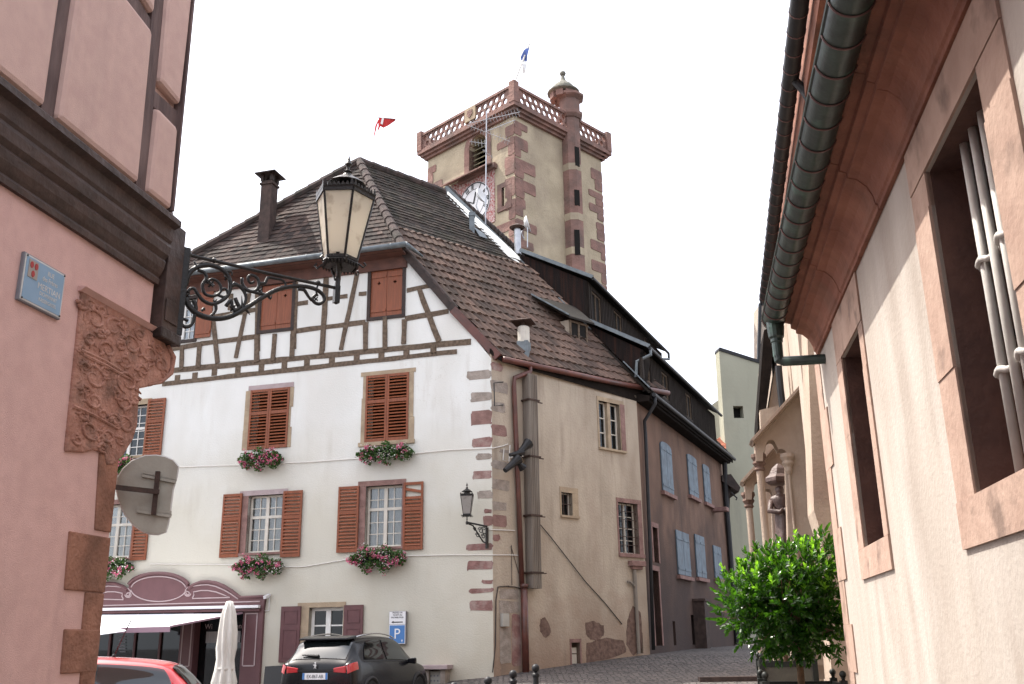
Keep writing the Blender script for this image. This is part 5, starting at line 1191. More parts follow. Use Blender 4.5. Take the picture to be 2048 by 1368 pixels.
# parapet
cz = TA.uv(1045, 222)[1]; cz1 = TA.uv(1045, 204)[1]; pz1 = TA.uv(1045, 168)[1]
mb = MB()
def ringbox(mb, z0, z1, ou, inn):
    c = (TA.P(0, 0, 0)+TB.P(TD, 0, 0)+TA.P(TW, 0, 0)+TA2.P(TW, 0, 0))/4
    for fr, L_ in ((TA, TW), (TB, TD), (TA2, TW), (TB2, TD)):
        lo, hi = (-ou, L_+ou) if fr in (TA, TA2) else (inn+.001, L_-inn-.001) if False else (-ou+ou-0+.001, L_-.001)
        mb.box(fr, lo, hi, z0, z1, -inn, ou)
for i, (o_, a, b) in enumerate(((.18, 0, .3), (.34, .3, .6), (.5, .6, 1.0))): ringbox(mb, cz+(cz1-cz)*a, cz+(cz1-cz)*b, o_, .2)
mb.build('cornice', M['tower_red'], tw)
def parapet(fr, L_, ext):
    z0 = cz1; z1 = pz1
    mb = MB(); a, b = (-ext, L_+ext) if ext else (0.001, L_-.001)
    mb.box(fr, a, b, z0, z0+.12, .22, .42); mb.box(fr, a, b, z1-.16, z1, .18, .46); mb.build('parapet_rail', M['tower_red'], tw)
    hs = []; H_ = z1-.16-z0-.12; n = int((L_+.4)/.52); w0 = (L_+.4-.6)/n
    for k in range(n):
        cx = -.2+.3+w0*(k+.5)
        for j, cy in enumerate((.27, .73)):
            ox = cx+(w0*.5 if j else 0)
            if ox+w0*.4 > L_+.1: continue
            hs.append([(ox+w0*.36*math.cos(t), z0+.12+H_*cy+H_*.21*math.sin(t)) for t in [2*math.pi*i/8+.39 for i in range(8)]])
        for cy in (.07, .93, .5):
            ox = cx+(w0*.5 if cy == .07 else 0)
            if cy == .5 or ox+.12 > L_+.1: continue
            hs.append([(ox+.06*math.cos(t), z0+.12+H_*cy+.06*math.sin(t)) for t in [2*math.pi*i/6 for i in range(6)]])
    mb = MB(); mb.holes(fr, [(-.2+.001, z0+.121), (L_+.2, z0+.121), (L_+.2, z1-.161), (-.2+.001, z1-.161)], hs, .26, .38); mb.build('pierced_panel', M['tower_red'], tw)
for fr, L_, e in ((TA, TW, .42), (TB, TD, 0), (TA2, TW, .42), (TB2, TD, 0)): parapet(fr, L_, e)
for p in (TA.P(-.32, cz1, .32), TA.P(TW+.32, cz1, .32), TB.P(TD+.0, cz1, .32)+t2_*.3, TA2.P(TW+.3, cz1, .3)):
    mb = MB(); mb.abox(Vector((p.x, p.y, cz1)), .42, .42, pz1-cz1+.18, math.atan2(t1_.y, t1_.x)); mb.build('parapet_post', M['tower_red'], tw)
q = TA.rect((931,218),(952,214),(953,240),(932,244), d=.4); mb = MB(); mb.box(TA, *q, .38, .5); mb.build('shield_panel', M['stone_yellow'], tw)
mb = MB(); u_, v_ = (q[0]+q[1])/2, (q[2]+q[3])/2; mb.prism(TA, [(u_-.22, v_+.25), (u_-.22, v_-.05), (u_, v_-.3), (u_+.22, v_-.05), (u_+.22, v_+.25)], .5, .54); mb.build('shield', M['tower_red'], tw)
mb = MB(); mb.box(TA, .2, TW-.2, cz1-.3, cz1-.1, -TD+.3, -.3); mb.build('roof_deck', M['tower_red'], tw)
# clock
ck = TA.rect((905,352),(990,345),(992,425),(910,430)); cc = TA.uv(950, 408); R_ = (TA.uv(918, 408)[0]-TA.uv(981, 408)[0])/2
u0_, u1_ = TA.uv(990, 400)[0], TA.uv(905, 400)[0]; vt_, vb_ = TA.uv(950, 350)[1], cc[1]-R_*1.25
mb = MB(); mb.box(TA, u0_, u1_, vb_, vt_, .0, .05); cpn = mb.build('clock_panel', mat('painted scrollwork frieze', (.55, .48, .45), (.30, .05, .05), 9, .9, detail=2), tw)
mb = MB(); mb.disc(TA, cc[0], cc[1], R_, R_, .05, .10, 40); dial = mb.build('clock_dial', M['sign_white'], tw)
mb = MB()
for r_, wd in ((.98, .05), (.68, .025)):
    n = 48; 
    for i in range(n):
        a, b = 2*math.pi*i/n, 2*math.pi*(i+1)/n
        P = lambda r, t: TA.P(cc[0]+r*R_*math.cos(t), cc[1]+r*R_*math.sin(t), .112)
        bsx = len(mb.v); mb.v += [P(r_, a), P(r_, b), P(r_-wd, b), P(r_-wd, a)]; mb.f.append([bsx, bsx+1, bsx+2, bsx+3])
for i in range(12):
    t = math.pi*i/6; cx, cy = cc[0]+.83*R_*math.cos(t), cc[1]+.83*R_*math.sin(t)
    for k in range((i % 4)+1 if i % 4 != 3 else 2):
        o_ = (k-.5*(i % 4))*.10
        p0 = TA.P(cx+math.cos(t)*.18-math.sin(t)*o_, cy+math.sin(t)*.18+math.cos(t)*o_, .112); p1 = TA.P(cx-math.cos(t)*.18-math.sin(t)*o_, cy-math.sin(t)*.18+math.cos(t)*o_, .112); mb.beam(p0, p1, .05, .02, TA.n)
mb.beam(TA.P(cc[0], cc[1], .13), TA.P(cc[0]-.2, cc[1]+R_*.5, .13), .09, .02, TA.n); mb.beam(TA.P(cc[0], cc[1], .13), TA.P(cc[0]+R_*.7, cc[1]+.5, .13), .07, .02, TA.n)
mb.build('clock_marks', M['sign_black'], dial)
mb = MB(); a_ = TA.P(*TA.uv(888, 372, .8), .8); b_ = TA.P(*TA.uv(988, 337, .8), .8)
mb.prism3([TA.P(u1_+.2, a_.z+.02, .85), TA.P(u0_-.1, a_.z+.02, .85), TA.P(u0_-.1, a_.z+.45, .02), TA.P(u1_+.2, a_.z+.45, .02)], Z*.08); mb.build('clock_canopy', M['tower_red'], tw)
# stair turret
tc_ = TB.uv(1136, 300)[0]; tcp = TB.P(tc_, 0, .25); rT = .60
zt = TB.uv(1140, 225, .9)[1]
yaw = math.atan2(t2_.y, t2_.x)+math.pi/8
mb = MB(); mb.lathe(Vector((tcp.x, tcp.y, 10)), [(rT, 0), (rT, zt-10)], 8, yaw); st = mb.build('stair_turret', M['tower_red'], tw)
rn = random.Random(2)
for k in range(26):
    z = 17+k*.6+rn.uniform(-.1, .1); side = rn.choice((0, 1, 2)); a = yaw+math.pi*2*(side+[5, 6, 4][rn.randint(0, 2)])/8+math.pi/8
for zz, m_ in ((21.6, 'stone_yellow'), (25.6, 'tower_wall'), (28.9, 'tower_wall'), (20.2, 'stone_yellow'), (23.4, 'tower_wall')):
    mb = MB(); mb.lathe(Vector((tcp.x, tcp.y, zz)), [(rT+.012, 0), (rT+.012, .45)], 8, yaw); mb.build('turret_course', M[m_], st)
for y0, y1 in ((292,330),(377,408),(456,506)):
    q = TB.rect((1154,y0),(1160,y0+1),(1160,y1),(1154,y1), d=.95)
    c = hit(1157, (y0+y1)/2, tcp+TB.n*.7, TB.n); dirp = (Vector((c.x, c.y, 0))-Vector((tcp.x, tcp.y, 0))).normalized()
    fq = Frame(Vector((tcp.x, tcp.y, 0))+dirp*rT*.955, dirp.cross(Z), dirp); mb = MB(); mb.box(fq, -.16, .16, q[2], q[3], -.2, .03); mb.build('slit_window', M['interior'], st)
zc0 = zt; mb = MB(); mb.lathe(Vector((tcp.x, tcp.y, zc0)), [(rT+.08, 0), (rT+.22, .2), (rT+.22, .4), (rT+.06, .5), (rT+.06, 1.3), (rT+.34, 1.5), (rT+.34, 1.65), (rT+.1, 1.72)], 8, yaw); mb.build('turret_collar', M['tower_red'], st)
zz_ = zc0+1.72; tu = Vector((tcp.x, tcp.y, 0))-TB.n*.25-TB.u*.25; ztd = TB.uv(1128, 190, .0)[1]
for k in range(8):
    a = yaw+2*math.pi*k/8; p = Vector((tu.x+math.cos(a)*(rT+.08), tu.y+math.sin(a)*(rT+.08), zz_-.3)); mb = MB(); mb.abox(p, .3, .46, ztd-zz_+.35, a); mb.build('turret_pillar', M['tower_red'], st)
mb = MB(); mb.lathe(Vector((tu.x, tu.y, zz_-.3)), [(rT-.12, 0), (rT-.12, ztd-zz_+.2)], 8, yaw); mb.build('turret_core', M['timber_dark'], st)
mb = MB(); mb.lathe(Vector((tu.x, tu.y, ztd)), [(rT+.2, -.05), (rT+.42, .04), (rT+.42, .12), (rT+.2, .2), (rT+.12, .42), (rT-.06, .66), (rT-.32, .86), (.2, .98), (.14, 1.14), (.09, 1.36), (.15, 1.39), (.2, 1.5), (.17, 1.61), (.05, 1.68)], 16, yaw); mb.build('turret_dome', M['dome'], st, smooth=False)
# ---- flag on the tower
fp = TA.P(-.3, pz1, .3); fd = thing('tricolour_flag', 'blue and white flag hanging slack on a pole at the tower corner', 'flag', fp)
Yf = fp.y; a_ = Vector((fp.x, fp.y, pz1)); b_ = atY(1059, 87, Yf)
mb = MB(); mb.tube([a_, b_], .05, 6); mb.build('pole', M['cable'], fd)
def ribbon(pts, wds, m, nm, parent, Y):
    mb = MB(); L_ = [atY(x, y, Y) for x, y in pts]; n = len(L_)
    for i, p in enumerate(L_):
        w_ = wds[i]; mb.v += [p-Vector((w_, .15*math.sin(i*2), 0)), p+Vector((0, .12*math.cos(i*2), 0)), p-Vector((w_, .15*math.sin(i*2)-.02, 0)), p+Vector((0, .12*math.cos(i*2)+.02, 0))]
    for i in range(n-1):
        k = 4*i; mb.f += [[k, k+1, k+5, k+4], [k+2, k+6, k+7, k+3], [k, k+4, k+6, k+2], [k+1, k+3, k+7, k+5]]
    return mb.build(nm, m, parent)
ribbon([(1059,93),(1057,103),(1055,112),(1054,120)], [.06, .28, .42, .36], M['cloth_blue'], 'blue_cloth', fd, Yf)
ribbon([(1054,120),(1053,130),(1051,145),(1049,158)], [.36, .26, .16, .06], M['cloth_white'], 'white_cloth', fd, Yf)
# ---- red flag on the slim mast behind the white house
Yr = 30.0; mp = atY(722, 326, Yr); rfz = thing('red_flag', 'red and white flag blowing from a thin horizontal rod above the roof peak', 'flag', (mp.x, mp.y, mp.z-1.5))
mb = MB(); mb.tube([atY(722, 345, Yr), atY(724, 130, Yr)], .014, 5); mb.build('mast', M['sign_white'], rfz)
mb = MB(); mb.tube([atY(724, 232, Yr), atY(736, 233, Yr), atY(804, 239, Yr)], .014, 5); mb.build('rod', M['steel'], rfz)
ca = MB(); pts = [(757,236),(768,235),(780,236),(792,237)]; bot = [(760,252),(767,256),(777,251),(790,242)]
for (x, y), (x2, y2) in zip(pts, bot): ca.v += [atY(x, y, Yr), atY(x2, y2, Yr+.1), atY(x, y, Yr+.03), atY(x2, y2, Yr+.13)]
for i in range(3): k = 4*i; ca.f += [[k, k+4, k+5, k+1], [k+2, k+3, k+7, k+6], [k, k+2, k+6, k+4], [k+1, k+5, k+7, k+3]]
ca.build('cloth', M['cloth_red'], rfz)
mb = MB(); mb.tube([atY(757,240,Yr), atY(752,252,Yr), atY(749,268,Yr), atY(747,279,Yr)], [.02, .035, .02, .005], 5); mb.tube([atY(757,240,Yr), atY(759,252,Yr), atY(755,264,Yr)], [.02, .04, .01], 5); mb.build('tail', M['cloth_red'], rfz)
mb = MB(); mb.prism3([atY(764,236,Yr-.02), atY(768,236,Yr-.02), atY(765,249,Yr-.02), atY(761,247,Yr-.02)], Vector((0, .02, 0))); mb.build('white_stripe', M['cloth_white'], rfz)
# ---- rooftop antennas etc on the second house
def onr2(x, y): return hit(x, y, poly2b[0], (poly2b[1]-poly2b[0]).cross(poly2b[3]-poly2b[0]).normalized())
Ya = 29.6
an = thing('tv_antenna', 'tall television aerial mast with several combs on the roof ridge before the tower clock', 'antenna', atY(971, 440, Ya))
mb = MB(); mb.tube([atY(971, 450, Ya), atY(973, 222, Ya)], .022, 6); mb.build('mast', M['steel'], an)
for (x0, y0), (x1, y1), n, ln in (((938,247),(1040,224),16,.32), ((934,250),(1020,283),14,.26), ((975,262),(1030,240),9,.2), ((940,283),(973,288),5,.3), ((966,300),(985,315),4,.2)):
    a = atY(x0, y0, Ya-.3); b = atY(x1, y1, Ya+.3); mb = MB(); mb.tube([a, b], .012, 5)
    dv = (b-a).normalized(); cr_ = dv.cross(FW).normalized()
    for k in range(n):
        p = lerp(a, b, (k+.5)/n); l_ = ln*(.6+.4*k/n); mb.tube([p-cr_*l_/2+FW*.05, p+cr_*l_/2], .006, 4)
    mb.build('aerial', M['steel'], an)
def dish(cx, cy, rx, ry, Y, lab, face):
    c = atY(cx, cy, Y); r = ry*Y*1.0/2021; t = thing('satellite_dish', lab, 'satellite dish', c-Z*r*1.6, 'satellite dishes on the roof')
    q = Vector(face).normalized(); rot = q.to_track_quat('Z', 'Y').to_matrix()
    mb = MB(); mb.lathe(c, [(.001, 0), (r*.5, .03), (r*.8, .08), (r, .14), (r*.99, .16), (r*.75, .10), (.002, .03)], 24, 0, rot); mb.build('reflector', M['dish'], t, smooth=True)
    mb = MB(); mb.tube([c-rot@Vector((0, 0, .02)), c-Z*r*.9-rot@Vector((0, 0, .1)), c-Z*r*1.8], .02, 6); mb.build('arm', M['steel'], t)
dish(957, 395, 15, 19, Ya+.2, 'white satellite dish on the roof in front of the tower clock', (.9, -.55, .35)); dish(1048, 450, 8, 19, Ya-.3, 'narrow satellite dish seen edge on beside the metal flue', (.97, -.12, .25))
mp_ = atY(1035, 492, 28.9); fm = thing('metal_flue', 'shiny metal flue with a dark conical cap near the end of the white verge', 'chimney', mp_)
mb = MB(); zt_ = atY(1036, 455, 28.9).z-mp_.z; mb.lathe(mp_-Z*.3, [(.11, 0), (.11, zt_+.3)], 14); mb.build('pipe', M['steel'], fm, smooth=False)
mb = MB(); mb.lathe(mp_+Z*(zt_-.02), [(.2, -.03), (.26, .02), (.22, .05), (.02, .16)], 14); mb.tube([mp_+Z*(zt_-.1), mp_+Z*zt_], .05, 6); mb.build('cap', M['iron_rust'], fm)
m2 = atY(1055, 495, 28.8); vp_ = thing('vent_pipe', 'thin pole beside the metal flue', 'pole', m2); mb = MB(); mb.tube([m2, atY(1055, 455, 28.8)], .02, 6); mb.build('rod', M['steel'], vp_)
m3 = onroof(944, 460); vq = thing('vent_pipe', 'small zinc vent box standing in front of the white verge strip', 'vent', m3); mb = MB(); mb.abox(m3-Z*.25, .16, .16, .7, 0); mb.abox(m3+Z*.45, .2, .2, .12, 0); mb.build('body', M['zinc'], vq)
mb = MB(); mb.prism3([m3+s_*.15+side_dir*.1+npl*.04, m3-s_*.35+side_dir*.1+npl*.04, m3-s_*.35+side_dir*.42+npl*.04, m3-s_*.1+side_dir*.42+npl*.04], npl*.02); mb.build('flashing', M['zinc'], vq)
# ------------------------------------------------------------------ RIGHT BUILDING (sunlit pink limewash, iron barred windows)
dr = hdir(1390); dr.z = 0; dr.normalize(); nR = dr.cross(Z); nR = -nR if nR.x > 0 else nR
c_ = hdir(1692); c_ = Vector((c_.x, c_.y, 0)).normalized(); Cr = c_*(1.4/abs(c_.dot(nR)))
RW = Frame(Cr, dr, nR)
rb = thing('stone_building', 'sunlit pale pink limewashed building on the right with sandstone cornice and deep windows', 'building', (Cr.x, Cr.y, .3))
w1 = (-5.88, -4.86, 2.26, 4.0); w2 = (-2.5, -1.62, 2.29, 3.88)
mb = MB(); mb.holes(RW, [(-11, -.5), (0, -.5), (0, 4.9), (-11, 4.9)], [rc(w1), rc(w2)], -.62, 0); mb.build('wall', M['plaster_right'], rb)
mb = MB(); mb.box(RW, -11, -.01, -.5, 4.85, -5, -.75); mb.build('inner_volume', M['interior'], rb)
mb = MB(); mb.box(RW, -.3, -.0, -.5, 4.85, -5, -.63); mb.build('end_wall', M['plaster_right'], rb)
def sj(u0, u1, v0, v1, seed, d=.012, m='sandstone_pink', name='jamb_stone'):
    rn = random.Random(seed); v = v0
    mb = MB(); mb.box(RW, u0, u1, v0, v1, -.60, d+rn.uniform(0, .004)); return mb.build(name, M[m], rb)
for w_, jl, jr, sd in ((w1, .33, .36, 1), (w2, .27, .16, 2)):
    rn = random.Random(sd)
    for a, b in ((w_[1], w_[1]+jl), (w_[0]-jr, w_[0])):
        v = w_[2]; k = 0
        while v < w_[3]-.05:
            h_ = min(rn.uniform(.6, .95), w_[3]-v)
            sj(a, b, v, v+h_-.0015, k+sd, .010+.003*(k % 2)); v += h_; k += 1
    sj(w_[0]-jr, w_[1]+jl, w_[2]-.24, w_[2]-.004, 9+sd, .016, name='sill_stone'); sj(w_[0]-jr, w_[1]+jl, w_[3]+.004, 4.268, 12+sd, .014, 'sandstone_pink', 'lintel_stone')
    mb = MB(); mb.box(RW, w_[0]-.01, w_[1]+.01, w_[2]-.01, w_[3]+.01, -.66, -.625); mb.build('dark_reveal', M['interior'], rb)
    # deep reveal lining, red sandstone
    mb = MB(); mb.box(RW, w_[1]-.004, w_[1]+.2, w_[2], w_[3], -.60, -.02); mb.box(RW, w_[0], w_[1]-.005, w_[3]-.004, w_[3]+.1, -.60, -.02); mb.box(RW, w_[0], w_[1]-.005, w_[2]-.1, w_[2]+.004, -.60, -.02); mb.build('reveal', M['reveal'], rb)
    mb = MB()
    for k in range(3): mb.tube([RW.P(w_[1]-.006, w_[2]+.25+.55*k, -.3), RW.P(w_[1]-.02, w_[2]+.25+.55*k, -.3)], .022, 8)
    mb.build('iron_plug', M['iron'], rb)
# corner stones at the far end
v = 0; k = 0; rn = random.Random(4)
while v < 4.25:
    h_ = rn.uniform(.38, .6); L_ = .5 if k % 2 else .32; sj(-L_, .004, v, min(v+h_-.0015, 4.26), k, .008+.003*(k % 2), name='corner_stone'); v += h_; k += 1
# bars
bm_ = mat('grey window bar', (.55, .53, .49), (.46, .44, .41), 6, .55, .1, 30)
for u in (-5.16, -5.32, -5.48, -5.64, -5.79):
    mb = MB(); mb.tube([RW.P(u, w1[2], -.12), RW.P(u, w1[3], -.12)], .023, 10); mb.build('window_bar', bm_, rb, smooth=True)
for v in (RW.uv(2010, 740, -.12)[1], RW.uv(1972, 520, -.12)[1]):
    mb = MB(); P3 = []; 
    for k in range(40):
        t = k/39; u = -5.06-.80*t; P3.append(RW.P(u, v+.008*math.sin(k*1.3), -.125+.030*math.cos((u+5.16)/.16*math.pi)))
    mb.tube(P3, .017, 8); mb.build('cross_bar', bm_, rb, smooth=True)
for v in (2.55, 3.2):
    mb = MB(); mb.tube([RW.P(w2[0]-.0, v, -.1), RW.P(w2[0]+.07, v, -.1)], .03, 8); mb.build('bar_stub', bm_, rb)
# cornice swept along the wall
v0 = 4.27; prof = [(0, v0), (.03, v0), (.03, v0+.03), (.045, v0+.045), (.055, v0+.10), (.085, v0+.17), (.14, v0+.225), (.20, v0+.245), (.20, v0+.28), (.245, v0+.30), (.245, v0+.345), (.305, v0+.365), (.305, v0+.42), (0, v0+.42)]
segs = [-.33, -1.25, -2.1, -2.95, -3.8, -4.9, -6.2, -7.6, -9, -11]
for i, (a, b) in enumerate(zip(segs, segs[1:])):
    mb = MB(); n = len(prof); e_ = .004*(i % 2)
    mb.v = [RW.P(a-.003, y, x+(e_ if x > 0 else 0)) for x, y in prof]+[RW.P(b+.003, y, x+(e_ if x > 0 else 0)) for x, y in prof]
    mb.f = [list(range(n)), list(range(2*n-1, n-1, -1))]+[[k, (k+1) % n, (k+1) % n+n, k+n] for k in range(n)]
    mb.build('cornice_stone', M['sandstone_eave'], rb, bevel=.004)
mb = MB(); mb.box(RW, -11, -.36, v0+.425, v0+.48, -3, .36); mb.build('roof_edge', M['timber_dark'], rb)
mb = MB(); mb.hexa([RW.P(-11, v0+.49, .33), RW.P(-.25, v0+.49, .33), RW.P(-.25, v0+2.4, -2.6), RW.P(-11, v0+2.4, -2.6), RW.P(-11, v0+.57, .33), RW.P(-.25, v0+.57, .33), RW.P(-.25, v0+2.5, -2.6), RW.P(-11, v0+2.5, -2.6)]); mb.build('roof', M['tile_upper'], rb)
# big half round gutter with beads
gd, gv, gr = .41, v0+.40, .11
mb = MB(); n = 16; us = [-.34-.3*i for i in range(36)]
th = [math.pi+math.pi*k/n for k in range(n+1)]
for u in us:
    for r in (gr, gr-.012):
        for t in th: mb.v.append(RW.P(u, gv+r*math.sin(t), gd-r*math.cos(t)))
m_ = n+1
for i in range(len(us)-1):
    for s_i in (0, 1):
        for k in range(n):
            a = i*2*m_+s_i*m_+k; b = a+2*m_; mb.f.append([a, a+1, b+1, b])
mb.f.append(list(range(m_))); 
gt = mb.build('gutter', M['copper_green'], rb, smooth=False)
for p in gt.data.polygons: p.use_smooth = True
mb = MB(); mb.tube([RW.P(-.35, gv, gd+gr), RW.P(-11, gv, gd+gr)], .014, 8); mb.build('gutter_bead', M['copper_green'], gt)
u = -.42
while u > -9.5:
    mb = MB(); mb.tube([RW.P(u, gv+(gr+.004)*math.sin(t), gd-(gr+.004)*math.cos(t)) for t in th], .0065, 6); u -= .285; mb.build('gutter_bracket', M['ring_brown'], gt)
mb = MB(); cx = RW.P(-.5, gv-gr, gd); mb.lathe(cx-Z*.32, [(.05, 0), (.052, .14), (.06, .15), (.06, .18), (.075, .2), (.085, .30), (.085, .36)], 14)
cy = cx-Z*.30; mb.tube([cy, cy-Z*.05, cy-Z*.07-nR*.04, RW.P(-.60, gv-gr-.40, .18), RW.P(-.68, gv-gr-.42, -.02)], .048, 12); mb.build('downpipe', M['copper_green'], gt, smooth=False)
# ------------------------------------------------------------------ CHURCH beyond
ch = thing('church', 'tan sandstone church side with buttresses, high dark gutter and sunlit wall strips', 'church', (Cr+dr*5-nR*.8))
CH = Frame(Cr-nR*.75, dr, nR)
mb = MB(); mb.box(CH, .12, 16, -.5, 8.4, -3, 0); mb.build('nave_wall', M['church_light'], ch)
g1, g2 = atZ(1600, 0, 8.6), atZ(1533, 560, 8.6)
gdv = (g2-g1).normalized(); g1 = g1-gdv*5; gn = gdv.cross(Z); gn = -gn if gn.x > 0 else gn
GF = Frame(Vector((g1.x, g1.y, 0)), gdv, gn); gl = (g2-g1).length
mb = MB(); mb.tube([g1, g2+gdv*1.2], .11, 12); cg = mb.build('high_gutter', M['gutter_dark'], ch, smooth=True)
k = .4
while k < gl+1: mb = MB(); p = g1+gdv*k; mb.tube([p-gdv*.008, p+gdv*.008], .118, 12); k += .4; mb.build('gutter_joint', M['ring_brown'], cg)
mb = MB(); mb.box(GF, 0, gl+1, 8.25, 8.8, -.6, -.14); mb.build('high_cornice', M['sandstone_eave'], ch)
mb = MB(); mb.box(GF, 0, gl+1, 6.9, 8.25, -.9, -.32); mb.build('high_wall', M['church_stone'], ch)
mb = MB(); p = g1+gdv*(5.0+1.6); mb.tube([p, p-Z*.25-gn*.15, p-Z*.9-gn*.4], .06, 8); mb.build('downpipe', M['gutter_dark'], ch)
def S(k): return Frame(Cr+dr*k, -nR, -dr)
def spoly(k, pts, th_, m, nm, parent, back=0): fr = S(k); mb = MB(); mb.prism(fr, [fr.uv(*p) for p in pts], -th_, 0); return mb.build(nm, M[m], parent)
spoly(2.6, [(1612,600),(1800,600),(1800,1400),(1668,1400),(1640,1060),(1628,1020)], .7, 'church_stone', 'buttress', ch)
spoly(4.9, [(1588,600),(1700,600),(1760,1400),(1662,1400),(1640,1100)], .5, 'church_light', 'buttress', ch)
spoly(8.5, [(1572,640),(1640,640),(1690,1400),(1640,1400)], .5, 'church_stone', 'buttress', ch)
spoly(11, [(1528,660),(1548,650),(1543,740),(1529,846),(1516,856),(1515,838)], 1.2, 'eave_dark', 'choir_roof_edge', ch)
spoly(11.2, [(1556,700),(1600,650),(1600,860),(1532,846)], .8, 'church_stone', 'choir_gable', ch)
sp = S(9.0); mb = MB(); mb.tube([sp.P(*sp.uv(1556, 735), .1), sp.P(*sp.uv(1560, 780), .1), sp.P(*sp.uv(1566, 830), .1)], .07, 8); mb.build('downpipe', M['gutter_dark'], ch)
# portal: side walls with a slanting top, column, trefoil opening
po = thing('church_portal', 'tan stone church porch with slanting gable, slim columns and a trefoil arch', 'porch', S(6.2).P(0, .3, 0))
def portal(k, ox, oy, nm, sc_=1.0, capx=0):
    fr = S(k); T = lambda x, y: (1390+(x-1390)*sc_+ox, 1278+(y-1278)*sc_+oy)
    U = lambda x, y: fr.uv(*T(x, y))
    out = [U(1510,884), U(1608,776), U(1625,776), U(1700,1330), U(1585,1330), U(1575,1000), U(1572,905)]
    # trefoil
    for a in range(0, 181, 20): t = math.radians(a); p = (1562+10*math.cos(t), 906-8*math.sin(t)); out.append(U(*p)) if a <= 120 else None
    for a in range(20, 181, 20): t = math.radians(a); out.append(U(1542+10*math.cos(t), 893-14*math.sin(t)-0))
    out += [U(1531,900), U(1526,906), U(1526,922), U(1512,922)]
    mb = MB(); mb.prism(fr, out, -.35, 0); w_ = mb.build('side_wall', M['church_stone'], po)
    mb = MB(); a, b = fr.P(*U(1503,887), .06), fr.P(*U(1611,766), .06); mb.beam(a+dr*.1, b+dr*.1, .42, .07); mb.beam(a, b, .5, .035); mb.build('coping', M['church_stone'], po)
    c0 = fr.P(*U(1521, 940), -.15); cb_ = Vector((c0.x, c0.y, .2)); H_ = c0.z-.2
    mb = MB(); mb.lathe(cb_, [(.14, 0), (.14, .3), (.09, .38), (.062, .45), (.058, H_)], 14); mb.build('column', M['church_stone'], po, smooth=False)
    mb = MB(); mb.lathe(cb_+Z*H_, [(.06, 0), (.09, .03), (.07, .07), (.11, .13), (.09, .17), (.125, .23), (.12, .28)], 10); mb.build('capital', M['rubble'], po)
    return fr, U
fr6, U6 = portal(6.0, 0, 0, 'near')
portal(7.6, -6, 34, 'far', .88)
c1 = fr6.P(*U6(1577, 940), .02); mb = MB(); mb.lathe(c1-Z*.02, [(.03, -.05), (.06, .0), (.06, .06), (.10, .12), (.08, .16), (.12, .22), (.11, .28)], 10); mb.lathe(Vector((c1.x, c1.y, .2)), [(.022, 0), (.022, c1.z-.22)], 10); mb.build('engaged_column', M['church_stone'], po)
spoly(9.2, [(1520,820),(1600,800),(1640,1330),(1545,1330)], .3, 'church_stone', 'portal_back', po)
spoly(7.3, [(1566,925),(1600,925),(1610,1330),(1586,1330)], .2, 'church_stone', 'inner_jamb', po)
# statue
stt = thing('statue', 'brown stone statue of a robed standing woman under a carved canopy in the church porch', 'statue', fr6.P(*U6(1566, 1110), -.8))
fs = S(6.7); sb = fs.P(*fs.uv(1573, 1098), 0); stp = fs.P(*fs.uv(1556, 972), 0).z; Hs = stp-sb.z
mb = MB(); n = 28
rings = [(.19,.15,0),(.2,.16,.06),(.175,.15,.2),(.16,.14,.38),(.15,.125,.5),(.115,.10,.62),(.14,.12,.7),(.17,.12,.78),(.16,.11,.82),(.07,.07,.86),(.05,.055,.875),(.065,.075,.90),(.07,.08,.94),(.06,.07,.98),(.02,.02,1.0)]
for a, b, z in rings:
    for k in range(n):
        t = 2*math.pi*k/n; f = 1+(.09*math.sin(7*t+z*3) if z < .6 else .02*math.sin(5*t)); p = sb+fs.u*(a*f*Hs*math.cos(t)+.02*math.sin(z*5))+fs.n*(b*f*Hs*math.sin(t))+Z*(z*Hs); mb.v.append(p)
for i in range(len(rings)-1):
    for k in range(n): mb.f.append([i*n+k, i*n+(k+1) % n, (i+1)*n+(k+1) % n, (i+1)*n+k])
mb.f.append([(len(rings)-1)*n+k for k in range(n)])
mb.build('body', M['statue'], stt, smooth=True)
mb = MB(); sh = sb+Z*Hs*.76
for sg in (-1, 1): mb.tube([sh+fs.u*sg*.16*Hs, sh+fs.u*sg*.21*Hs-Z*.16*Hs+fs.n*.06*Hs, sh+fs.u*sg*.06*Hs-Z*.2*Hs+fs.n*.17*Hs, sh-Z*.15*Hs+fs.n*.18*Hs], [.05*Hs, .05*Hs, .04*Hs, .03*Hs], 8)
mb.build('arms', M['statue'], stt, smooth=True)
mb = MB(); mb.lathe(sb-Z*.4, [(.12, 0), (.2, .25), (.22, .4)], 8); mb.build('console', M['stone_rose'], stt)
mb = MB(); mb.lathe(Vector((sb.x, sb.y, stp+.05)), [(.2, -.02), (.24, .02), (.24, .08), (.17, .14), (.12, .24), (.03, .32)], 6); mb.build('canopy', M['statue'], stt)
# ------------------------------------------------------------------ PINK HOUSE on the left
dp = hdir(1400); dp.z = 0; dp.normalize(); nP = dp.cross(Z); nP = -nP if nP.x < 0 else nP
c_ = hdir(203); Cp = Vector((c_.x, c_.y, 0))/c_.y*6.3
PF = Frame(Cp, dp, nP)
ph = thing('pink_house', 'salmon pink corner house on the left with dark timber moulding and carved sandstone corner', 'house', (Cp.x, Cp.y, .1))
mb = MB(); mb.box(PF, -11, -.05, -.5, 4.2, -4, 0); mb.build('ground_floor_wall', M['plaster_pink'], ph)
UE = (PF.uv(386, 0, .15)[0]+PF.uv(350, 430, .15)[0])/2; UM = PF.uv(356, 482, .15)[0]

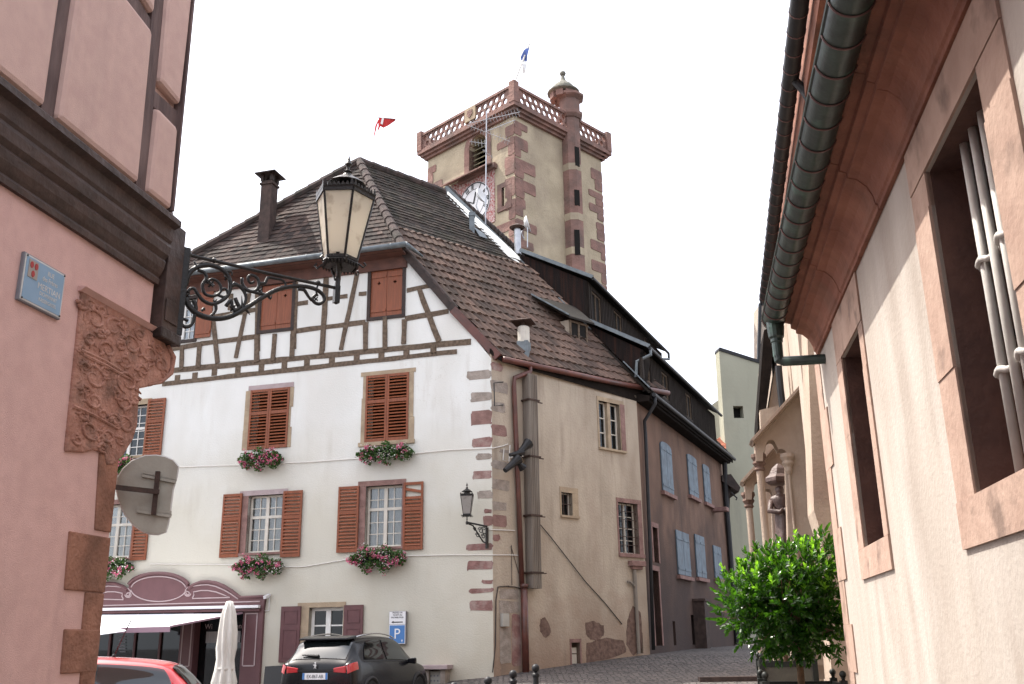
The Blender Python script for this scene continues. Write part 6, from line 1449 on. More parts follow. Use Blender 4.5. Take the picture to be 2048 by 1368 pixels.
mb = MB(); mb.box(PF, -11, UE-.01, 4.59, 9.5, -4, .08); mb.build('upper_wall', M['plaster_pink2'], ph)
dU = .08
def pan(pts, nm='wall_panel', m='plaster_pink2', d0=.05, d1=.15, bev=.035):
    mb = MB(); mb.prism(PF, [(lambda q: (min(q[0], UE-.022), max(q[1], 4.602)))(PF.uv(x, y, .12)) for x, y in pts], d0, d1); return mb.build(nm, M[m], ph, bevel=bev)
pan([(-60,-60),(121,-60),(113,0),(78,244),(0,184),(-60,138)])
pan([(152,-60),(143,0),(104,266),(268,394),(300,64),(250,0),(200,-60)])
pan([(245,-60),(284,0),(303,30),(311,-60)]); pan([(336,-60),(328,0),(314,163),(355,212),(368,100),(381,0),(388,-60)])
pan([(309,214),(351,257),(338,452),(287,411)])
for pts in ([(113,0),(143,0),(103,270),(78,250)], [(305,0),(328,0),(287,415),(269,400)]):
    e = [(pts[0][0]+8, -60), (pts[1][0]+8, -60), pts[2], pts[3]]; pan(e, 'timber_post', 'timber_grey', .05, .118, .004)
pan([(200,-60),(245,-60),(306,42),(300,66)], 'timber_brace', 'timber_grey', .05, .112, .004); pan([(311,180),(360,226),(357,260),(308,212)], 'timber_rail', 'timber_grey', .05, .112, .004)
mb = MB(); mb.box(PF, UE-.024, UE, 4.602, 9.5, -.3, .155); mb.build('corner_strip', M['timber_grey'], ph)
# moulding
mb = MB(); mb.box(PF, -.049, min(.30, UM-.01), 3.66, 4.59, -.3, -.001); mb.build('wall_over_corbel', M['plaster_pink'], ph)
prof = [(0, 4.085), (.03, 4.085), (.035, 4.12), (.025, 4.14), (.04, 4.16), (.06, 4.20), (.07, 4.25), (.06, 4.27), (.09, 4.30), (.10, 4.36), (.09, 4.39), (.105, 4.41), (.115, 4.50), (.165, 4.52), (.165, 4.56), (.14, 4.585), (.0, 4.6)]
mb = MB(); n = len(prof); mb.v = [PF.P(UM, y, x) for x, y in prof]+[PF.P(-11, y, x) for x, y in prof]; mb.f = [list(range(n)), list(range(2*n-1, n-1, -1))]+[[k, (k+1) % n, (k+1) % n+n, k+n] for k in range(n)]
mb.build('timber_moulding', M['moulding'], ph)
q = (PF.uv(312, 600, .0)[0], PF.uv(360, 600, .065)[0], PF.uv(318, 662, .1)[1], 4.6)
mb = MB(); mb.box(PF, q[0], q[1], q[2]+.05, q[3], -.25, .065); mb.box(PF, q[0]+.02, q[1]-.02, q[2]+.12, 4.0, .065, .075); mb.build('corner_post', M['moulding'], ph, bevel=.012)
mb = MB(); mb.box(PF, q[0]-.03, q[1]+.03, q[2]-.02, q[2]+.06, -.25, .09); mb.build('post_foot', M['timber_dark'], ph, bevel=.01)
mb = MB(); u0_, u1_ = UE+.002, UE+.13; mb.hexa([PF.P(u0_, 4.60, -.35), PF.P(u1_, 4.53, -.35), PF.P(u1_, 4.53, .1), PF.P(u0_, 4.60, .1), PF.P(u0_, 4.74, -.35), PF.P(u1_, 4.55, -.35), PF.P(u1_, 4.55, .1), PF.P(u0_, 4.74, .1)]); mb.build('corner_flashing', M['timber_grey'], ph)
# carved corbel
cp_ = [(167,571),(250,626),(308,666),(330,684),(343,712),(342,735),(330,762),(306,772),(280,777),(278,803),(276,850),(267,879),(247,912),(228,930),(214,930),(210,905),(190,900),(170,905),(133,903)]
mb = MB(); mb.prism(PF, [PF.uv(x, y, .02) for x, y in cp_], -.3, .02); cb2 = mb.build('carved_corbel', M['sandstone_relief'], ph, bevel=.012)
mb = MB(); a, b = PF.uv(165, 570, .03), PF.uv(308, 662, .03); mb.hexa([PF.P(a[0], a[1]-.035, 0), PF.P(b[0], a[1]-.035, 0), PF.P(b[0], a[1]-.035, .02), PF.P(a[0], a[1]-.035, .02), PF.P(a[0], a[1], 0), PF.P(b[0], a[1], 0), PF.P(b[0], a[1]-.01, .055), PF.P(a[0], a[1]-.01, .055)]); mb.build('corbel_top_band', M['plaster_pink'], cb2)
rn = random.Random(8)
def rel(pts, r, nm='carved_scroll'):
    mb = MB(); P3 = [PF.P(*PF.uv(x, y, .02), .016+rn.uniform(-.002, .006)) for x, y in pts]; n_ = len(P3)
    mb.tube(P3, [r*(.4+.8*math.sin(math.pi*min(1, (i+1.5)/n_))) for i in range(n_)], 6); return mb
mbs = MB()
def addm(m2): b = len(mbs.v); mbs.v += m2.v; mbs.f += [[i+b for i in f] for f in m2.f]
for cx, cy, R, s0 in ((190,640,24,1),(228,655,24,-1),(262,690,22,1),(298,705,20,-1),(180,680,14,-1),(215,700,18,1),(250,722,15,-1),(286,742,14,1),(320,728,14,1),(188,755,26,1),(188,800,20,-1),(255,765,24,1),(250,805,18,-1),(180,860,22,1),(215,870,18,-1),(250,850,18,1),(165,610,10,1),(240,880,10,1),(165,700,9,1),(320,700,9,-1),(180,612,14,-1),(205,622,12,1),(245,645,12,-1),(280,668,12,1),(200,668,10,-1),(240,690,10,1),(170,735,12,1),(210,745,12,-1),(235,790,12,1),(270,800,12,-1),(170,780,12,-1),(165,830,12,1),(205,830,12,-1),(230,840,12,1),(155,880,12,-1),(205,895,10,1),(300,725,10,1),(330,745,10,1)):
    sl_ = .62; N_ = 20
    pts = []
    for k in range(N_):
        t = k/N_; a = s0*t*8.5+rn.uniform(0, 6); 
        pts = pts
    a0 = rn.uniform(0, 6.28)
    pts = [(cx+R*(1-.8*k/N_)*math.cos(a0+s0*k*.42), cy+R*(1-.8*k/N_)*math.sin(a0+s0*k*.42)+sl_*.55*R*(1-.8*k/N_)*math.cos(a0+s0*k*.42)) for k in range(N_)]
    addm(rel(pts, .011))
    for j in range(3):
        a = rn.uniform(0, 6.28); addm(rel([(cx+R*math.cos(a)*q_, cy+R*math.sin(a)*q_+.3*R*math.cos(a)*q_) for q_ in (.7, 1.0, 1.3)], .013))
mbs.build('carved_scrolls', M['sandstone_relief'], cb2, smooth=True)
for pts in ([(160,700),(210,722),(260,752),(278,768)], [(165,708),(212,732),(262,760),(278,776)], [(145,812),(190,832),(235,858),(262,840)]):
    m2 = rel(pts, .012); m2.build('carved_band', M['sandstone_relief'], cb2)
m2 = rel([(335,690),(346,715),(342,745),(322,765),(296,770)], .02); m2.build('corbel_roll', M['sandstone_relief'], cb2, smooth=True)
for i, pts in enumerate(([(200,905),(230,905),(215,1066),(190,1066)], [(140,1062),(217,1068),(212,1188),(130,1180)], [(172,1184),(209,1189),(203,1266),(165,1260)], [(130,1258),(204,1266),(196,1346),(124,1336)], [(163,1340),(196,1346),(190,1420),(158,1420)])):
    us_ = [PF.uv(x, y, .01) for x, y in pts]; u0 = min(us_[0][0], us_[3][0]); 
    mb = MB(); pl = [(us_[0][0], us_[0][1]-.0), (-.046, us_[0][1]), (-.046, us_[2][1]+.006), (us_[3][0], us_[2][1]+.006)]
    mb.prism(PF, pl, -.35, .012+.003*(i % 2)); mb.build('corner_stone', M['sandstone'], ph, bevel=.008)
# street name plate
sn = thing('street_sign', 'blue enamelled street name plate with a small coat of arms on the pink wall', 'sign', PF.P(*PF.uv(84, 570), .02))
q = PF.rect((48,500),(131,551),(119,641),(37,598), d=.02)
mb = MB(); mb.box(PF, *q, .0, .022); mb.build('backing', M['plate_grey'], sn, bevel=.003)
mb = MB(); mb.box(PF, q[0]+.008, q[1]-.008, q[2]+.008, q[3]-.008, .0221, .026); mb.build('white_border', M['plate_white'], sn)
mb = MB(); mb.box(PF, q[0]+.018, q[1]-.018, q[2]+.018, q[3]-.018, .0262, .0285); mb.build('blue_plate', M['plate_blue'], sn)
W_, H_ = q[1]-q[0], q[3]-q[2]
tx = q[0]+W_*.63
for s_t, yy, hh in (("RUE", .80, .030), ("des Frères", .66, .030), ("MERTIAN", .47, .038), ("DICHMANNET", .33, .022), ("KASSERGASSEL", .20, .022)):
    text(s_t, PF, tx, q[2]+H_*yy-hh*.5, .0287, hh, M['plate_white'], sn, wscale=.8 if s_t != "MERTIAN" else .95, ext=.0012)
cq = (q[0]+W_*.10, q[0]+W_*.32, q[2]+H_*.53, q[2]+H_*.90)
mb = MB(); mb.box(PF, *cq, .0286, .0315); cre = mb.build('coat_of_arms', mat('grey enamel', (.33, .29, .26), rough=.5), sn)
mb = MB()
for x, y in ((.28, .72), (.75, .72), (.5, .25)): mb.disc(PF, cq[0]+(cq[1]-cq[0])*x, cq[2]+(cq[3]-cq[2])*y, .014, .02, .0316, .034, 12)
mb.build('red_charge', M['red_enamel'], cre)
mb = MB()
for x in (.05, .95):
    for y in (.06, .94): mb.disc(PF, q[0]+W_*x, q[2]+H_*y, .006, .006, .0286, .032, 8)
mb.build('screw', M['iron'], sn)
# ------------------------------------------------------------------ big street lantern
O1 = atY(370, 510, 6.75); O2 = atZ(680, 575, O1.z); LF = Frame(Vector((O1.x, O1.y, 0)), (O2-O1))
sl2 = thing('street_lantern', 'large black wrought iron street lantern with opal panes on a scrolled bracket in the foreground', 'street lamp', O1)
def lp(x, y, d=0): return LF.P(*LF.uv(x, y, d), d)
def lt2(pts, r, m=6, sm=3):
    # smooth the polyline
    P3 = [lp(*p) for p in pts]; out = []
    for i in range(len(P3)-1):
        a = P3[max(0, i-1)]; b = P3[i]; c = P3[i+1]; d = P3[min(len(P3)-1, i+2)]
        for k in range(sm):
            t = k/sm; out.append(.5*((2*b)+(c-a)*t+(2*a-5*b+4*c-d)*t*t+(3*b-a-3*c+d)*t**3))
    out.append(P3[-1]); n_ = len(out); rr = r if isinstance(r, (int, float)) else None
    R = [r*1.15]*n_ if rr else [1.3*(r[0]+(r[1]-r[0])*i/(n_-1)) for i in range(n_)]
    mb = MB(); mb.tube(out, R, m); return mb
mb = MB(); mb.beam(lp(373, 497), lp(354, 672), .055, .06, LF.n); mb.build('wall_plate', M['iron'], sl2, bevel=.005)
lt2([(366,507),(520,543),(676,577)], .0125, 8, 1).build('top_bar', M['iron'], sl2)
mb = MB()
for x, y, r in ((376,509,.03),(428,521,.022),(636,566,.022),(674,577,.024),(672,604,.02)): mb.ball(lp(x, y), r, 10)
mb.beam(lp(674, 572), lp(672, 606), .045, .045); mb.build('collar', M['iron'], sl2)
curves = [([(372,596),(378,612),(392,626),(415,635),(440,637),(465,631),(490,617),(520,598),(550,581),(580,573),(610,573),(632,579),(646,590),(648,601),(638,608),(628,604),(625,596),(632,590)], (.018, .010)),
 ([(371,572),(377,550),(392,535),(415,530),(438,536),(455,550),(461,570),(456,590),(440,603),(422,608),(405,600),(394,586),(388,577),(380,578),(375,585)], (.016, .009)),
 ([(395,540),(408,545),(413,556),(405,570),(410,588),(428,592),(442,582),(438,566),(424,558),(412,566)], (.011, .008)),
 ([(436,590),(448,594),(455,586),(450,577),(440,580)], (.009, .007)), ([(460,572),(474,570),(486,580),(492,595),(488,610),(484,618)], (.012, .008)),
 ([(466,566),(482,574),(497,582),(510,582),(518,570),(514,556),(502,550),(496,556),(500,566),(508,564)], (.012, .008)),
 ([(484,556),(484,566),(492,578),(506,584),(524,588),(540,590)], (.010, .010)), ([(518,566),(530,566),(536,555),(550,557),(564,560),(571,569),(568,577),(561,574)], (.011, .007)),
 ([(470,596),(474,606),(478,616),(466,622)], (.012, .014)), ([(386,600),(392,616),(388,636),(382,650),(370,654),(362,646),(366,638),(376,642)], (.013, .009)),
 ([(430,605),(432,618),(426,628),(420,632)], (.011, .008)), ([(398,536),(392,530),(388,522)], (.016, .002)), ([(484,618),(484,604),(483,591)], (.010, .001)), ([(490,617),(496,624),(500,630)], (.012, .001)),
 ([(596,578),(608,580),(616,592),(624,602)], (.013, .008)), ([(636,570),(632,582),(636,592)], (.006, .006)), ([(404,622),(408,616),(410,622)], (.01, .002)), ([(448,545),(462,543),(464,552)], (.012, .003)), ([(535,590),(541,598),(544,590)], (.01, .002)), ([(452,612),(462,600),(464,616)], (.012, .01))]
for pts, r in curves: lt2(pts, r, 7).build('scroll', M['iron'], sl2, smooth=True)
for x, y, r in ((422,568,.03),(430,603,.02),(454,555,.028),(466,616,.03),(376,590,.022),(376,602,.026),(520,582,.024),(632,598,.020),(563,573,.012)):
    mb = MB(); 
    for k in range(6):
        a = k*1.05; mb.tube([lp(x, y), lp(x, y)+LF.u*math.cos(a)*r+Z*math.sin(a)*r+LF.n*.012*((k % 2)*2-1)], [r*.42, r*.18], 5)
    mb.build('leaf_knot', M['iron'], sl2)
til = Matrix.Rotation(math.radians(2.2), 3, 'Y')
Lc = atY(681, 522, O2.y); sL = (atY(694, 392, O2.y).z-Lc.z)*.94
lantern(sl2, Lc, sL, M['milk'], til, nside=6, rot=.95, fork=False)
mb = MB(); mb.tube([Lc-Z*.05*sL, lerp(Lc, lp(674, 577), .5), lp(674, 577)], [.028, .02, .024], 10); mb.tube([Lc+Z*.03-Vector((0, .13, 0)), lp(678, 560)], .016, 8); mb.tube([Lc+Vector((-.09, .05, -.02)), lp(670, 560)], .009, 6); mb.build('stem', M['iron'], sl2)
# ------------------------------------------------------------------ traffic sign seen from behind
TFy = 6.45; TF = Frame(Vector((atY(300, 985, TFy).x, TFy, 0)), Vector((1, .25, 0)))
ts = thing('round_traffic_sign', 'grey back of a round traffic sign on an iron arm at the pink house corner', 'traffic sign', TF.P(*TF.uv(300, 1060), 0))
pts = [(290,912),(312,911),(330,914),(346,921),(356,933),(353,952),(345,980),(340,1020),(336,1045),(331,1063),(316,1068),(300,1067),(282,1060),(266,1048),(250,1028),(238,1000),(233,975),(236,955),(246,938),(264,922)]
c = [TF.uv(x, y) for x, y in pts]; mb = MB(); mb.prism(TF, c, -.02, 0); mb.build('disc', M['sign_back'], ts)
mb = MB(); mb.tube([TF.P(a, b, -.012) for a, b in c+[c[0]]], .009, 6, False); mb.build('rim', M['plate_white'], ts)
tp = lambda x, y, d=.02: TF.P(*TF.uv(x, y, d), d)
for a, b in (((285,945),(352,958)), ((285,950),(352,963)), ((274,1015),(343,1026)), ((274,1021),(343,1032))): mb = MB(); mb.beam(tp(*a, .015), tp(*b, .015), .025, .012, TF.n); mb.build('clamp_rail', M['sign_back'], ts)
mb = MB(); mb.beam(tp(316,943,.04), tp(307,1029,.04), .03, .03, TF.n); mb.beam(tp(318,984,.06), PF.P(*PF.uv(226, 973), -.02)*1.0, .025, .03); mb.build('iron_arm', M['iron_rust'], ts)
# ------------------------------------------------------------------ bay trees in planters
def bay(name_lbl, blobs, Y, trunk_px, seed, ntw, pl_lbl, plc, plw, ztop_px):
    rn = random.Random(seed)
    tpx = atY(*trunk_px, Y); g_ = gz(tpx.x, Y)
    t = thing('bay_tree', name_lbl, 'tree', (tpx.x, Y, g_+.6), 'bay trees in planters')
    bl = []
    for x, y, r in blobs: c = atY(x, y, Y); bl.append((c+Vector((0, rn.uniform(-.12, .12), 0)), r*Y/2021))
    cc_ = sum((b[0] for b in bl), Vector((0, 0, 0)))/len(bl)
    mb = MB(); base = Vector((tpx.x, Y, g_+.72)); top = Vector((tpx.x, Y, cc_.z-.12)); pts = [base, lerp(base, top, .35)+Vector((.012, .01, 0)), lerp(base, top, .7)-Vector((.01, 0, 0)), top]
    mb.tube(pts, [.038, .033, .032, .028], 10)
    for c, r in bl:
        m_ = lerp(top, c, .5)+Vector((rn.uniform(-.05, .05), rn.uniform(-.05, .05), -.03)); mb.tube([top-Z*.02, m_, c], [.022, .014, .006], 6)
        for k in range(5):
            d = Vector((rn.gauss(0, 1), rn.gauss(0, 1), rn.gauss(.2, 1))).normalized(); mb.tube([lerp(m_, c, rn.random()), c+d*r*.8], [.008, .003], 5)
    mb.build('trunk', M['trunk'], t, smooth=True)
    lf = MB(); nw = MB()
    def leaf(mb, p, d, L_, wd, up, k):
        s = d.cross(up)
        if s.length < 1e-3: s = Vector((1, 0, 0))
        s.normalize(); n_ = s.cross(d).normalized(); b = len(mb.v); cur = rn.uniform(-.12, .25)
        def q(t, w_, fold): return p+d*(L_*t)+s*(w_*wd)+n_*(-cur*L_*t*t+abs(w_)*wd*.25)
        mb.v += [q(0, 0, 0), q(.35, .5, 1), q(.7, .42, 1), q(1, 0, 0), q(.7, -.42, 1), q(.35, -.5, 1), q(.35, 0, 0), q(.7, 0, 0)]
        mb.f += [[b, b+1, b+6], [b+1, b+2, b+7, b+6], [b+2, b+3, b+7], [b+3, b+4, b+7], [b+4, b+5, b+6, b+7], [b+5, b, b+6]]
        for i in range(8): mb.uv[b+i] = (k+.5, .5)
    wts = [r*r for _, r in bl]
    for k in range(ntw):
        c, r = rn.choices(bl, wts)[0]
        d = Vector((rn.gauss(0, 1), rn.gauss(0, 1), rn.gauss(0, 1))).normalized()
        rad = r*(rn.uniform(.45, 1.0)**.6)*rn.choice((1, 1, 1, 1.08)); p = c+d*rad
        dirn = (d*.8+Z*rn.uniform(.3, .9)+Vector((rn.gauss(0, .25), rn.gauss(0, .25), 0))).normalized()
        if d.z < -.4: dirn = (d+Z*rn.uniform(-.2, .5)).normalized()
        young = d.z > .0 and rad > r*.85 and rn.random() < .62
        nl = rn.randint(8, 12)
        for j in range(nl):
            a = j*2.4+rn.uniform(-.3, .3); side = Vector((math.cos(a), math.sin(a), 0)); side = (side-dirn*side.dot(dirn)).normalized()
            op = rn.uniform(.5, 1.1) if j < nl-3 else .35
            ld = (dirn+side*op).normalized(); lp_ = p+dirn*(.012*j)
            leaf(nw if (young and j > 2) else lf, lp_, ld, rn.uniform(.05, .092)*(1 if not young else .85), rn.uniform(.022, .034), dirn, k*13+j)
    lf.build('crown', M['leaf'], t); nw.build('young_leaves', M['leaf_new'], t, label='bright young leaves at the top of the crown') 
    # planter
    pc = Vector((tpx.x, Y, 0)); zt = ztop_px; hw = plw/2; pf = Frame(Vector((tpx.x+.0, Y, g_)), -nR, -dr); H_ = zt-g_
    p = thing('planter', pl_lbl, 'planter', (tpx.x, Y, g_), 'square planters of the bay trees')
    for a in (-1, 1):
        for b in (-1, 1):
            mb = MB(); mb.box(pf, a*hw-.035, a*hw+.035, 0, H_-.03, b*hw-.035, b*hw+.035); pp = mb.build('corner_post', M['planter'], p, bevel=.004)
            mb = MB(); mb.lathe(pf.P(a*hw, H_-.03, b*hw), [(.02, 0), (.016, .015), (.03, .025)], 10); mb.ball(pf.P(a*hw, H_+.025, b*hw), .034, 12); mb.build('ball_finial', M['planter'], pp, smooth=True)
    for (u0, u1, d0, d1) in ((-hw, hw, hw-.012, hw+.012), (-hw, hw, -hw-.012, -hw+.012), (-hw-.012, -hw+.012, -hw, hw), (hw-.012, hw+.012, -hw, hw)):
        mb = MB(); mb.box(pf, u0, u1, .12, H_-.12, d0, d1); mb.build('side_panel', M['planter_panel'], p)
        e = .008
        for r0, r1 in ((H_-.13, H_-.06), (.08, .15)): mb = MB(); mb.box(pf, u0-e, u1+e, r0, r1, d0-e, d1+e); mb.build('rail', M['planter'], p)
    mb = MB(); mb.box(pf, -hw+.02, hw-.02, .3, H_-.16, -hw+.02, hw-.02); mb.build('soil', M['soil'], p)
bay('bay tree with glossy dark crown and bright new leaves in the nearer planter', [(1560,1195,72),(1500,1190,52),(1545,1140,46),(1600,1150,60),(1640,1122,42),(1480,1222,44),(1530,1245,52),(1610,1225,72),(1655,1190,48),(1660,1262,46),(1590,1270,44),(1550,1268,36),(1625,1285,34)], 10.15, (1598, 1330), 1, 1050,
    'dark square planter with ball finials at the bottom edge, nearest the sunlit wall end', None, .72, 1.24)
bay('second bay tree half hidden behind the nearer bay tree crown', [(1570,1215,55),(1600,1190,50),(1545,1230,40),(1620,1230,45)], 14.2, (1570, 1310), 2, 300,
    'grey panelled square planter standing behind the nearer planter', None, .70, 1.36)
# ------------------------------------------------------------------ cars
def catm(a, b, c, d, t): return .5*((2*b)+(c-a)*t+(2*a-5*b+4*c-d)*t*t+(3*b-a-3*c+d)*t**3)
class Car:
    def __init__(s, st, pos, yaw_az, scale):
        s.st = st; s.pos = Vector(pos); s.f = Vector((math.sin(yaw_az), math.cos(yaw_az), 0)); s.r = Vector((s.f.y, -s.f.x, 0)); s.k = scale
        s.sec = []
        for x, zl, zb, zr, wl, wb, wr in st:
            zm = zl+(zb-zl)*.55
            s.sec.append([(x, wl*.9, zl), (x, wl, zl+.12), (x, wl*1.01, zm), (x, wb, zb), (x, wb*.45+wr*.55, zb+(zr-zb)*.5), (x, wr, zr-min(.07, (zr-zb)*.3)), (x, wr*.62, zr-.012), (x, 0, zr)])
    def S(s, a, t):
        """a along the stations, t 0..14 round the section (7 = roof centre)"""
        m = 1
        if t > 7: t = 14-t; m = -1
        i = min(int(a), len(s.sec)-2); fa = a-i; j = min(int(t), 6); ft = t-j
        def P(ii, jj):
            ii = max(0, min(len(s.sec)-1, ii)); mm = 1
            if jj > 7: jj = 14-jj; mm = -1
            jj = max(0, jj); q = s.sec[ii][jj]; return Vector((q[0], q[1]*mm, q[2]))
        rows = [catm(P(i+k, j-1), P(i+k, j), P(i+k, j+1), P(i+k, j+2), ft) for k in (-1, 0, 1, 2)]
        v = catm(*rows, fa); v.y = max(0, v.y)*m if m == 1 else -max(0, v.y)
        return v
    def W(s, v): return s.pos+(s.f*v.x+s.r*v.y)*s.k+Z*v.z*s.k
    def body(s, m, parent, nm='body'):
        mb = MB(); NA = (len(s.sec)-1)*10; NT = 112
        for i in range(NA+1):
            for j in range(NT+1): mb.v.append(s.W(s.S(i/10*.99999, j*14/NT)))
        for i in range(NA):
            for j in range(NT): a = i*(NT+1)+j; mb.f.append([a, a+1, a+NT+2, a+NT+1])
        mb.f.append([j for j in range(NT+1)]); mb.f.append([NA*(NT+1)+j for j in range(NT+1)][::-1]); mb.f += [[i*(NT+1), (i+1)*(NT+1), (i+1)*(NT+1)+NT, i*(NT+1)+NT] for i in range(NA)]
        return mb.build(nm, m, parent, smooth=True)
    def patch(s, poly, off, m, parent, nm, res=14):
        """poly in (a,t): a quad a0t0,a1t0,a1t1,a0t1"""
        mb = MB(); (p0, p1, p2, p3) = poly; N_ = res
        for i in range(N_+1):
            for j in range(N_+1):
                x = i/N_; y = j/N_
                a = (p0[0]*(1-x)+p1[0]*x)*(1-y)+(p3[0]*(1-x)+p2[0]*x)*y; t = (p0[1]*(1-x)+p1[1]*x)*(1-y)+(p3[1]*(1-x)+p2[1]*x)*y
                e = .02; c = s.S(a, t); da = s.S(a+e, t)-s.S(a-e if a > e else a, t); dt = s.S(a, t+e)-s.S(a, t-e); n_ = da.cross(dt)
                if n_.length > 0: n_.normalize()
                if n_.dot(c-Vector((c.x*.5+1.0, 0, .6))) < 0: n_ = -n_
                mb.v.append(s.W(c+n_*off))
        n0 = len(mb.v)
        for i in range(N_):
            for j in range(N_): a = i*(N_+1)+j; mb.f.append([a, a+1, a+N_+2, a+N_+1])
        return mb.build(nm, m, parent, smooth=True)
    def wheel(s, x, y, R, parent):
        c = s.W(Vector((x, y, R))); q = s.r.to_track_quat('Z', 'Y').to_matrix(); 
        mb = MB(); mb.lathe(c, [(R*.6*s.k, -.09*s.k), (R*.95*s.k, -.1*s.k), (R*s.k, -.07*s.k), (R*s.k, .07*s.k), (R*.95*s.k, .1*s.k), (R*.62*s.k, .09*s.k)], 28, 0, q); w_ = mb.build('wheel', M['rubber'], parent, smooth=False)
        mb = MB(); sg = 1 if y > 0 else -1
        mb.lathe(c, [(R*.60*s.k, .085*s.k*sg), (R*.56*s.k, .07*s.k*sg), (R*.12*s.k, .075*s.k*sg), (R*.1*s.k, .09*s.k*sg)], 20, 0, q); mb.build('rim', M['steel'], w_)
    def arch(s, x, y, R, parent):
        mb = MB(); c = s.W(Vector((x, y, R))); N_ = 18
        P3 = [c+(s.f*math.cos(math.pi*k/N_)*(R*1.18)+Z*math.sin(math.pi*k/N_)*R*1.18)*s.k for k in range(N_+1)]; mb.tube(P3, .045*s.k, 8); mb.build('wheel_arch', M['car_trim'], parent)
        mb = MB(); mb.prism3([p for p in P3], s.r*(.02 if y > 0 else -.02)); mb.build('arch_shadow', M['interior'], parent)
suv = [(0.0,.42,.92,.97,.66,.62,.5),(.05,.33,.99,1.06,.80,.76,.60),(.28,.28,1.02,1.33,.855,.82,.60),(.50,.27,1.01,1.51,.865,.84,.61),(1.2,.26,1.0,1.56,.87,.855,.63),(2.0,.26,.98,1.565,.87,.855,.63),(2.6,.26,.96,1.49,.87,.85,.62),(3.05,.26,.95,1.22,.87,.84,.66),(3.35,.27,.92,1.02,.87,.82,.68),(3.85,.28,.84,.92,.85,.78,.62),(4.1,.32,.70,.78,.76,.68,.5),(4.16,.40,.58,.62,.66,.58,.4)]
rc_ = atY(632, 1330, 19.7); az = math.radians(17); kS = .955
bc = thing('black_car', 'black compact crossover car parked in front of the white house, seen from behind', 'car', (rc_.x, 19.7, gz(rc_.x, 20)))
car = Car(suv, (rc_.x, 19.7, gz(rc_.x, 20)+.0), az, kS); gzc = car.pos.z
zr = atY(690, 1268, 21).z; car.pos.z = zr-1.60*kS
bd = car.body(M['car_black'], bc)
car.patch([(1.25,5.0),(2.75,5.0),(2.75,9.0),(1.25,9.0)], .012, M['car_glass'], bc, 'rear_window', 18)
for t0, t1 in ((3.25, 4.8), (14-3.25, 14-4.8)):
    car.patch([(3.05,t0),(4.35,t0),(4.35,t1),(3.6,t1)], .012, M['car_glass'], bc, 'side_window'); car.patch([(4.5,t0),(6.55,t0),(5.75,t1),(4.5,t1)], .012, M['car_glass'], bc, 'side_window')
    tm = (t0 > 7)
    s2 = 1 if not tm else -1
    mb = MB(); P3 = [car.W(car.S(a, 5.3 if not tm else 8.7)+Vector((0, 0, .03+.045*math.sin(math.pi*(a-3)/2.9)))) for a in [3+.29*k for k in range(11)]]; mb.tube(P3, .016, 8); mb.build('roof_rail', M['chrome'], bc, smooth=True)
    car.patch([(.45,2.45 if not tm else 11.55),(1.75,2.6 if not tm else 11.4),(1.75,3.1 if not tm else 10.9),(.45,3.15 if not tm else 10.85)], .018, M['tail_red'], bc, 'tail_lamp')
    mb = MB(); p = car.W(Vector((-.005, .62*s2, .90))); 
    mb.v = []; B_ = lambda x, y, z: car.W(Vector((x, y*s2, z)))
    mb.hexa([B_(-.02, .40, .85), B_(-.01, .66, .83), B_(.05, .70, .83), B_(.05, .40, .85), B_(-.02, .40, .93), B_(-.01, .66, .97), B_(.05, .70, .97), B_(.05, .40, .93)]); mb.build('tail_lamp', M['tail_red'], bc, bevel=.012)
    mb = MB(); mm_ = B_(2.78, .90, .99); mb.hexa([B_(2.72, .84, .96), B_(2.72, 1.04, .94), B_(2.86, 1.02, .95), B_(2.86, .84, .97), B_(2.72, .84, 1.06), B_(2.72, 1.05, 1.08), B_(2.84, 1.02, 1.07), B_(2.84, .84, 1.05)]); mb.build('wing_mirror', M['car_black'], bc, bevel=.02)
    car.patch([(3.0,3.12 if not tm else 10.88),(6.6,3.12 if not tm else 10.88),(6.6,3.2 if not tm else 10.8),(3.0,3.2 if not tm else 10.8)], .008, M['car_trim'], bc, 'window_trim')
    for x in (.78, 3.32): car.wheel(x, .80*s2, .33, bc); car.arch(x, .865*s2, .33, bc)
Bc = lambda x, y, z: car.W(Vector((x, y, z)))
mb = MB(); mb.hexa([Bc(.26, -.56, 1.47), Bc(.26, .56, 1.47), Bc(.60, .60, 1.50), Bc(.60, -.60, 1.50), Bc(.26, -.56, 1.51), Bc(.26, .56, 1.51), Bc(.60, .60, 1.56), Bc(.60, -.60, 1.56)]); mb.build('roof_spoiler', M['car_black'], bc, bevel=.015)
CFr = Frame(car.W(Vector((-.012, 0, 0))), car.r, -car.f)
mb = MB(); mb.box(CFr, -.27, .27, .68, .80, 0, .012); pl_ = mb.build('number_plate', M['sign_white'], bc)
mb = MB(); mb.box(CFr, -.27, -.225, .681, .799, .0125, .016); mb.box(CFr, .225, .27, .681, .799, .0125, .016); mb.build('plate_band', M['sign_blue'], pl_)
text("EX-867-AR", CFr, 0, .706, .014, .066, M['sign_black'], pl_, wscale=.85, ext=.001)
mb = MB(); mb.box(CFr, -.40, .40, .83, .85, 0, .012); mb.build('tailgate_strip', M['car_trim'], bc)
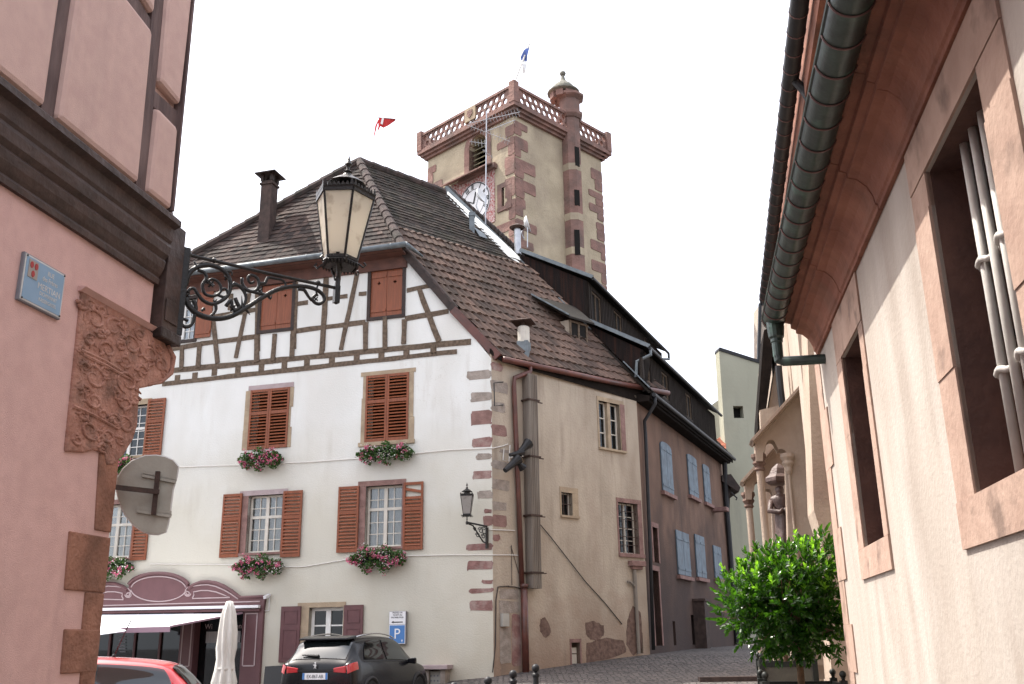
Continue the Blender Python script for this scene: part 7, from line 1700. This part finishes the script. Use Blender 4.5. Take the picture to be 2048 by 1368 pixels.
# small silver rampant lion badge
lion = [(-.03,0),(-.012,.012),(-.006,.05),(-.035,.06),(-.035,.075),(-.008,.075),(-.004,.10),(-.02,.11),(.0,.125),(.022,.12),(.03,.105),(.018,.095),(.02,.07),(.038,.05),(.022,.045),(.022,.012),(.035,0),(.015,-.002),(.006,.035),(-.004,.002)]
mb = MB(); mb.prism(CFr, [(x*1.05, .885+y*.95) for x, y in lion], 0.02, .035); mb.build('badge', M['chrome'], bc)
mb = MB(); w0_ = car.W(car.S(1.35, 7)+Vector((-.02, 0, .02))); mb.tube([w0_, w0_-car.r*.36+Z*.02], [.03, .012], 6); mb.build('rear_wiper', M['car_trim'], bc)
red = [(0.0,.42,.88,.94,.62,.58,.4),(.05,.32,.93,1.02,.76,.72,.52),(.25,.26,.94,1.24,.82,.79,.55),(.48,.25,.93,1.38,.83,.80,.56),(1.1,.24,.91,1.45,.84,.81,.58),(1.8,.24,.89,1.465,.84,.81,.58),(2.35,.24,.87,1.40,.84,.80,.57),(2.85,.25,.85,1.12,.84,.79,.6),(3.15,.26,.82,.92,.83,.77,.6),(3.6,.28,.74,.82,.80,.72,.55),(3.88,.34,.62,.68,.70,.6,.4),(3.92,.4,.55,.58,.6,.5,.3)]
rr0 = atY(394, 1350, 13.6); az2 = math.radians(-99)
rcr = thing('red_car', 'red three door hatchback at the bottom left, only its roof and side windows in view', 'car', (rr0.x, 13.6, gz(rr0.x, 13.6)))
c2 = Car(red, (rr0.x, 13.9, 0), az2, .97); zr = atY(290, 1310, 13.9).z; c2.pos.z = zr-1.475*.97
c2.body(M['car_red'], rcr)
for t0, t1, tm in ((3.2, 4.85, 0), (10.8, 9.15, 1)):
    c2.patch([(2.0,t0),(4.25,t0),(4.25,t1),(2.9,t1)], .012, M['car_glass'], rcr, 'side_window'); c2.patch([(4.42,t0),(6.65,t0),(5.8,t1),(4.42,t1)], .012, M['car_glass'], rcr, 'side_window')
    c2.patch([(2.6,t0*.985 if not tm else t0*1.004),(6.7,t0*.985 if not tm else t0*1.004),(6.7,t0),(2.7,t0)], .006, M['car_trim'], rcr, 'window_trim')
    c2.patch([(4.25,t0),(4.42,t0),(4.42,t1),(4.25,t1)], .009, M['car_trim'], rcr, 'door_pillar')
    c2.patch([(.7,2.9 if not tm else 11.1),(1.6,2.9 if not tm else 11.1),(2.4,4.2 if not tm else 9.8),(1.6,4.0 if not tm else 10.0)], .02, M['tail_red'], rcr, 'tail_lamp')
    for x in (.72, 3.15): c2.wheel(x, (.78 if not tm else -.78), .31, rcr)
c2.patch([(1.3,5.4),(2.6,5.4),(2.6,8.6),(1.3,8.6)], .012, M['car_glass'], rcr, 'rear_window', 16)
mb = MB(); p = atY(228, 1312, 13.9); mb.tube([p, atY(262, 1240, 13.7)], .008, 5); mb.ball(p, .03, 8); mb.build('aerial', M['black'], rcr)
